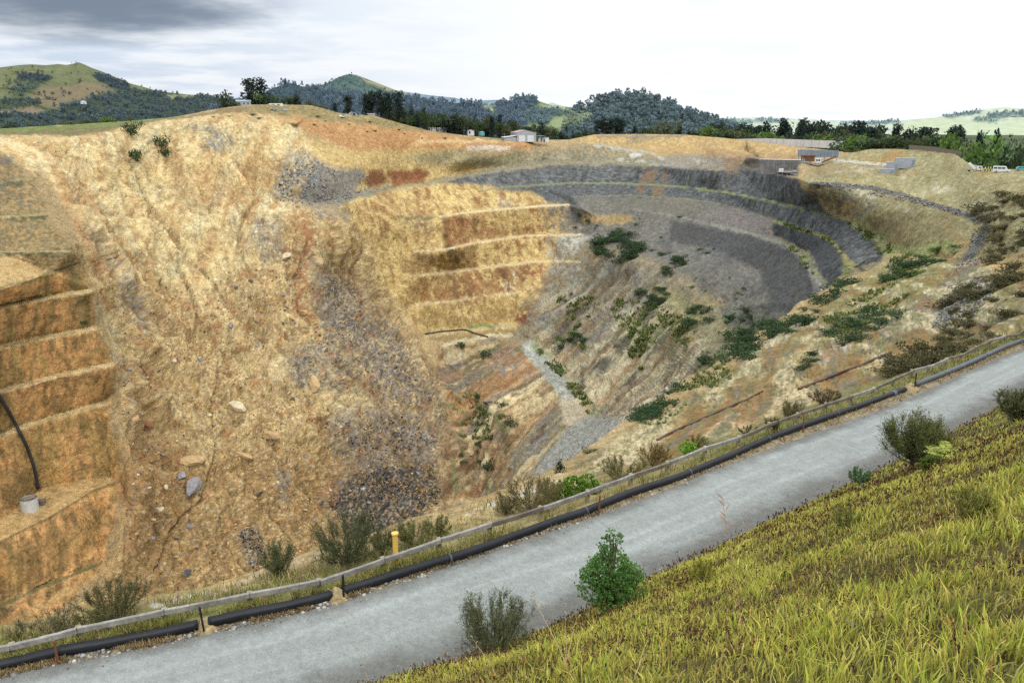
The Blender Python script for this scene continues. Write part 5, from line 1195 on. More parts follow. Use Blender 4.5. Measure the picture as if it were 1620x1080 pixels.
# ================================================================== buildings and plant around the rim
M_iron = flat_mat('corrugated_iron', (.36, .385, .405), .55, .2, ((.25, .85, 1.1), (1.5, .9, 1.08)))
M_white = flat_mat('white_paint', (.64, .65, .65), .5, 0, ((.5, .92, 1.05),))
M_rust = flat_mat('rusty_iron', (.20, .085, .05), .85, .2, ((.6, .6, 1.4), (3., .8, 1.2)))
M_redroof = flat_mat('weathered_red_roof', (.34, .24, .21), .7, 0, ((.4, .7, 1.25),))
M_dark = flat_mat('dark_opening', (.03, .03, .033), .8)
M_conc = flat_mat('concrete', (.44, .43, .40), .9, 0, ((.12, .8, 1.12), (1.2, .85, 1.12)))
M_stain = flat_mat('stained_concrete', (.20, .19, .18), .95, 0, ((.25, .6, 1.3), (1.5, .75, 1.2)))
M_pale = flat_mat('pale_concrete_panel', (.68, .66, .62), .9, 0, ((.08, .85, 1.1), (.8, .9, 1.08)))
M_steel = flat_mat('grey_steel', (.26, .29, .32), .55, .4, ((.4, .75, 1.2),))
M_block = flat_mat('grey_painted_steel', (.36, .39, .42), .6, .1, ((.2, .8, 1.15), (1.5, .9, 1.1)))
M_glass = flat_mat('window_glass', (.05, .07, .08), .1, 0, ((.3, .9, 1.1),), spec=.6)
M_tyre = flat_mat('tyre_rubber', (.02, .02, .02), .8)
M_wood = M_wood
M_post = flat_mat('weathered_timber', (.20, .165, .12), .9, 0, ((7., .6, 1.35), (40., .8, 1.2)))
M_vest = flat_mat('hi_vis_fabric', (.62, .72, .08), .7)
M_navy = flat_mat('dark_trousers', (.03, .035, .06), .85)
M_skin = flat_mat('skin', (.50, .32, .24), .6)
M_orange = flat_mat('orange_paint', (.55, .24, .05), .6)
M_bluecar = flat_mat('pale_blue_paint', (.30, .38, .46), .35, 0, ((.5, .9, 1.08),), spec=.5)
M_teal = flat_mat('teal_paint', (.10, .36, .38), .35, 0, spec=.5)
class Frame:
    """local axes standing on the ground: x to the right as seen from the lookout, y away, z up"""
    def __init__(s, name, u, v, Y, label, cat, turn=0., group=None, sink=0.):
        if Y is None:
            h_ = hit(u, v, (BVP,)); P = np.array(h_[0])
        else: P = PY(u, v, Y)
        s.o = empty(name, (P[0], P[1], P[2]-sink), -math.atan2(P[0], P[1])+turn, label, cat, group); s.px = float(np.linalg.norm(P))/FPX
    def part(s, name, mat, boxes=(), cyls=(), parent=None, extra=None, smooth=False):
        bm = bmesh.new()
        for c, z in boxes: box(bm, c, z)
        for c in cyls: cyl(bm, *c)
        if extra: extra(bm)
        return bm_obj(name, bm, mat, parent or s.o, smooth)
def gable(bm, w, d, h, r, ox=0, oy=0, over=.3, t=.15):
    """two roof slopes, ridge running along y"""
    for sx in (-1, 1):
        p = [(ox, oy-over, h+r), (ox+sx*(w/2+over), oy-over, h-over*r/(w/2)), (ox+sx*(w/2+over), oy+d+over, h-over*r/(w/2)), (ox, oy+d+over, h+r)]
        lo_ = [bm.verts.new(q) for q in p]; hi_ = [bm.verts.new((q[0], q[1], q[2]+t)) for q in p]
        bm.faces.new(lo_); bm.faces.new(hi_[::-1])
        for i in range(4): bm.faces.new((lo_[i], lo_[(i+1) % 4], hi_[(i+1) % 4], hi_[i]))
def shell(bm, w, d, h, r, ox=0, oy=0):
    p = [(-w/2, 0), (w/2, 0), (w/2, h), (0, h+r), (-w/2, h)]
    a = [bm.verts.new((ox+x, oy, z)) for x, z in p]; b = [bm.verts.new((ox+x, oy+d, z)) for x, z in p]
    bm.faces.new(a); bm.faces.new(b[::-1])
    for i in range(5): bm.faces.new((a[i], a[(i+1) % 5], b[(i+1) % 5], b[i]))
# big grey shed
f = Frame('machinery_shed', 833, 224, 715, 'big grey corrugated shed with rusty roof and two roller doors above the terraces', 'shed', .28, sink=.6)
W, D_, H_ = 17.5, 22, 8.2
f.part('wall', M_iron, extra=lambda bm: shell(bm, W, D_, H_, 2.0))
f.part('roof', M_redroof, extra=lambda bm: gable(bm, W, D_, H_, 2.0))
for x in (-4.2, 3.6): f.part('roller_door', M_white, [((x, -.08, 3.1), (5.6, .12, 5.2))] + [((x, -.16, .9+k*.55), (5.5, .06, .1)) for k in range(9)])
lt = f.part('lean_to', M_iron, [((-14.5, 6, 2.1), (11, 10, 4.2))]); f.part('lean_to_roof', M_white, extra=lambda bm: box(bm, (-14.6, 6, 4.9), (12.2, 11.4, .2), rot=Matrix.Rotation(-.11, 3, 'Y')), parent=lt)
an = f.part('open_annex', M_steel, [((13.2, 3, 5.2), (8.6, 7, .25))] + [((x, y, 2.6), (.3, .3, 5.1)) for x in (9.4, 13.2, 17) for y in (0, 6)] + [((13.2, 6.4, 2.4), (8.2, .15, 4.8))])
f.part('tank', M_conc, cyls=[((12.6, 2.4, 0), (12.6, 2.4, 4.2), 1.7, 1.7, 14)], parent=an)
f = Frame('site_cabin', 863, 224, 722, 'small white flat roofed cabin at the right end of the big grey shed', 'cabin', .1, sink=.5)
f.part('wall', M_white, [((0, 1.5, 1.9), (6, 3, 3.8))]); f.part('roof', M_iron, [((0, 1.5, 3.9), (6.4, 3.4, .2))]); f.part('door', M_dark, [((-1.2, -.05, 1.2), (1, .1, 2.2))])
for nm, u, v, Y, w, h, lb in (('long_shed', 695, 209, 735, 15, 3.2, 'longer low white shed at the head of the orange terraces'), ('short_shed', 714, 212, 735, 9, 3.4, 'shorter white shed standing right of the longer low one'), ('white_hut', 745, 213, 740, 9, 4, 'small white gabled hut between the low white sheds and the big grey shed')):
    f = Frame(nm, u, v, Y, lb, 'shed', .15, sink=1.)
    f.part('wall', M_white, extra=lambda bm: shell(bm, 6, 8, h-.6+1, .9) if nm == 'white_hut' else box(bm, (0, 3, h/2+.5), (w, 6, h+1)))
    f.part('roof', M_iron, extra=lambda bm: gable(bm, 6, 8, h+.4, .9) if nm == 'white_hut' else box(bm, (0, 3, h+1.1), (w+.6, 6.6, .18), rot=Matrix.Rotation(.05, 3, 'X')))
    f.part('window' if nm != 'white_hut' else 'door', M_dark, [((-1.2, -.05, h*.55+.7), (1.4, .1, 1.3 if nm != 'white_hut' else 2.2))])
f = Frame('water_tank', 762, 214, 742, 'round dark green water tank in the scrub left of the big grey shed', 'tank', sink=.5)
f.part('shell', M_teal, cyls=[((0, 0, 0), (0, 0, 3.2), 2.6, 2.6, 16)]); f.part('lid', M_steel, cyls=[((0, 0, 3.2), (0, 0, 3.9), 2.7, .4, 16)])
# arched hut
f = Frame('arched_hut', 560, 184, 575, 'grey half round corrugated hut with an open dark doorway on the knoll', 'hut', .12, sink=.4)
def arch(bm, r, d, y0=0, n=16, t=.18):
    for rr_, fl in ((r, 1), (r-t, 0)):
        a = [bm.verts.new((rr_*math.cos(math.pi*k/n), y0, rr_*math.sin(math.pi*k/n))) for k in range(n+1)]
        b = [bm.verts.new((rr_*math.cos(math.pi*k/n), y0+d, rr_*math.sin(math.pi*k/n))) for k in range(n+1)]
        for k in range(n): bm.faces.new((a[k], a[k+1], b[k+1], b[k]))
f.part('shell', M_iron, extra=lambda bm: arch(bm, 3.4, 9))
def disc(bm):
    c = [bm.verts.new((3.2*math.cos(math.pi*k/16), .35, 3.2*math.sin(math.pi*k/16))) for k in range(17)]; bm.faces.new(c)
f.part('end_wall', M_iron, extra=disc); f.part('doorway', M_dark, [((0.2, .28, 1.2), (1.7, .12, 2.4))])
# knoll houses and vehicles
f = Frame('farmhouse', 386, 167, 545, 'pale low house with a light roof under the tall pines on the knoll', 'house', .1, sink=.6)
f.part('wall', M_iron, extra=lambda bm: box(bm, (0, 3.5, 1.5), (9, 6, 3.0))); f.part('roof', M_iron, extra=lambda bm: [box(bm, (0, 2.0, 3.6), (10, 3.7, .18), rot=Matrix.Rotation(.28, 3, 'X')), box(bm, (0, 5.2, 3.6), (10, 3.7, .18), rot=Matrix.Rotation(-.28, 3, 'X'))])
for x in (-2.6, .2, 2.8): f.part('window', M_glass, [((x, .46, 1.9), (1.1, .1, 1.1))])
f = Frame('caravan', 437, 170, 548, 'long white caravan on the knoll behind the pale blue vehicles', 'caravan', .1, sink=.2)
f.part('body', M_white, [((0, 1.1, 1.6), (9, 2.3, 2.0)), ((0, 1.1, 2.65), (8.6, 2.1, .15))]); f.part('window', M_glass, [((-2, -.08, 1.9), (1.6, .08, .7)), ((1.6, -.08, 1.9), (1.6, .08, .7))])
for x in (-1.2, 1.2): f.part('wheel', M_tyre, cyls=[((x, .1, .35), (x, .35, .35), .38, .38, 12)])
def car(u, v, Y, paint, label, cat, turn, body='car', sink=.05):
    f = Frame('parked_'+body, u, v, Y, label, cat, turn, sink=sink)
    van = body == 'minibus'; L, Wd = (5.6, 2.0) if van else (4.4, 1.75)
    prof = [(-L/2, .35), (L/2, .35), (L/2, .95), (L/2-.9, 1.15), (L/2-1.5, 2.25), (-L/2+.05, 2.25)] if van else [(-L/2, .35), (L/2, .35), (L/2, .8), (L/2-1.2, .95), (L/2-2.0, 1.45), (-L/2+.9, 1.45), (-L/2, .95)]
    def ex(bm):
        a = [bm.verts.new((x, 0, z)) for x, z in prof]; b = [bm.verts.new((x, Wd, z)) for x, z in prof]
        bm.faces.new(a); bm.faces.new(b[::-1])
        for i in range(len(a)): bm.faces.new((a[i], a[(i+1) % len(a)], b[(i+1) % len(a)], b[i]))
        bmesh.ops.bevel(bm, geom=bm.edges[:], offset=.07, segments=2, affect='EDGES')
    f.part('body', paint, extra=ex)
    if van:
        for x in (-2.0, -.75, .5): f.part('window', M_glass, [((x, -.012, 1.65), (1.05, .05, .62))])
        f.part('windscreen', M_glass, extra=lambda bm: box(bm, (L/2-1.17, Wd/2, 1.72), (.06, 1.6, .8), rot=Matrix.Rotation(-.5, 3, 'Y')))
    else:
        for x in (-.75, .45): f.part('window', M_glass, [((x-.2, -.012, 1.15), (.95, .05, .36))])
    for x in (-L*.31, L*.31):
        for y in (.08, Wd-.08):
            w_ = f.part('wheel', M_tyre, cyls=[((x, y-.11, .34), (x, y+.11, .34), .34, .34, 14)]); f.part('rim', M_iron, cyls=[((x, y-.125, .34), (x, y+.125, .34), .19, .19, 10)], parent=w_)
    for x, mt in ((L/2-.02, M_white), (-L/2+.02, M_rust)):
        for y in (.3, Wd-.3): f.part('headlight' if x > 0 else 'tail_light', mt, [((x, y, .78), (.08, .3, .16))])
    return f
car(434, 174, 530, M_bluecar, 'pale blue vehicle parked on the knoll, nearer the house', 'car', .2)
car(448, 176, 526, M_bluecar, 'pale blue vehicle parked lower on the knoll, farther from the house', 'car', -.5)
car(543, 186, 560, M_white, 'small white car parked on the track left of the arched hut', 'car', .9)
f = Frame('pink_hut', 588, 185, 590, 'low hut with a faded pinkish roof right of the arched hut', 'hut', .1, sink=.3)
f.part('wall', M_conc, [((0, 2, 1.1), (5, 4, 2.2))]); f.part('roof', M_redroof, extra=lambda bm: box(bm, (0, 2, 2.35), (5.6, 4.6, .2), rot=Matrix.Rotation(.1, 3, 'X')))
# long pale wall
A_ = PY(1157, 224, 790); B_ = PY(1335, 232.5, 600)
wl = empty('concrete_wall', tuple(A_), 0, 'long pale panelled concrete wall above the plant, ending in poles', 'wall')
def wallpart(name, mat, t0, t1, z0, z1, th, off=0.):
    a = A_+(B_-A_)*t0; b = A_+(B_-A_)*t1; d = (b-a); d[2] = 0; L = np.linalg.norm(d); n_ = np.array((d[1], -d[0], 0))/L
    bm = bmesh.new(); P = []
    for q in (a, b):
        for sgn in (-1, 1):
            for z in (z0, z1): P.append(bm.verts.new(tuple(q-A_+n_*(off+sgn*th/2)+np.array((0, 0, z)))))
    for f_ in ((0, 1, 3, 2), (4, 6, 7, 5), (0, 4, 5, 1), (2, 3, 7, 6), (1, 5, 7, 3), (0, 2, 6, 4)): bm.faces.new([P[i] for i in f_])
    return bm_obj(name, bm, mat, wl)
NP_ = 34
for k in range(NP_): wallpart('panel', M_pale, k/NP_+.0006, (k+1)/NP_-.0006, -1.5, 2.2+1.9*min(1, k/12.), .25)
for k in range(0, NP_+1, 2): wallpart('post', M_conc, max(0, k/NP_-.0012), min(1, k/NP_+.0012), -1.8, 2.4+1.9*min(1, k/12.), .45, .05)
f = Frame('lamp_pole', 1331, 248, 545, 'thin grey pole with a lamp head at the right end of the long concrete wall', 'pole')
f.part('pole', M_steel, cyls=[((0, 0, -.5), (0, 0, 7.2), .12, .09, 8)]); f.part('lamp_head', M_white, [((0, -.3, 7.2), (.5, .9, .2))]); f.part('switch_box', M_white, [((0, -.2, 1.2), (.7, .4, .9))])
f = Frame('mast', 1267, 258, 560, 'thin bare mast rising in front of the grey screen of the plant', 'pole')
f.part('pole', M_steel, cyls=[((0, 0, -.5), (0, 0, 13), .12, .07, 8)]); f.part('crossarm', M_steel, [((0, 0, 12.2), (1.6, .12, .12))])
# crushing plant
f = Frame('crushing_plant', 1289, 263, None, 'steel crushing plant with grey ribbed screen, rusty hopper and white cab on the platform', 'machine', -.12, sink=.3)
p1 = f.px
f.part('screen_wall', M_steel, [((0, 9, 7.4), (23.6, .3, 4.2))] + [((x, 8.8, 7.4), (.25, .25, 4.3)) for x in np.linspace(-11.6, 11.6, 13)])
for x in (-11, -4, 4, 11): f.part('column', M_steel, [((x, 9.3, 3.), (.4, .4, 8.4))])
f.part('hopper', M_rust, [((-5.2, 6, 4.4), (7.4, 5, 3.4)), ((-5.2, 6, 6.2), (8, 5.6, .3))])
for x in np.linspace(-8.4, -1.8, 7): f.part('rib', M_rust, [((x, 3.4, 4.4), (.22, .25, 3.3))])
f.part('conveyor', M_rust, extra=lambda bm: box(bm, (7.2, 5, 4.2), (8.4, 1.6, 1.0), rot=Matrix.Rotation(-.45, 3, 'Y')))
f.part('deck', M_steel, [((0, 2.2, 1.6), (15, 4, .3))] + [((x, .5, .6), (.3, .3, 2.2)) for x in (-7, -3.5, 0, 3.5, 7)])
for x in np.linspace(-7.2, 7.2, 9): f.part('rail_post', M_iron, [((x, .25, 2.4), (.1, .1, 1.3))])
f.part('handrail', M_iron, [((0, .25, 3.05), (14.6, .1, .1)), ((0, .25, 2.5), (14.6, .07, .07))])
cb = f.part('cab', M_white, [((1.6, .9, 3.6), (3.0, 2.2, 2.6))]); f.part('cab_window', M_glass, [((.95, -.25, 3.9), (.9, .1, 1.1)), ((2.25, -.25, 3.9), (.9, .1, 1.1))], parent=cb)
f.part('pipe_stack', M_iron, cyls=[((-7.5, 1.4, 1.7), (-7.5, 1.4, 5.), .3, .3, 8), ((-6.4, 1.4, 1.7), (-6.4, 1.4, 4.4), .3, .3, 8)])
f = Frame('steel_platform', 1249, 275, None, 'low grey steel platform with railings and boxes left of the crushing plant', 'platform', -.1, sink=.8)
f.part('deck', M_steel, [((0, 2, 1.6), (14, 4, .25))]); 
for x in np.linspace(-6.6, 6.6, 6): f.part('leg', M_steel, [((x, .4, .5), (.25, .25, 2.2))])
f.part('handrail', M_iron, [((0, .1, 2.8), (13.6, .08, .08)), ((0, .1, 2.3), (13.6, .06, .06))] + [((x, .1, 2.25), (.08, .08, 1.15)) for x in np.linspace(-6.8, 6.8, 8)])
f.part('control_box', M_white, [((-5, 2, 2.6), (2.4, 2, 1.8))]); f.part('motor', M_block, [((3.2, 2, 2.3), (2.2, 1.6, 1.2))], [((1.5, 2, 2.3), (5, 2, 2.3), .5, .5, 10)])
f = Frame('retaining_wall', 1232, 270, None, 'dark stained concrete retaining wall left of the crushing plant', 'wall', -.15, sink=2.)
f.part('wall', M_stain, [((0, 1, 4), (24, 1.2, 8.6))]); 
for x in np.linspace(-11, 11, 8): f.part('buttress', M_stain, [((x, .2, 3.6), (.6, .5, 7.6))])
f.part('coping', M_pale, [((0, 1, 8.5), (24.6, 1.7, .35))])
# grey steel containers
def container(u, v, Y, w, h, d, label, turn, z=0.):
    f = Frame('steel_container', u, v, Y, label, 'container', turn, sink=.3-z)
    f.part('body', M_block, [((0, d/2, h/2), (w, d, h))] + [((x, -.03, h/2), (.12, .12, h*.9)) for x in np.linspace(-w/2+.3, w/2-.3, int(w/.7))])
    f.part('roof', M_iron, [((0, d/2, h+.05), (w+.15, d+.15, .12))]); f.part('door', M_steel, [((w/2-1.0, -.08, h*.45), (1.3, .08, h*.75))])
container(1431, 267, None, 9.6, 5.2, 4, 'tallest light grey steel block, right of the group by the drain', .1, .4)
container(1411, 270, None, 5.6, 4.4, 4, 'middle height grey steel block standing left of the tallest one', .05, .2)
container(1403, 275, None, 6.8, 2.6, 3, 'lowest grey steel block in front of the taller two', 0)
f = Frame('gantry', 1405, 259, None, 'small orange steel frame standing behind the grey steel blocks', 'frame', .1, sink=1.)
f.part('beam', M_orange, [((0, 0, 4.6), (7.4, .4, .4))]); [f.part('leg', M_orange, [((x, 0, 2.2), (.35, .35, 4.6))]) for x in (-3.3, 3.3)]
# minibus, truck, people, car on the rim road
def ground_at(u, v):
    h = hit(u, v); return h[0] if h else Vector(PY(u, v, 330))
h_ = ground_at(1584, 273); car(1584, 273, h_.y, M_white, 'white minibus parked on the rim beside the people in yellow vests', 'minibus', .05, 'minibus')
h_ = ground_at(1617, 270); car(1618, 270, h_.y, M_teal, 'turquoise car at the right edge beyond the minibus', 'car', .1)
h_ = ground_at(1541, 272)
f = Frame('drill_truck', 1541, 272, h_.y, 'small white truck with a raised body near the people on the rim', 'truck', .1, sink=.05)
f.part('chassis', M_steel, [((0, 1, .7), (5.4, 1.6, .3))]); cb = f.part('cab', M_white, [((1.8, 1, 1.5), (1.7, 1.9, 1.5))]); f.part('cab_window', M_glass, [((1.9, .02, 1.8), (.9, .06, .6))], parent=cb)
f.part('tipping_body', M_white, extra=lambda bm: box(bm, (-.9, 1, 2.3), (3.0, 1.9, .9), rot=Matrix.Rotation(.75, 3, 'Y')))
for x in (-1.7, 1.7):
    for y in (.15, 1.85): f.part('wheel', M_tyre, cyls=[((x, y-.13, .4), (x, y+.13, .4), .4, .4, 12)])
def person(u, v, label, seed, group=None):
    g = ground_at(u, v); o = empty('person', tuple(g), seed*1.3, label, 'person', group)
    s_ = .02*math.sin(seed*3)
    vs = [(0, 0, .92), (0, 0, 1.15), (0, 0, 1.42), (0, 0, 1.52), (0, .02, 1.70), (-.10, 0, .86), (-.11, .03+s_, .48), (-.11, -.02, .06), (.10, 0, .86), (.11, -.03-s_, .48), (.11, .04, .06), (-.21, 0, 1.40), (-.26, .03, 1.12), (-.24, .12, .88), (.21, 0, 1.40), (.26, .02, 1.12), (.23, .14, .90), (-.11, .12, .03), (.11, .16, .03)]
    es = [(0, 1), (1, 2), (2, 3), (3, 4), (0, 5), (5, 6), (6, 7), (0, 8), (8, 9), (9, 10), (2, 11), (11, 12), (12, 13), (2, 14), (14, 15), (15, 16), (7, 17), (10, 18)]
    rad = [.15, .14, .16, .055, .11, .09, .065, .05, .09, .065, .05, .065, .05, .04, .065, .05, .04, .045, .045]
    me = bpy.data.meshes.new('body'); me.from_pydata(vs, es, []); b = link('body', me, M_skin, o)
    m_ = b.modifiers.new('skin', 'SKIN')
    for i, r_ in enumerate(rad): me.skin_vertices[0].data[i].radius = (r_, r_*.75)
    me.skin_vertices[0].data[0].use_root = True
    b.modifiers.new('sub', 'SUBSURF').levels = 1; b.modifiers['sub'].render_levels = 1
    def clothes(name, mat, pts, rr_):
        bm = bmesh.new()
        for P, q in zip(pts, rr_): tube(bm, P, q, 10)
        bm_obj(name, bm, mat, o, True)
    clothes('vest', M_vest, [[(0, 0, .88), (0, 0, 1.15), (0, 0, 1.38), (0, 0, 1.46)]], [[.19, .18, .21, .1]])
    clothes('trousers', M_navy, [[(-.09, 0, .92), (-.11, .03+s_, .48), (-.11, -.02, .08)], [(.09, 0, .92), (.11, -.03-s_, .48), (.11, .04, .08)]], [[.13, .095, .085]]*2)
    clothes('hard_hat', M_white, [[(0, .02, 1.72), (0, .02, 1.78), (0, .02, 1.84)]], [[.14, .13, .05]])
for i, u in enumerate((1551, 1558, 1562.5, 1566.5)):
    person(u, 271.5, ('person in a yellow vest standing apart, nearest the white truck', 'person in a yellow vest at the truck end of the group of three', 'person in a yellow vest in the middle of the group of three', 'person in a yellow vest at the minibus end of the group of three')[i], i+1, 'people in yellow vests on the rim')
# utility pole and timber fence on the mound
f = Frame('utility_pole', 1524, 249, 405, 'timber utility pole with crossarm at the right end of the timber fence', 'pole', sink=.5)
f.part('pole', M_post, cyls=[((0, 0, 0), (0, 0, 8.5), .16, .12, 8)]); f.part('crossarm', M_post, [((0, 0, 7.6), (1.8, .14, .16))]); f.part('insulator', M_white, cyls=[((-.7, 0, 7.7), (-.7, 0, 7.95), .06, .06, 6), ((.7, 0, 7.7), (.7, 0, 7.95), .06, .06, 6)])
FA = [PY(1438, 234.5, 478), PY(1480, 238, 445), PY(1521, 246, 412)]
fo = empty('timber_fence', tuple(FA[0]), 0, 'grey close boarded timber fence along the grassy mound below the trees', 'fence')
for k in range(2):
    n_ = 9
    for i in range(n_):
        a = FA[k]+(FA[k+1]-FA[k])*(i/n_)-FA[0]; b = FA[k]+(FA[k+1]-FA[k])*((i+.96)/n_)-FA[0]
        bm = bmesh.new(); nn_ = 6
        for j in range(nn_):
            p_ = a+(b-a)*((j+.5)/nn_); L_ = float(np.linalg.norm((b-a)[:2]))/nn_
            box(bm, (p_[0], p_[1], p_[2]+.6), (L_*.94, .06, 2.4+.1*R.random()), math.atan2((b-a)[1], (b-a)[0]))
        bm_obj('board_panel', bm, M_post, fo)
# tiny white cottage on the far hill
h_ = PY(133, 164, 1500)
f = Frame('hill_cottage', 133, 164, 1450, 'tiny white cottage among the dark woods of the left hill', 'house', .2, sink=1.)
f.part('wall', M_white, extra=lambda bm: shell(bm, 8, 9, 4.6, 2.)); f.part('roof', M_iron, extra=lambda bm: gable(bm, 8, 9, 4.6, 2.)); f.part('door', M_dark, [((0, -.06, 1.5), (1.4, .1, 2.4))])
# ================================================================== things along the track
def at_u(L, P, u):
    us = [q[0] for q in L]; A = np.array(P); return np.array([np.interp(u, us, A[:, k]) for k in range(3)])
def settle(p, trees=(BVN,)):
    z = drop(p[0], p[1], trees); return np.array((p[0], p[1], p[2] if z is None else z))
# ------------------------------------------------------------------ guard rail
M_rail = flat_mat('grey_weathered_rail', (.25, .235, .21), .9, 0, ((1.3, .6, 1.3), (9., .7, 1.25), (45., .85, 1.15)))
M_raildark = flat_mat('dark_stained_rail', (.15, .125, .095), .9, 0, ((2., .6, 1.4), (12., .7, 1.25)))
M_greyrail = M_rail
M_pine = flat_mat('treated_pine_post', (.27, .24, .145), .9, 0, ((5., .6, 1.3), (40., .8, 1.2)))
gr = empty('guard_rail', tuple(at_u(RAIL, P_rail, 800)), 0, 'long low timber guard rail of grey planks on square posts beside the black pipe', 'guard rail')
PU = [-330, -240, -150, -60, 20, 127, 263, 397, 507, 608, 697, 777, 857, 932, 1000, 1058, 1117, 1170, 1218, 1263, 1306, 1347, 1382, 1414, 1443, 1470, 1496, 1520, 1543, 1565, 1586, 1607, 1628, 1650, 1672, 1696, 1720, 1746, 1772, 1798]
posts = [settle(at_u(RAIL, P_rail, u)) for u in PU]
org = np.array(gr.location)
RH = .47
for i, p in enumerate(posts):
    q = posts[min(i+1, len(posts)-1)]-posts[max(i-1, 0)]; a = math.atan2(q[1], q[0]); bm = bmesh.new(); nn = np.array((-math.sin(a), math.cos(a), 0))
    c = p-org+nn*.09
    box(bm, (c[0], c[1], RH/2-.1+c[2]), (.14, .13, RH+.25), a+R.uniform(-.05, .05))
    bmesh.ops.bevel(bm, geom=bm.edges[:], offset=.012, segments=1, affect='EDGES')
    bm_obj('post', bm, M_pine, gr)
for i in range(len(posts)-1):
    a = posts[i]-org; b = posts[i+1]-org; d = b-a; L = np.linalg.norm(d); ang = math.atan2(d[1], d[0]); pit = math.atan2(d[2], math.hypot(d[0], d[1]))
    nn = np.array((math.sin(ang), -math.cos(ang), 0)); c = (a+b)/2+nn*.045+np.array((0, 0, RH-.01+R.uniform(-.012, .012)))
    bm = bmesh.new(); box(bm, (0, 0, 0), (L-.012, .10, .15)); 
    bmesh.ops.subdivide_edges(bm, edges=[e for e in bm.edges if e.calc_length() > 1], cuts=6); bmesh.ops.bevel(bm, geom=bm.edges[:], offset=.009, segments=1, affect='EDGES')
    for v_ in bm.verts: v_.co += Vector((0, R.uniform(-.004, .004), R.uniform(-.004, .004)-.02*(1-(2*v_.co.x/L)**2)*R.uniform(.2, 1)))
    bm.transform(Matrix.Translation(Vector(c)) @ Matrix.Rotation(ang, 4, 'Z') @ Matrix.Rotation(-pit, 4, 'Y'))
    bm_obj('rail', bm, M_rail if PU[i] < 700 or R.random() < .4 else M_raildark, gr)
# ------------------------------------------------------------------ black pipe
M_pipe = flat_mat('black_plastic_pipe', (.011, .012, .015), .5, 0, ((.8, .7, 1.6), (14., .8, 1.3)), spec=.25)
M_pipeg = flat_mat('dusty_plastic_pipe', (.075, .085, .10), .5, 0, ((.8, .8, 1.3), (14., .8, 1.2)), spec=.4)
M_band = flat_mat('scuffed_weld', (.07, .075, .08), .5, 0, ((6., .7, 1.4),))
M_bluep = flat_mat('blue_paint_marks', (.22, .36, .62), .6)
pp = empty('black_pipe', tuple(at_u(PIPE, P_pipe, 800)), 0, 'long thick black plastic pipe lying on the ground between guard rail and track', 'pipe')
porg = np.array(pp.location); PR = .138
def pipe_pts(u0, u1, n):
    o_ = []
    for u in np.linspace(u0, u1, n):
        p = settle(at_u(PIPE, P_pipe, u)); p[2] += PR*.86+.02*math.sin(u*.021); o_.append(p-porg)
    k = np.ones(5)/5; A = np.array(o_); B_ = np.stack([np.convolve(np.pad(A[:, i], 2, 'edge'), k, 'valid') for i in range(3)], 1); return B_
for u0, u1, mt in ((-330, 321, M_pipe), (322, 533.5, M_pipe), (534, 1438, M_pipe), (1441, 1795, M_pipeg)):
    A = pipe_pts(u0, u1, max(14, int((u1-u0)/12))); bm = bmesh.new(); tube(bm, A, PR, 20); sec = bm_obj('pipe_section', bm, mt, pp, True)
    L = np.r_[0, np.cumsum(np.linalg.norm(np.diff(A, axis=0), axis=1))]
    for s_ in np.arange(3.4, L[-1], 5.8):
        c = np.array([np.interp(s_, L, A[:, k]) for k in range(3)]); d = np.array([np.interp(s_+.03, L, A[:, k]) for k in range(3)]); bm = bmesh.new(); cyl(bm, c-(d-c), d, PR+.012, n=20); bm_obj('weld_band', bm, M_band, sec)
bl = pipe_pts(1408, 1416, 3)
for k in range(3):
    bm = bmesh.new(); c = bl[0]+(bl[2]-bl[0])*(k*.4); d = c+(bl[2]-bl[0])*.12; cyl(bm, c, d, PR+.006, n=20); bm_obj('paint_mark', bm, M_bluep, pp)
# stakes
M_blackst = flat_mat('black_steel', (.015, .015, .016), .6)
for u, off, h, mt, lb in ((322, -.24, .75, M_blackst, 'black steel stake at the leftmost gap of the black pipe'), (535, -.24, .72, M_blackst, 'black steel stake in the dirt gap of the pipe left of the yellow post'), (1440, -.22, .95, M_blackst, 'tall black stake at the gap before the grey pipe length'),
                      (95, -.24, .62, M_rust, 'short rusty stake against the black pipe at the far left'), (939, -.24, .72, M_rust, 'rusty stake against the pipe above the small green tree'), (1263, -.24, .85, M_rust, 'rusty stake against the pipe between the tall black stake and the green tree')):
    p = settle(at_u(PIPE, P_pipe, u)); q = at_u(PIPE, P_pipe, u+6)-at_u(PIPE, P_pipe, u-6); a = math.atan2(q[1], q[0]); p = p+np.array((-math.sin(a), math.cos(a), 0))*off
    o = empty('pipe_stake', tuple(p), a, lb, 'stake'); bm = bmesh.new(); box(bm, (0, 0, h/2-.12), (.05, .05, h+.24)); bm_obj('shaft', bm, mt, o); bm = bmesh.new(); cyl(bm, (0, 0, h-.02), (0, 0, h+.03), .04, .02, 8); bm_obj('head', bm, mt, o); o.rotation_euler = (R.uniform(-.06, .06), R.uniform(-.06, .06), a)
# yellow marker post
p = settle(np.array(PZ(627, 897, -12.95)))
o = empty('marker_post', tuple(p), 0, 'short round yellow marker post with a flat cap behind the guard rail', 'post')
M_yel = flat_mat('yellow_paint', (.68, .43, .10), .55, 0, ((3., .8, 1.1), (20., .9, 1.08)))
bm = bmesh.new(); cyl(bm, (0, 0, -.2), (0, 0, 1.12), .082, n=20); bm_obj('shaft', bm, M_yel, o, False); bm = bmesh.new(); cyl(bm, (0, 0, 1.12), (0, 0, 1.165), .105, n=20); bm_obj('cap', bm, M_yel, o)
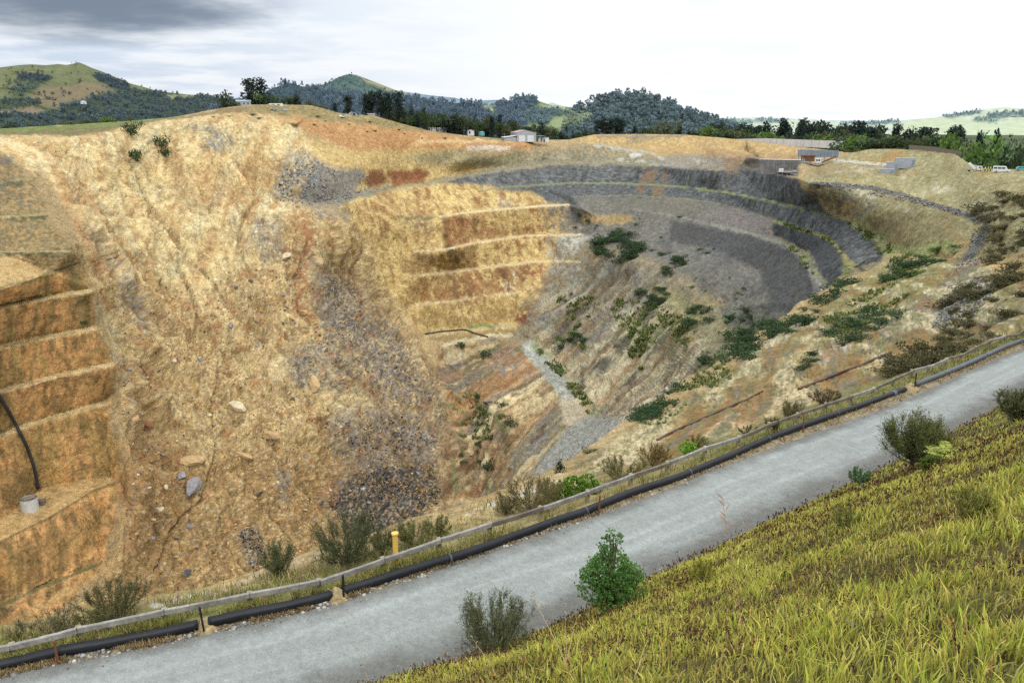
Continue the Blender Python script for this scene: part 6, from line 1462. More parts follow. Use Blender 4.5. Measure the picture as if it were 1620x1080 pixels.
# ------------------------------------------------------------------ rocks
def rock_mesh(name, seed, sub=2, mat=None):
    bm = bmesh.new(); bmesh.ops.create_icosphere(bm, subdivisions=sub, radius=.5); V = np.array([v.co[:] for v in bm.verts]); rng = np.random.default_rng(seed)
    for _ in range(13):                                  # flat fracture planes
        n = rng.normal(size=3); n /= np.linalg.norm(n); d = rng.uniform(.16, .34); e = V@n-d; V = V-np.where(e > 0, e, 0)[:, None]*n
    V = V*rng.uniform(.95, 1.6, 3)*np.array((1, 1, .9))+.02*np.stack([fbm(V*3+seed+k*9, 2) for k in range(3)], 1)
    for v, c in zip(bm.verts, V): v.co = c
    me = bpy.data.meshes.new(name); bm.to_mesh(me); bm.free()
    if mat: me.materials.append(mat)
    return me
M_rk = [flat_mat('ochre_rock', (.42, .29, .145), .95, 0, ((1.5, .7, 1.3), (9., .75, 1.25)), bump=(6., .06, .6), spec=.05), flat_mat('grey_rock', (.235, .225, .225), .95, 0, ((1.5, .7, 1.3), (9., .75, 1.25)), bump=(6., .06, .6), spec=.05),
        flat_mat('pale_rock', (.50, .42, .28), .95, 0, ((1.5, .7, 1.3), (9., .75, 1.25)), bump=(6., .06, .6), spec=.05), flat_mat('dark_rock', (.075, .072, .072), .95, 0, ((1.5, .6, 1.4), (9., .75, 1.25)), bump=(6., .06, .6), spec=.05),
        flat_mat('rust_rock', (.27, .115, .06), .95, 0, ((1.5, .7, 1.3), (9., .75, 1.25)), bump=(6., .06, .6), spec=.05)]
RK = [[rock_mesh('rock', 10*j+i, 2, M_rk[j]) for i in range(4)] for j in range(5)]
def rock(u, v, wpx, kind, name, label, cat='rock', group=None, sink=.25, sq=1., trees=(BVP,)):
    h = hit(u, v, trees)
    if not h: return None
    s_ = wpx/FPX*h[1]; o = bpy.data.objects.new(name, R.choice(RK[kind])); COL.objects.link(o)
    o.location = h[0]+Vector((0, 0, s_*(.4-sink)*sq)); o.scale = (s_*R.uniform(.85, 1.2), s_*R.uniform(.8, 1.15), s_*R.uniform(.7, 1.)*sq); o.rotation_euler = (R.uniform(-.5, .5), R.uniform(-.5, .5), R.uniform(0, 6.28)); return tag(o, label, cat, group)
rock(308, 775, 26, 1, 'boulder', 'large angular grey boulder low on the slide, lower of a close pair', 'boulder'); rock(287, 756, 22, 1, 'boulder', 'angular grey boulder above and left of the larger grey one low on the slide', 'boulder')
rock(377, 645, 20, 2, 'boulder', 'big pale yellow boulder in the middle of the lower slide', 'boulder', sq=.9); rock(425, 690, 34, 0, 'boulder', 'broad ochre boulder right of the pale yellow one on the lower slide', 'boulder', sink=.35)
rock(213, 667, 18, 0, 'boulder', 'round ochre boulder beside a red one, close right of the left terraces', 'boulder'); rock(234, 674, 13, 4, 'boulder', 'reddish boulder beside the round ochre one right of the left terraces', 'boulder')
rock(365, 517, 14, 1, 'boulder', 'pale grey pointed boulder alone high on the debris of the slide', 'boulder'); rock(275, 573, 16, 2, 'boulder', 'blunt cream boulder on the slide level with the upper left terraces', 'boulder', sink=.35); rock(298, 728, 34, 0, 'boulder', 'long ochre slab above the pair of grey boulders', 'boulder', sink=.4, sq=.6)
rock(250, 805, 14, 2, 'boulder', 'pale flat slab left of and below the pair of grey boulders', 'boulder', sq=.6); rock(385, 722, 24, 0, 'boulder', 'flat ochre slab below the pale yellow boulder', 'boulder', sq=.6); rock(297, 908, 12, 3, 'boulder', 'dark grey boulder near the foot of the slide above the guard rail', 'boulder')
rock(452, 430-22, 16, 2, 'boulder', 'cream boulder under the cracked pale ledge high on the slide', 'boulder'); rock(480, 495, 22, 0, 'boulder', 'ochre boulder beside the red gully in the middle of the slide', 'boulder', sink=.4); rock(495, 610, 30, 0, 'boulder', 'large ochre boulder in the grey debris right of mid slide', 'boulder', sink=.4)
def in_poly_uv(P):
    P = np.array(P, float)
    while True:
        u, v = R.uniform(P[:, 0].min(), P[:, 0].max()), R.uniform(P[:, 1].min(), P[:, 1].max())
        if inside(P, np.array([u]), np.array([v]))[0]: return u, v
ZR = [([(190,560),(400,440),(520,470),(640,600),(690,760),(600,900),(240,940),(200,800)], 150, (0,0,2,1,1,3), 'loose rock among the rubble of the lower slide', 'loose rocks on the lower slide', (3.5, 9)),
      ([(440,300),(470,255),(520,265),(560,290),(600,300),(540,325)], 34, (1,1,1,3), 'grey rock of the rockfall under the orange terraces', 'rocks of the grey rockfall', (3, 6)),
      ([(500,440),(560,460),(690,640),(640,640),(560,570)], 34, (1,1,0,3), 'grey block in the debris right of the red gully', 'blocks right of the red gully', (3.5, 8)),
      ([(520,790),(600,745),(690,740),(690,790),(620,840),(560,850)], 44, (3,3,1,3), 'black rock in the dark debris at the foot of the slide', 'black rocks at the foot of the slide', (3, 6.5)), ([(378,842),(400,830),(412,850),(420,885),(404,900),(392,880)], 14, (3,3,3), 'black rock in the narrow dark patch near the foot of the slide', 'black rocks in the narrow dark patch', (3, 6))]
for P, n, kinds, lb, g, (a, b) in ZR:
    for _ in range(n): rock(*in_poly_uv(P), a+(b-a)*R.random()**2.5, R.choice(kinds), 'loose_rock', lb, 'rock', g, sink=.2)
def rubble(name, spots, kinds, seed, mat=None):
    """gravel and rubble too small to count: one mesh of broken stones. spots: (point, size)"""
    rng = np.random.default_rng(seed); bm = bmesh.new(); bmesh.ops.create_icosphere(bm, subdivisions=1, radius=.5); B0 = np.array([v.co[:] for v in bm.verts]); F0 = np.array([[v.index for v in f.verts] for f in bm.faces]); bm.free()
    Bs = []
    for _ in range(8):
        V = B0.copy()
        for _ in range(6):
            n = rng.normal(size=3); n /= np.linalg.norm(n); e = V@n-rng.uniform(.2, .38); V = V-np.where(e > 0, e, 0)[:, None]*n
        Bs.append(V*rng.uniform(.7, 1.3, 3))
    Bs = np.array(Bs); P = np.array([q[0][:] for q in spots]); S_1 = np.array([q[1] for q in spots]); n = len(P); k = rng.integers(0, 8, n)
    ang = rng.uniform(0, 6.28, n); c, s_ = np.cos(ang), np.sin(ang); V = Bs[k]*S_1[:, None, None]
    V = np.stack([V[..., 0]*c[:, None]-V[..., 1]*s_[:, None], V[..., 0]*s_[:, None]+V[..., 1]*c[:, None], V[..., 2]*.8], -1)+P[:, None]
    F = F0[None]+(np.arange(n)*len(B0))[:, None, None]; col = np.array([lin(q) for q in kinds])[rng.integers(0, len(kinds), n)]*KALB*rng.uniform(.65, 1.3, (n, 1))
    return tag(link(name, np_mesh(name, V.reshape(-1, 3), F.reshape(-1, 3), np.repeat(col, len(B0), 0)), mat or M_stone), kind='stuff')
M_stone = attr_mat('broken_stone', .95, ((3., .75, 1.25),), spec=.08)
def spots_uv(P, n, a, b, trees=(BVP,), up=.15):
    o_ = []
    for _ in range(n):
        h = hit(*in_poly_uv(P), trees)
        if h and fbm(np.array([h[0][:]])/14., 2, off=3.)[0] < R.uniform(-.35, .15): continue
        if h: s_ = (a+(b-a)*R.random()**2.2)/FPX*h[1]; o_.append((h[0]+Vector((0, 0, s_*up)), s_))
    return o_
sp = spots_uv([(190,480),(330,430),(470,420),(560,480),(690,640),(700,760),(600,900),(230,960),(190,800)], 5200, 1.2, 4.6)
rubble('slide_rubble', sp, [(206,168,108), (180,140,88), (150,146,142), (120,118,116), (222,194,140), (196,150,90), (110,84,60)], 41)
sp = spots_uv([(430,310),(455,262),(500,255),(520,266),(575,270),(590,295),(545,322),(470,330)], 1100, 1.5, 4.)+spots_uv([(500,430),(550,450),(690,620),(700,680),(640,660),(540,570)], 1300, 1.2, 4.)
rubble('rockfall_rubble', sp, [(150,147,146), (124,122,122), (168,166,162), (104,102,102)], 42)
sp = spots_uv([(515,790),(600,740),(690,730),(700,790),(620,850),(560,860)], 1700, 1.4, 4.4)+spots_uv([(374,845),(398,826),(414,848),(424,886),(404,906),(388,878)], 260, 1.5, 4.)+spots_uv([(510,680),(560,645),(650,660),(690,700),(600,730)], 400, 1.5, 4.)
rubble('black_rubble', sp, [(56,55,56), (70,68,68), (44,43,44), (96,93,90)], 43)
sp = spots_uv([(905,668),(960,655),(1030,635),(1060,612),(1070,622),(1000,665),(905,735),(860,750)], 1200, 1.2, 3.4)+spots_uv([(440,530),(520,540),(560,580),(540,620),(470,605)], 350, 1.5, 4.)
rubble('grey_scree', sp, [(172,170,164), (150,148,142), (190,186,178), (132,128,122)], 44)
sp = spots_uv([(1285,288),(1380,294),(1450,312),(1535,338),(1562,348),(1552,400),(1530,412),(1540,352),(1495,334),(1440,320),(1300,296)], 1500, 1.5, 4.)+spots_uv([(1520,400),(1550,395),(1550,430),(1530,470),(1490,520),(1475,520),(1500,450)], 900, 1.5, 4.6, (BVN,))+spots_uv([(1500,440),(1560,430),(1570,470),(1540,500),(1490,520)], 700, 1.5, 5., (BVN,))
rubble('drain_stones', sp, [(140,136,132), (118,114,110), (166,162,158), (98,94,92)], 45)
# loose stones along the track's two edges and in the dry strip by the pipe
sp = []
for _ in range(7200):
    k = R.randrange(0, NLEN); side = R.random()
    if side < .62: w_ = 1.02-abs(R.gauss(0, .10)); p_ = ru2[k]*(1-w_)+rl2[k]*w_
    else: w_ = .01+abs(R.gauss(0, .05))*R.choice((-1.2, 1)); p_ = ru2[k]*(1-w_)+rl2[k]*w_
    z_ = drop(p_[0], p_[1], (BVG,)) if 0 < w_ < 1.08 else drop(p_[0], p_[1], (BVN, BVB))
    if z_ is None: continue
    s_ = .018+.05*R.random()**4; sp.append((Vector((p_[0], p_[1], z_+s_*.15)), s_))
for _ in range(3600):
    u = R.uniform(-100, 1750) if R.random() < .5 else R.uniform(-60, 900); t_ = R.uniform(.15, 1.05); p_ = at_u(PIPE, P_pipe, u)*(1-t_)+at_u(EDGE_UP, P_up, u)*t_; z_ = drop(p_[0], p_[1], (BVN,))
    if z_ is not None: s_ = .03+.13*R.random()**5; sp.append((Vector((p_[0], p_[1], z_+s_*.1)), s_))
rubble('edge_gravel', sp, [(168,166,162), (138,134,128), (190,184,172), (176,154,118), (112,108,102)], 46)
for u, v, w_, lb in ((1210, 928, 18, 'pale stone in the grass below the middle of the track edge'), (1190, 915, 12, 'small grey stone just above the pale stone in the grass'), (1530, 830, 16, 'grey stone by the fuzzy olive bush on the bank'), (1345, 990, 22, 'brown stone half hidden in the near grass'), (1105, 935, 10, 'small stone in the grass nearest the track'), (1366, 770, 14, 'flat stone beside the small blue green sapling')):
    rock(u, v, w_, 2 if 'pale' in lb else 1, 'stone', lb, 'stone', None, .3, .7, (BVB,))
for u, v, w_, lb in ((548, 938, 10, 'grey stone at the foot of the dirt heap by the black pipe'), (408, 982, 9, 'pale stone under the pipe between the two leftmost black stakes'), (622, 897, 16, 'yellowish stone at the foot of the yellow post'), (768, 845, 14, 'flat grey stone between guard rail and pipe')):
    rock(u, v, w_, 2 if 'pale' in lb or 'yellow' in lb else 1, 'stone', lb, 'stone', None, .3, .8, (BVN, BVG))
# dirt heaps where the pipe is buried
def heap(u, L, W_, H_, lb, seed):
    p = settle(at_u(PIPE, P_pipe, u)); q = at_u(PIPE, P_pipe, u+8)-at_u(PIPE, P_pipe, u-8); a = math.atan2(q[1], q[0]); n = 26; x, y = np.meshgrid(np.linspace(-1, 1, n), np.linspace(-1, 1, n)); r = np.hypot(x, y)
    V = np.stack([x.ravel()*L, y.ravel()*W_, (H_*np.cos(np.clip(r, 0, 1)*math.pi/2)**1.3).ravel()-.03-(r.ravel() > 1)*.1], 1); V[:, 2] += np.clip(1-r.ravel(), 0, .3)*(.28*fbm(V*5+seed, 3)+.12*fbm(V*14+seed, 2)); V[:, :2] += .05*np.stack([fbm(V*3+seed+9, 2), fbm(V*3+seed+19, 2)], 1)
    ii = np.arange(n*n).reshape(n, n); F = np.stack([ii[:-1, :-1], ii[:-1, 1:], ii[1:, 1:], ii[1:, :-1]], -1).reshape(-1, 4); keepf = (r.ravel()[F] < 1.08).all(1)
    c = np.tile(lin((186,160,116)), (n*n, 1))*(1+.3*fbm(V*6, 3)+.25*fbm(V*22, 2))[:, None]
    V2, F2 = compact(V, F[keepf]); used = np.zeros(n*n, bool); used[F[keepf].ravel()] = True
    o = link('dirt_heap', np_mesh('dirt_heap', V2, F2, fin(c[used]), smooth=True), M_verge); o.location = tuple(p); o.rotation_euler = (0, 0, a); tag(o, lb, 'dirt heap')
heap(326, .28, .32, .30, 'yellowish dirt heap burying the pipe at the leftmost black stake', 3); heap(534, .32, .34, .30, 'yellowish dirt heap burying the pipe at the black stake left of the yellow post', 8); heap(1440, .6, .4, .34, 'low dirt heap over the pipe at the tall black stake', 5)
# ------------------------------------------------------------------ hoses, pipes and tank in the pit
def lay(name, L, rad, mat, label, cat, trees=(BVP,), up=.6, push=None):
    A = []
    P = np.array(L, float); n = 60; s_ = np.linspace(0, len(P)-1, n)
    for t_ in s_:
        h = hit(float(np.interp(t_, range(len(P)), P[:, 0])), float(np.interp(t_, range(len(P)), P[:, 1])), trees)
        if h: A.append(np.array(h[0])+(np.array(push) if push else np.array(h[2])*(rad*up if h[2].z > 0 else -rad*up)))
    A = np.array(A); A2 = A.copy()
    for _ in range(3): A2[1:-1] = (A2[:-2]+A2[1:-1]+A2[2:])/3
    bm = bmesh.new(); tube(bm, A2, rad, 8); return tag(bm_obj(name, bm, mat, None, True), label, cat)
M_hose = flat_mat('black_hose', (.02, .02, .022), .6); M_oldpipe = flat_mat('rusty_brown_pipe', (.085, .055, .04), .8, 0, ((.5, .6, 1.4),))
lay('drain_hose', [(-8,600),(0,626),(16,652),(33,684),(44,706),(55,738),(62,772)], .5, M_hose, 'black drain hose hanging down the faces of the left terraces', 'hose', up=1., push=(.6, -1.3, .5))
lay('drain_pipe', [(1040,697),(1080,677),(1130,655),(1180,634),(1208,619)], .075, M_oldpipe, 'lower dark pipe on the ochre slope, running down toward the pit floor', 'pipe', (BVN,), 1.)
lay('drain_pipe', [(1264,617),(1310,599),(1360,580),(1410,559)], .10, M_oldpipe, 'upper dark pipe on the pale ochre slope beside the guard rail end', 'pipe', (BVN,), 1.)
lay('water_pipe', [(672,529),(700,525),(735,522),(752,528),(772,534)], .5, M_oldpipe, 'thin dark pipe lying along the lowest yellow bench', 'pipe', up=1.)
h = hit(48, 806, (BVP,)); o = empty('water_tank', tuple(h[0]), .3, 'pale grey round concrete tank on the broad left ledge', 'tank'); sc = h[1]/FPX
bm = bmesh.new(); cyl(bm, (0, 0, -.5), (0, 0, 17*sc), 10.5*sc, n=24, cap=False); cyl(bm, (0, 0, -.5), (0, 0, 17*sc), 9.4*sc, n=24, cap=False); bm_obj('shell', bm, M_conc, o); bm = bmesh.new(); box(bm, (1*sc, 0, 17.4*sc), (13*sc, 9*sc, .8*sc), .4); box(bm, (-3*sc, 1*sc, 18.2*sc), (12*sc, 3*sc, .6*sc), .2); bm_obj('cover_boards', bm, M_post, o)
h = hit(63, 797, (BVP,)); o = empty('timber_stack', tuple(h[0]), .3, 'dark stack of timbers right behind the concrete tank', 'timber'); 
for k in range(4): bm = bmesh.new(); box(bm, (0, (k % 2)*4*sc-2*sc, (k//2)*3.2*sc+1.6*sc), (14*sc, 3.4*sc, 2.8*sc), R.uniform(-.05, .05)); bm_obj('beam', bm, M_raildark, o)
# ================================================================== shrubs and trees near the track
def twiggy(name, loc, h, wd, stems, nl, rgb, label, cat='shrub', seed=1, upright=.6, leaf=.05, asp=.22, trunk=0., spread=1., tipc=None, group=None, curve=.35):
    """many-stemmed shrub: arching stems with fine leaves set along them"""
    rng = np.random.default_rng(seed); o = empty(name, tuple(loc), rng.uniform(0, 6.28), label, cat, group); bm = bmesh.new(); LP, LA = [], []
    if trunk: tube(bm, [(0, 0, -.1), (.02, 0, trunk*h*.5), (.0, .02, trunk*h)], [.035*h, .028*h, .024*h], 7)
    nl = int(nl*2.2); leaf *= 1.0; NTW = 11; per = max(1, nl//(stems*NTW))
    for k in range(stems):
        a = rng.uniform(0, 6.28); rad = wd*.62*spread*math.sqrt(rng.uniform(.02, 1)); top = h*(1-upright*.5*(rad/(wd*.62))**2)*rng.uniform(.72, 1.04); b0 = np.array((0, 0, trunk*h*rng.uniform(.5, 1) if trunk else 0.))
        if not trunk: b0[:2] = rng.normal(size=2)*wd*.05
        e = np.array((math.cos(a)*rad, math.sin(a)*rad, top)); m_ = b0*.45+e*.55+np.array((math.cos(a)*rad*curve, math.sin(a)*rad*curve, -.04*h)); 
        T = np.linspace(0, 1, 7)[:, None]; C = (1-T)**2*b0+2*T*(1-T)*m_+T**2*e; C += rng.normal(size=C.shape)*.012*h*np.linspace(0, 1, 7)[:, None]
        tube(bm, C, list(np.linspace(.009*h, .0015*h, 7)), 4, False)
        for tw in range(NTW):
            t0 = rng.uniform(.22, .98); i = min(5, int(t0*6)); f = t0*6-i; p0 = C[i]*(1-f)+C[i+1]*f; d = C[i+1]-C[i]; d = d/np.linalg.norm(d)+rng.normal(size=3)*.55; d[2] += .2; d /= np.linalg.norm(d); L = h*rng.uniform(.1, .24)
            if tw == NTW-1: p0 = C[4]; d = C[6]-C[4]; L = np.linalg.norm(d)*1.05; d = d/L
            s_ = rng.uniform(0, 1, per); LP.append(p0+d*L*s_[:, None]+rng.normal(size=(per, 3))*.010*h); LA.append(np.tile(d, (per, 1)))
    LP = np.concatenate(LP); LA = np.concatenate(LA); k_ = rng.random(len(LP)) < .45; LP[k_] += rng.normal(size=(int(k_.sum()), 3))*.045*h; LP[:, 2] = np.maximum(LP[:, 2], .02); n = len(LP); V, F = leaf_quads(LP, leaf*rng.uniform(.6, 1.3, n), rng, asp, LA, .9)
    c = np.tile(lin(rgb)*1.25, (n, 1))*(1+.28*rng.normal(size=(n, 1))).clip(.3, 2)*(1+.08*rng.normal(size=(n, 3)))
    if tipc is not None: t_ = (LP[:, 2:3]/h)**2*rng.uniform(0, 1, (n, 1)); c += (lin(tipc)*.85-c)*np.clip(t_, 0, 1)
    bm_obj('stems', bm, M_bark, o); link('foliage', np_mesh('foliage', V, F, rep4(c)), M_twig, o); return o
def leafy(name, loc, h, blobs, nl, rgb, label, cat='tree', seed=1, leaf=.06, trunk_h=.2, tr=.04, asp=.5, group=None, hi=None):
    """dense broadleaf: leaf rosettes on the shell of overlapping lobes, limbs inside. blobs: (x, y, z, r) in metres"""
    rng = np.random.default_rng(seed); o = empty(name, tuple(loc), 0, label, cat, group); B_ = np.array(blobs); w_ = B_[:, 3]**2; ro = nl//9
    k = rng.choice(len(B_), ro, p=w_/w_.sum()); d = rng.normal(size=(ro, 3)); d /= np.linalg.norm(d, axis=1)[:, None]
    bump_ = 1+.22*fbm(d*2.2+k[:, None]*7.7, 3); P = B_[k, :3]+d*(B_[k, 3]*rng.uniform(.55, 1.02, ro)**.6*bump_)[:, None]*np.array((1, 1, .92)); P[:, 2] = np.maximum(P[:, 2], trunk_h*h*.7)
    dd = np.repeat(d, 9, 0)+rng.normal(size=(ro*9, 3))*.75; dd[:, 2] += .25; dd /= np.linalg.norm(dd, axis=1)[:, None]; LPp = np.repeat(P, 9, 0)+dd*leaf*.55; n = len(LPp)
    V, F = leaf_quads(LPp, leaf*rng.uniform(.7, 1.25, n), rng, asp, dd, .25); c = np.tile(lin(rgb)*1.2, (n, 1))*np.repeat((.65+.7*rng.random((ro, 1))), 9, 0)*(1+.16*rng.normal(size=(n, 1)))
    if hi is not None: c += (lin(hi)*1.2-c)*(np.repeat(sstep(.1, .9, d[:, 2]+.4*rng.normal(size=ro)), 9)*.6)[:, None]  # highlight painted in: rosettes facing up take the lighter green
    bm = bmesh.new(); tube(bm, [(0, 0, -.12), (.01, 0, h*.25), (-.02, .02, h*.55), (0, 0, h*.9)], [tr, tr*.85, tr*.5, tr*.12], 8)
    for b in B_:
        for _ in range(3):
            q = b[:3]+rng.normal(size=3)*b[3]*.45; z0 = min(q[2]*.6, h*.6); tube(bm, [(0, 0, z0), (q[0]*.5, q[1]*.5, (z0+q[2])/2-.02), tuple(q)], [tr*.4, tr*.25, tr*.06], 5)
    bm_obj('trunk', bm, M_bark, o); link('foliage', np_mesh('foliage', V, F, rep4(c)), M_leaf, o); return o
def foot(u, v, trees=None):
    h = hit(u, v, trees); return h[0], h[1]/FPX
p, s_ = foot(966, 968, (BVB, BVG)); H = 140*s_
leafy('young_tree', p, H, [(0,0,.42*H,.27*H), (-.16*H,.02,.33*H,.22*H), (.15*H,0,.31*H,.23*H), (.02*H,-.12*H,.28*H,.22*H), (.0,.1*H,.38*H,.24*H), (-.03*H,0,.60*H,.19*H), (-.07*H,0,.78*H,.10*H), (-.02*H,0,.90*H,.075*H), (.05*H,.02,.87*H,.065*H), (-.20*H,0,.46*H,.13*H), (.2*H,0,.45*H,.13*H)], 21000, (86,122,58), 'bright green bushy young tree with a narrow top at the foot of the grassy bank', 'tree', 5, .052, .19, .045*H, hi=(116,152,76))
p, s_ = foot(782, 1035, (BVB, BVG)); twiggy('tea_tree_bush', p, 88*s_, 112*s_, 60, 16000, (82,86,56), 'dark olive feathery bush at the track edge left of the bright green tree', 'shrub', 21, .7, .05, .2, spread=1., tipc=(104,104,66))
p, s_ = foot(1441, 745, (BVB, BVG)); twiggy('tea_tree', p, 84*s_, 72*s_, 70, 15000, (86,92,52), 'olive dark feathery small tree with a bare stem beside a pale fern', 'tree', 22, .55, .07, .22, .28, spread=1., tipc=(112,112,62))
p, s_ = foot(1606, 668, (BVB, BVG)); twiggy('tea_tree_bush', p, 46*s_, 46*s_, 44, 7000, (84,86,54), 'dark olive bush where the track leaves at the right edge', 'shrub', 23, .6, .09, .22)
p, s_ = foot(1475, 742, (BVB, BVG)); leafy('low_bush', p, 22*s_, [(0,0,10*s_,11*s_), (12*s_,0,8*s_,9*s_), (-9*s_,0,7*s_,8*s_)], 2600, (98,110,52), 'low green bush between the olive tree and the pale fern', 'shrub', 6, .07, .1, .02)
p, s_ = foot(1360, 768, (BVB, BVG)); twiggy('sapling', p, 26*s_, 24*s_, 14, 900, (104,128,84), 'small blue green sapling at the track edge left of the olive tree', 'shrub', 24, .4, .10, .4)
p, s_ = foot(1536, 832, (BVB,)); twiggy('fuzzy_bush', p, 52*s_, 44*s_, 30, 2600, (112,112,54), 'fuzzy olive bush in the grass of the bank by a grey stone', 'shrub', 25, .5, .05, .16)
p, s_ = foot(1338, 838, (BVB,)); twiggy('fuzzy_bush', p, 32*s_, 32*s_, 22, 1400, (104,106,52), 'small fuzzy olive bush in the middle of the bank', 'shrub', 26, .5, .05, .16)
p, s_ = foot(1116, 922, (BVB,)); twiggy('fuzzy_bush', p, 28*s_, 44*s_, 30, 2600, (120,118,50), 'low fuzzy yellow olive bush near the track edge on the bank', 'shrub', 27, .5, .05, .16)
p, s_ = foot(747, 1046, (BVB, BVG)); leafy('leafy_sprig', p+Vector((.35, -.2, .02)), 22*s_, [(0,0,10*s_,6*s_), (6*s_,0,13*s_,6*s_)], 420, (116,160,78), 'small pale green leafy sprig in front of the feathery bush', 'plant', 8, .085, .1, .01)
# fern
p, s_ = foot(1500, 725, (BVB, BVG)); o = empty('fern', tuple(p), 0, 'pale yellow green fern clump right of the olive feathery tree', 'fern'); rng = np.random.default_rng(9)
for k in range(22):
    a = rng.uniform(0, 6.28); L = 44*s_*rng.uniform(.6, 1.1); T = np.linspace(.05, 1, 26)[:, None]; c0 = np.array((rng.normal()*8*s_, rng.normal()*6*s_, 0)); C = c0+np.concatenate([T*math.cos(a)*L*.8, T*math.sin(a)*L*.8, (T-.72*T**2)*L*.95], 1)
    Pq, Aq = [], []
    for sgn in (-1, 1): Pq.append(C+np.array((-math.sin(a), math.cos(a), -.1))*sgn*(np.sin(T*math.pi)**.7*L*.09)); Aq.append(np.tile(np.array((-math.sin(a)*sgn+.4*math.cos(a), math.cos(a)*sgn+.4*math.sin(a), -.15)), (26, 1)))
    Pq = np.concatenate(Pq); V, F = leaf_quads(Pq, np.tile(np.sin(T[:, 0]*math.pi)**.7*L*.2+.01, 2), rng, .3, np.concatenate(Aq), .1); link('frond', np_mesh('frond', V, F, rep4(np.tile(lin((196,204,108))*.85, (len(Pq), 1))*rng.uniform(.7, 1.2, (len(Pq), 1)))), M_leaf, o)
# shrubs on the pit side of the guard rail
for i, (u, v, hp, wp, rgb, ns, nl, lb) in enumerate((
    (548, 888, 66, 98, (70,76,48), 60, 15000, 'largest dark green bush behind the guard rail left of the yellow post'), (443, 908, 52, 46, (78,82,50), 34, 6500, 'upright dark bush between the two largest bushes behind the rail at left'),
    (184, 978, 50, 84, (86,84,52), 56, 10000, 'broad brown olive bush behind the rail left of the upright dark one'), (88, 1002, 32, 52, (104,98,72), 30, 2600, 'thin greyish bush behind the rail at the far left'), (38, 1008, 22, 30, (100,94,66), 20, 1200, 'smallest greyish bush behind the rail at the far left'),
    (655, 862, 34, 58, (92,94,52), 40, 6000, 'olive bush just right of the yellow post'), (607, 876, 44, 30, (88,88,52), 26, 3600, 'narrow olive bush touching the yellow post'), (692, 845, 28, 40, (96,96,56), 30, 3200, 'low olive bush right of the bush beside the yellow post'),
    (842, 806, 44, 86, (98,90,56), 56, 9000, 'brown feathery bush behind the rail left of the bright green one'), (800, 812, 30, 40, (104,98,62), 30, 3200, 'small brown bush left of the brown feathery bush'), (872, 790, 36, 40, (90,84,54), 30, 3600, 'dark brown tuft between the brown bush and the bright green bush'),
    (985, 756, 32, 66, (98,92,56), 40, 5000, 'brown bush behind the rail right of the bright green bush'), (1034, 737, 36, 46, (118,100,62), 40, 4600, 'tawny upright tuft behind the rail above the middle of the track'), (1100, 708, 20, 30, (100,98,58), 24, 1800, 'low olive bush behind the rail right of the tawny tuft'),
    (1224, 682, 22, 26, (84,80,52), 20, 1800, 'small dark bush behind the rail next to the pale earth patch, lower one'), (1250, 664, 28, 34, (92,88,54), 26, 2600, 'olive bush behind the rail at the top of the pale earth patch'), (1185, 688, 14, 26, (84,78,52), 18, 1200, 'tiny dark bush on the pale earth patch behind the rail'),
    (1305, 640, 24, 44, (88,76,56), 30, 2600, 'dark brown bush behind the rail right of the pale earth patch'))):
    p, s_ = foot(u, v, (BVN,)); twiggy('rail_bush', p, hp*s_, wp*s_, ns, nl, rgb, lb, 'shrub', 40+i, .6, .055*max(1, s_*45), .2, tipc=tuple(min(255, c+22) for c in rgb))
p, s_ = foot(908, 786, (BVN,)); leafy('bright_bush', p, 42*s_, [(0,0,18*s_,17*s_), (20*s_,0,22*s_,15*s_), (-18*s_,0,12*s_,13*s_), (30*s_,0,12*s_,12*s_)], 5200, (104,134,50), 'bright yellow green leafy bush behind the middle of the guard rail', 'shrub', 60, .10, .08, .03)
p, s_ = foot(1086, 718, (BVN,)); leafy('bright_bush', p, 24*s_, [(0,0,11*s_,10*s_), (7*s_,0,9*s_,8*s_)], 1500, (124,160,62), 'small vivid green bush behind the rail right of the tawny tuft', 'shrub', 61, .10, .08, .03)
p, s_ = foot(886, 747, (BVN,))
c_ = put('cone_tree', p, 24*s_, 22*s_/.62, 'young_pine', 'lone small dark pine on the rim crest above the brown bushes', 'tree')
# dry grass and weeds of the verge (nobody could count them)
M_grass = attr_mat('grass_blades', .8, ((.8, .8, 1.2),), spec=.2, trans=.3)
def blades(name, P, L, Wd, lean, cols, rng):
    n = len(P); a = rng.uniform(0, 6.28, n); d = np.stack([np.cos(a), np.sin(a), 0*a], 1); sd = np.stack([-np.sin(a), np.cos(a), 0*a], 1)
    tw = rng.uniform(0, 3.14, n); sd = sd*np.cos(tw)[:, None]+d*np.sin(tw)[:, None]
    up = np.array((0, 0, 1.)); ln = (lean*rng.uniform(.2, 1.3, n))[:, None]; L = L[:, None]; w = Wd[:, None]
    m = P+up*L*.55+d*L*ln*.35; t = P+up*L*(1-.35*ln)+d*L*ln*.95
    V = np.stack([P-sd*w*.5, P+sd*w*.5, m-sd*w*.42, m+sd*w*.42, t], 1).reshape(-1, 3); b = np.arange(n)*5
    F = np.stack([np.stack([b, b+1, b+3], 1), np.stack([b, b+3, b+2], 1), np.stack([b+2, b+3, b+4], 1)], 1).reshape(-1, 3)
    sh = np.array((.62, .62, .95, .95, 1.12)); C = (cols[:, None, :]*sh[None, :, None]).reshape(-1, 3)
    return tag(link(name, np_mesh(name, V, F, C), M_grass), kind='stuff')
def pick_cols(n, pal, w, rng): 
    return np.array([lin(c) for c in pal])[rng.choice(len(pal), n, p=np.array(w)/sum(w))]*1.1*rng.uniform(.7, 1.3, (n, 1))
rng = np.random.default_rng(77)
P, Lh, Wd_, C = [], [], [], []
cr_u = [q[0] for q in CREST]
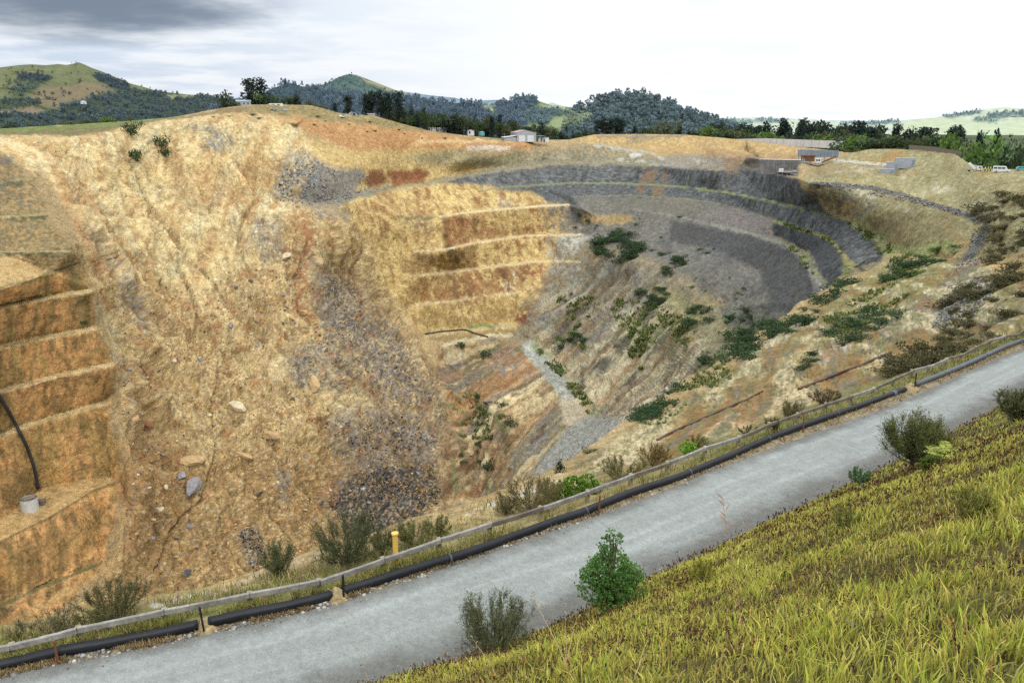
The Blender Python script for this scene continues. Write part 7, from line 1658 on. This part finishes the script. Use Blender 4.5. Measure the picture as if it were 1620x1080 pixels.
for _ in range(34000):
    u = rng.uniform(-120, 1700) if rng.random() < .5 else rng.uniform(-60, 800); a = at_u(RAIL, P_rail, u); b = at_u(PIPE, P_pipe, u)
    back_ = (at_u(CREST, CR, u) if u < 1000 else a+(a-b)*2.2)
    t_ = rng.random()
    if t_ < .42: q = a+(b-a)*rng.uniform(-.1, .85); dry = .35
    elif t_ < .72: q = a+(back_-a)*rng.uniform(0, .9)**1.3; dry = .45
    else: q = b+(at_u(EDGE_UP, P_up, u)-b)*rng.uniform(.12, .75); dry = .95
    if dry < .9 and u > 560 and rng.random() < .55*(1-np.exp(-(u-560)/150.)) : continue
    P.append(q); d_ = np.linalg.norm(q); Lh.append(rng.uniform(.14, .44)*(.5 if dry > .9 else 1)); Wd_.append(.011*max(1, d_/16)); C.append(dry)
P = np.array(P); kq = fbm(P/1.1, 2) > np.where(np.array(C) < .9, -.22, -.08); P = P[kq]; Lh = np.array(Lh)[kq]; Wd_ = np.array(Wd_)[kq]; C = np.array(C)[kq]; z_ = np.array([drop(x, y, (BVN,)) or -1e3 for x, y, _ in P]); ok = z_ > -100; P[:, 2] = z_; P = P[ok]; Lh = np.array(Lh)[ok]; Wd_ = np.array(Wd_)[ok]; C = np.array(C)[ok]
m_ = rng.random(len(P)) < C
cols = np.where(m_[:, None], pick_cols(len(P), [(176,152,110), (150,128,92), (190,170,128), (120,98,74)], [4, 3, 3, 2], rng), pick_cols(len(P), [(128,140,54), (104,118,46), (150,150,70), (92,98,46)], [4, 3, 2, 2], rng))
blades('verge_grass', P, Lh, Wd_, .55, cols, rng)
# white daisies scattered behind the rail: tiny pale heads
# ------------------------------------------------------------------ the grassy bank
NB = 300000
li = np.where(rng.random(NB*5) < .55, rng.uniform(15, 190, NB*5), rng.uniform(15, 478, NB*5)); si = rng.random(NB*5)**1.15*19.5; i0 = li.astype(int); f_ = (li-i0)[:, None]
bp_ = lo[i0]*(1-f_)+lo[i0+1]*f_; pn_ = pn[i0]
X_ = bp_+pn_*si[:, None]; dd = np.hypot(X_[:, 0], X_[:, 1]); 
ed_ = fbm(X_/1.2, 2); acc_ = (rng.random(len(X_)) < np.clip(8./(dd+.5), .0, 1)**1.3) & (dd > 1.6) & (si > .15+.5*np.clip(ed_+.3, 0, 1)) & (X_[:, 1] > -2)
X_ = X_[acc_][:NB]; si = si[acc_][:NB]
def bank_z(x, y): 
    h = BVB.ray_cast(Vector((x, y, 100)), Vector((0, 0, -1)), 400); return h[0].z if h[0] is not None else -1e3
X_[:, 2] = [bank_z(x, y) for x, y, _ in X_]; k_ = X_[:, 2] > -100; X_ = X_[k_]; si = si[k_]; D_ = np.linalg.norm(X_, axis=1); n = len(X_)
g1 = fbm(X_/1.7, 3, off=4.); g2 = fbm(X_/.5, 3, off=9.); g3 = fbm(X_/5., 2, off=2.)
Lh = (.08+.09*np.clip(g1+.4, 0, 1)+.08*np.clip(g2, 0, 1))*rng.uniform(.55, 1.3, n)*np.clip(si/1.2, .35, 1); Wd_ = .0085*rng.uniform(.7, 1.5, n)*np.maximum(1, (D_/8.)**.85)
gr_ = np.clip(.55+1.1*g1+.5*g2, 0, 1); br_ = np.clip(.25+1.2*g2-.8*g1+.4*g3, 0, 1)
pg = pick_cols(n, [(190,184,80), (166,164,72), (202,192,106), (136,146,62)], [4, 4, 3, 2], rng); po = pick_cols(n, [(184,172,88), (166,158,76), (198,182,110), (146,140,68)], [3, 4, 2, 3], rng); pb = pick_cols(n, [(112,86,54), (86,66,46), (134,108,70)], [3, 2, 2], rng)
r_ = rng.random(n); cols = np.where((r_ < gr_)[:, None], pg, po); cols = np.where((rng.random(n) < br_*.24)[:, None], pb, cols)
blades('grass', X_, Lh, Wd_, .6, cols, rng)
# broad iris-like tufts close to the lookout
tu = X_[(D_ < 17) & (g1 > -.08)]; tu = tu[rng.choice(len(tu), min(1200, len(tu)), replace=False)]; Q = np.repeat(tu, 11, 0)+rng.normal(size=(len(tu)*11, 3))*np.array((.05, .05, 0)); n = len(Q)
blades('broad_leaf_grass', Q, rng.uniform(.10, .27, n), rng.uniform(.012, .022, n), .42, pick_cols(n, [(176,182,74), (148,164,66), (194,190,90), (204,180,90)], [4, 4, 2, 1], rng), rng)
# brown seed heads on thin stems
k_ = rng.choice(len(X_), 26000, p=np.clip(br_+.1, 0, None)/np.clip(br_+.1, 0, None).sum()); B0 = X_[k_]; D0 = np.linalg.norm(B0, axis=1); hh = rng.uniform(.10, .27, len(B0)); ang = rng.uniform(0, 6.28, len(B0)); dr = np.stack([np.cos(ang)*.25, np.sin(ang)*.25, np.ones(len(B0))], 1)
Pn = np.concatenate([B0+dr*(hh*f)[:, None] for f in (.8, .9, 1.)]); D3 = np.tile(D0, 3); V, F = leaf_quads(Pn, .030*np.maximum(1, D3/10.)*rng.uniform(.6, 1.3, len(Pn)), rng, .5, np.tile(dr, (3, 1)), 1.2)
tag(link('seed_heads', np_mesh('seed_heads', V, F, rep4(pick_cols(len(Pn), [(74,56,40), (56,44,36), (104,78,50), (150,112,64)], [4, 3, 3, 2], rng))), M_grass), kind='stuff')
# tall dry stalks
M_straw = flat_mat('dry_straw', (.50, .38, .20), .8); M_straw2 = flat_mat('reddish_stalk', (.40, .22, .14), .8)
def stalk(u0, v0, u1, v1, lb, heads=5, mt=None, th=.0045):
    h = hit(u0, v0, (BVB,)); b = np.array(h[0]); Y = b[1]+.15; t = PY(u1, v1, Y); o = empty('grass_stalk', tuple(b), 0, lb, 'grass stalk'); d = t-b; bm = bmesh.new(); C = [d*k/6.+np.array((math.sin(k*.9)*.01, .02*math.sin(k*.5), -.1 if k == 0 else 0)) for k in range(7)]; tube(bm, C, list(np.linspace(th, th*.4, 7)), 5); bm_obj('stem', bm, mt or M_straw, o)
    bm = bmesh.new(); L = np.linalg.norm(d)
    for k in range(heads):
        p0 = d*(1-.16*k/heads*1.6); a = R.uniform(0, 6.28); q = p0+np.array((math.cos(a)*.05*L, math.sin(a)*.02*L, .045*L)); tube(bm, [p0, (p0+q)/2+np.array((0, 0, .004)), q], [th*.5, th*1.3, th*.3], 5)
    bm_obj('seed_head', bm, mt or M_straw, o)
stalk(1178, 1030, 1145, 790, 'tall reddish branched grass stalk standing against the track', 7, M_straw2); stalk(1240, 960, 1170, 800, 'thin reddish stalk leaning right of the tall branched one', 3, M_straw2, .003)
stalk(905, 1075, 842, 938, 'long straw stalk leaning left over the track by the green tree', 3); stalk(888, 1070, 915, 975, 'straw stalk with a pale head right of the long leaning one', 2); stalk(893, 1070, 897, 957, 'upright thin straw stalk between two leaning ones', 2, th=.003)
stalk(790, 1078, 748, 1008, 'short straw stalk in front of the feathery bush', 2); stalk(1000, 1078, 1026, 1015, 'pale straw stalk at the lower edge of the bank', 2); stalk(585, 1079.5, 525, 935, 'long pale straw stalk crossing the track in front of the pipe heap', 1, th=.005) if hit(585, 1079.5, (BVB,)) else None
# ------------------------------------------------------------------ bushes in the pit, each its own object
def scatter(P, n, lo_, hi_, keys, name, label, group, trees=(BVP,), flat_=.75):
    for _ in range(n):
        u, v = in_poly_uv(P); h = hit(u, v, trees)
        if not h or fbm(np.array([h[0][:]])/12., 2, off=12.)[0] < R.uniform(-.4, .1): continue
        w_ = 1.08*(lo_+(hi_-lo_)*R.random()**1.3)*h[1]/FPX; put(R.choice(keys), h[0]-Vector((0, 0, w_*.08)), w_*flat_*R.uniform(.75, 1.2), w_*1.15, name, label, 'bush', group)
G_ = ['gorse']; GL = ['gorse', 'gorse', 'gorse_light']
scatter([(935,390),(965,365),(1000,372),(1018,395),(985,420),(950,425)], 40, 10, 22, G_, 'gorse_bush', 'dark green gorse bush in the dense clump below the ochre cut', 'gorse clump below the ochre cut')
scatter([(1035,405),(1075,402),(1090,430),(1045,438)], 12, 8, 16, G_, 'gorse_bush', 'dark gorse bush on the grey slope right of the dense clump', 'gorse right of the dense clump')
scatter([(1000,465),(1060,455),(1085,475),(1030,490)], 16, 8, 17, G_, 'gorse_bush', 'dark gorse bush on the middle of the brown slope', 'gorse on the middle of the brown slope')
scatter([(1088,490),(1118,477),(1134,492),(1120,518),(1095,522)], 14, 9, 18, G_, 'gorse_bush', 'dark gorse bush in the compact clump under the lowest dark bench', 'gorse clump under the lowest dark bench')
scatter([(1148,500),(1210,478),(1220,500),(1180,525),(1150,522)], 16, 8, 18, G_, 'gorse_bush', 'dark gorse bush at the foot of the lowest dark bench', 'gorse at the foot of the lowest dark bench')
scatter([(1105,570),(1150,530),(1225,505),(1250,520),(1200,560),(1140,590)], 60, 12, 28, G_, 'gorse_bush', 'dark gorse bush in the long band along the slope edge above the pipes', 'gorse band along the slope edge', (BVN, BVP))
scatter([(1215,520),(1330,445),(1370,440),(1310,490),(1240,540)], 32, 11, 24, G_, 'gorse_bush', 'gorse bush at the upper end of the slope edge band', 'gorse at the upper end of the band', (BVN, BVP))
scatter([(1290,545),(1340,500),(1420,480),(1440,490),(1380,530),(1310,555)], 40, 14, 30, G_, 'gorse_bush', 'dark gorse bush in the thicket above the white stones', 'gorse thicket above the white stones', (BVN,), .6)
scatter([(1400,450),(1450,405),(1510,385),(1516,405),(1460,435)], 44, 11, 26, GL, 'gorse_bush', 'green gorse bush in the band beside the rock drain', 'gorse band beside the rock drain', (BVN, BVP), .6)
scatter([(1262,585),(1285,545),(1300,560),(1275,600)], 7, 10, 20, GL, 'gorse_bush', 'rounded bush left of the white stones on the ochre slope', 'bushes left of the white stones', (BVN,))
scatter([(1000,665),(1030,640),(1075,615),(1090,630),(1050,655),(1015,675)], 30, 11, 24, G_, 'gorse_bush', 'dark gorse bush on the crest above the grey scree', 'gorse on the crest above the scree', (BVN,))
scatter([(905,740),(935,712),(955,705),(925,735)], 7, 7, 13, G_, 'gorse_bush', 'small gorse bush at the foot of the crest near the lone pine', 'gorse near the lone pine', (BVN,))
scatter([(875,545),(890,530),(940,515),(935,545),(900,560)], 14, 7, 15, GL, 'gorse_bush', 'bush on the strata just right of the scree ramp', 'bushes right of the scree ramp')
scatter([(900,330),(1100,330),(1210,470),(1130,540),(900,500),(870,440)], 60, 3.5, 8, GL, 'slope_bush', 'small scattered bush on the brown and grey slope of the pit', 'scattered bushes on the pit slope')
scatter([(700,690),(730,740),(760,800),(780,740),(770,690),(820,660),(800,640),(750,620)], 22, 4, 11, GL, 'rib_bush', 'small bush on the striped rib of the pit floor', 'bushes on the striped rib')
for u, v, w_, lb in ((808, 672, 16, 'round dark green bush alone on the striped rib'), (215, 250, 18, 'dark bush high on the yellow scar, lower of two'), (208, 209, 20, 'dark bush on the scar rim, upper of two'), (256, 230, 18, 'grey green bush on the scar right of the two dark ones'), (262, 245, 13, 'small grey green bush below the other on the scar'), (772, 740, 18, 'green bush at the bottom of the pit among the striped rock'), (132, 512, 9, 'dark little bush at the corner of the third left terrace'), (730, 548, 12, 'bush under the lowest bench road'), (765, 562, 14, 'wider bush under the lowest bench road')):
    h = hit(u, v+w_*.3, (BVP,)); q = w_*h[1]/FPX; put('gorse', h[0], q*1.3, q*1.0, 'lone_bush', lb, 'bush')
H_K = ['heath']
scatter([(1520,330),(1600,300),(1640,330),(1640,420),(1560,420),(1570,360)], 80, 9, 22, H_K, 'heath_bush', 'brown heath bush on the grassy hillside above the rocky slope', 'heath on the grassy hillside', (BVN, BVP))
scatter([(1490,480),(1540,440),(1640,420),(1640,510),(1480,565)], 100, 10, 24, H_K, 'heath_bush', 'brown heath bush on the rocky slope near the end of the guard rail', 'heath on the rocky slope', (BVN,))
scatter([(1395,598),(1440,560),(1500,545),(1520,552),(1440,592)], 34, 13, 28, H_K, 'heath_bush', 'dense brown heath bush just above the guard rail toward its far end', 'heath just above the guard rail', (BVN,), .9)
scatter([(300,182),(470,180),(600,195),(760,222),(700,224),(540,205)], 26, 3, 6, GL, 'terrace_bush', 'tiny green bush along the ledges of the orange terraces', 'bushes on the orange terraces')

sp_ = []
for P_, n_ in (([(960,470),(1030,480),(1090,510),(1050,560),(990,540)], 500), ([(1000,520),(1025,530),(1015,590),(995,560)], 260), ([(1060,500),(1120,490),(1090,545),(1040,560)], 200), ([(840,548),(870,560),(905,600),(945,650),(930,655),(890,600)], 260), ([(880,470),(940,460),(960,530),(900,520)], 200), ([(1340,352),(1400,380),(1440,404),(1420,425),(1390,400)], 420), ([(1080,590),(1140,560),(1160,600),(1090,640)], 160), ([(1300,500),(1420,440),(1440,470),(1330,540)], 320), ([(715,640),(745,620),(800,690),(760,700),(730,690)], 160), ([(1000,660),(1100,600),(1140,600),(1040,680)], 140), ([(1225,350),(1310,378),(1335,405),(1310,380)], 90), ([(1242,386),(1268,400),(1290,440),(1276,430)], 60)):
    for _ in range(n_):
        h = hit(*in_poly_uv(P_), (BVN, BVP))
        if h and fbm(np.array([h[0][:]])/11., 3, off=6.)[0] > R.uniform(-.1, .25): sp_.append((h[0], h[1]))
P_ = np.repeat(np.array([q[0][:] for q in sp_]), 6, 0); d_ = np.repeat(np.array([q[1] for q in sp_]), 6); rng = np.random.default_rng(5)
P_ = P_+rng.normal(size=P_.shape)*np.array((1, 1, 0))*(d_*.0016)[:, None]
blades('slope_grass', P_, d_*.0042*rng.uniform(.5, 1.4, len(P_)), d_*.0022*rng.uniform(.6, 1.3, len(P_)), .7, pick_cols(len(P_), [(122,134,74), (102,118,64), (146,146,92), (86,102,58)], [4, 3, 3, 2], rng)*.78, rng)
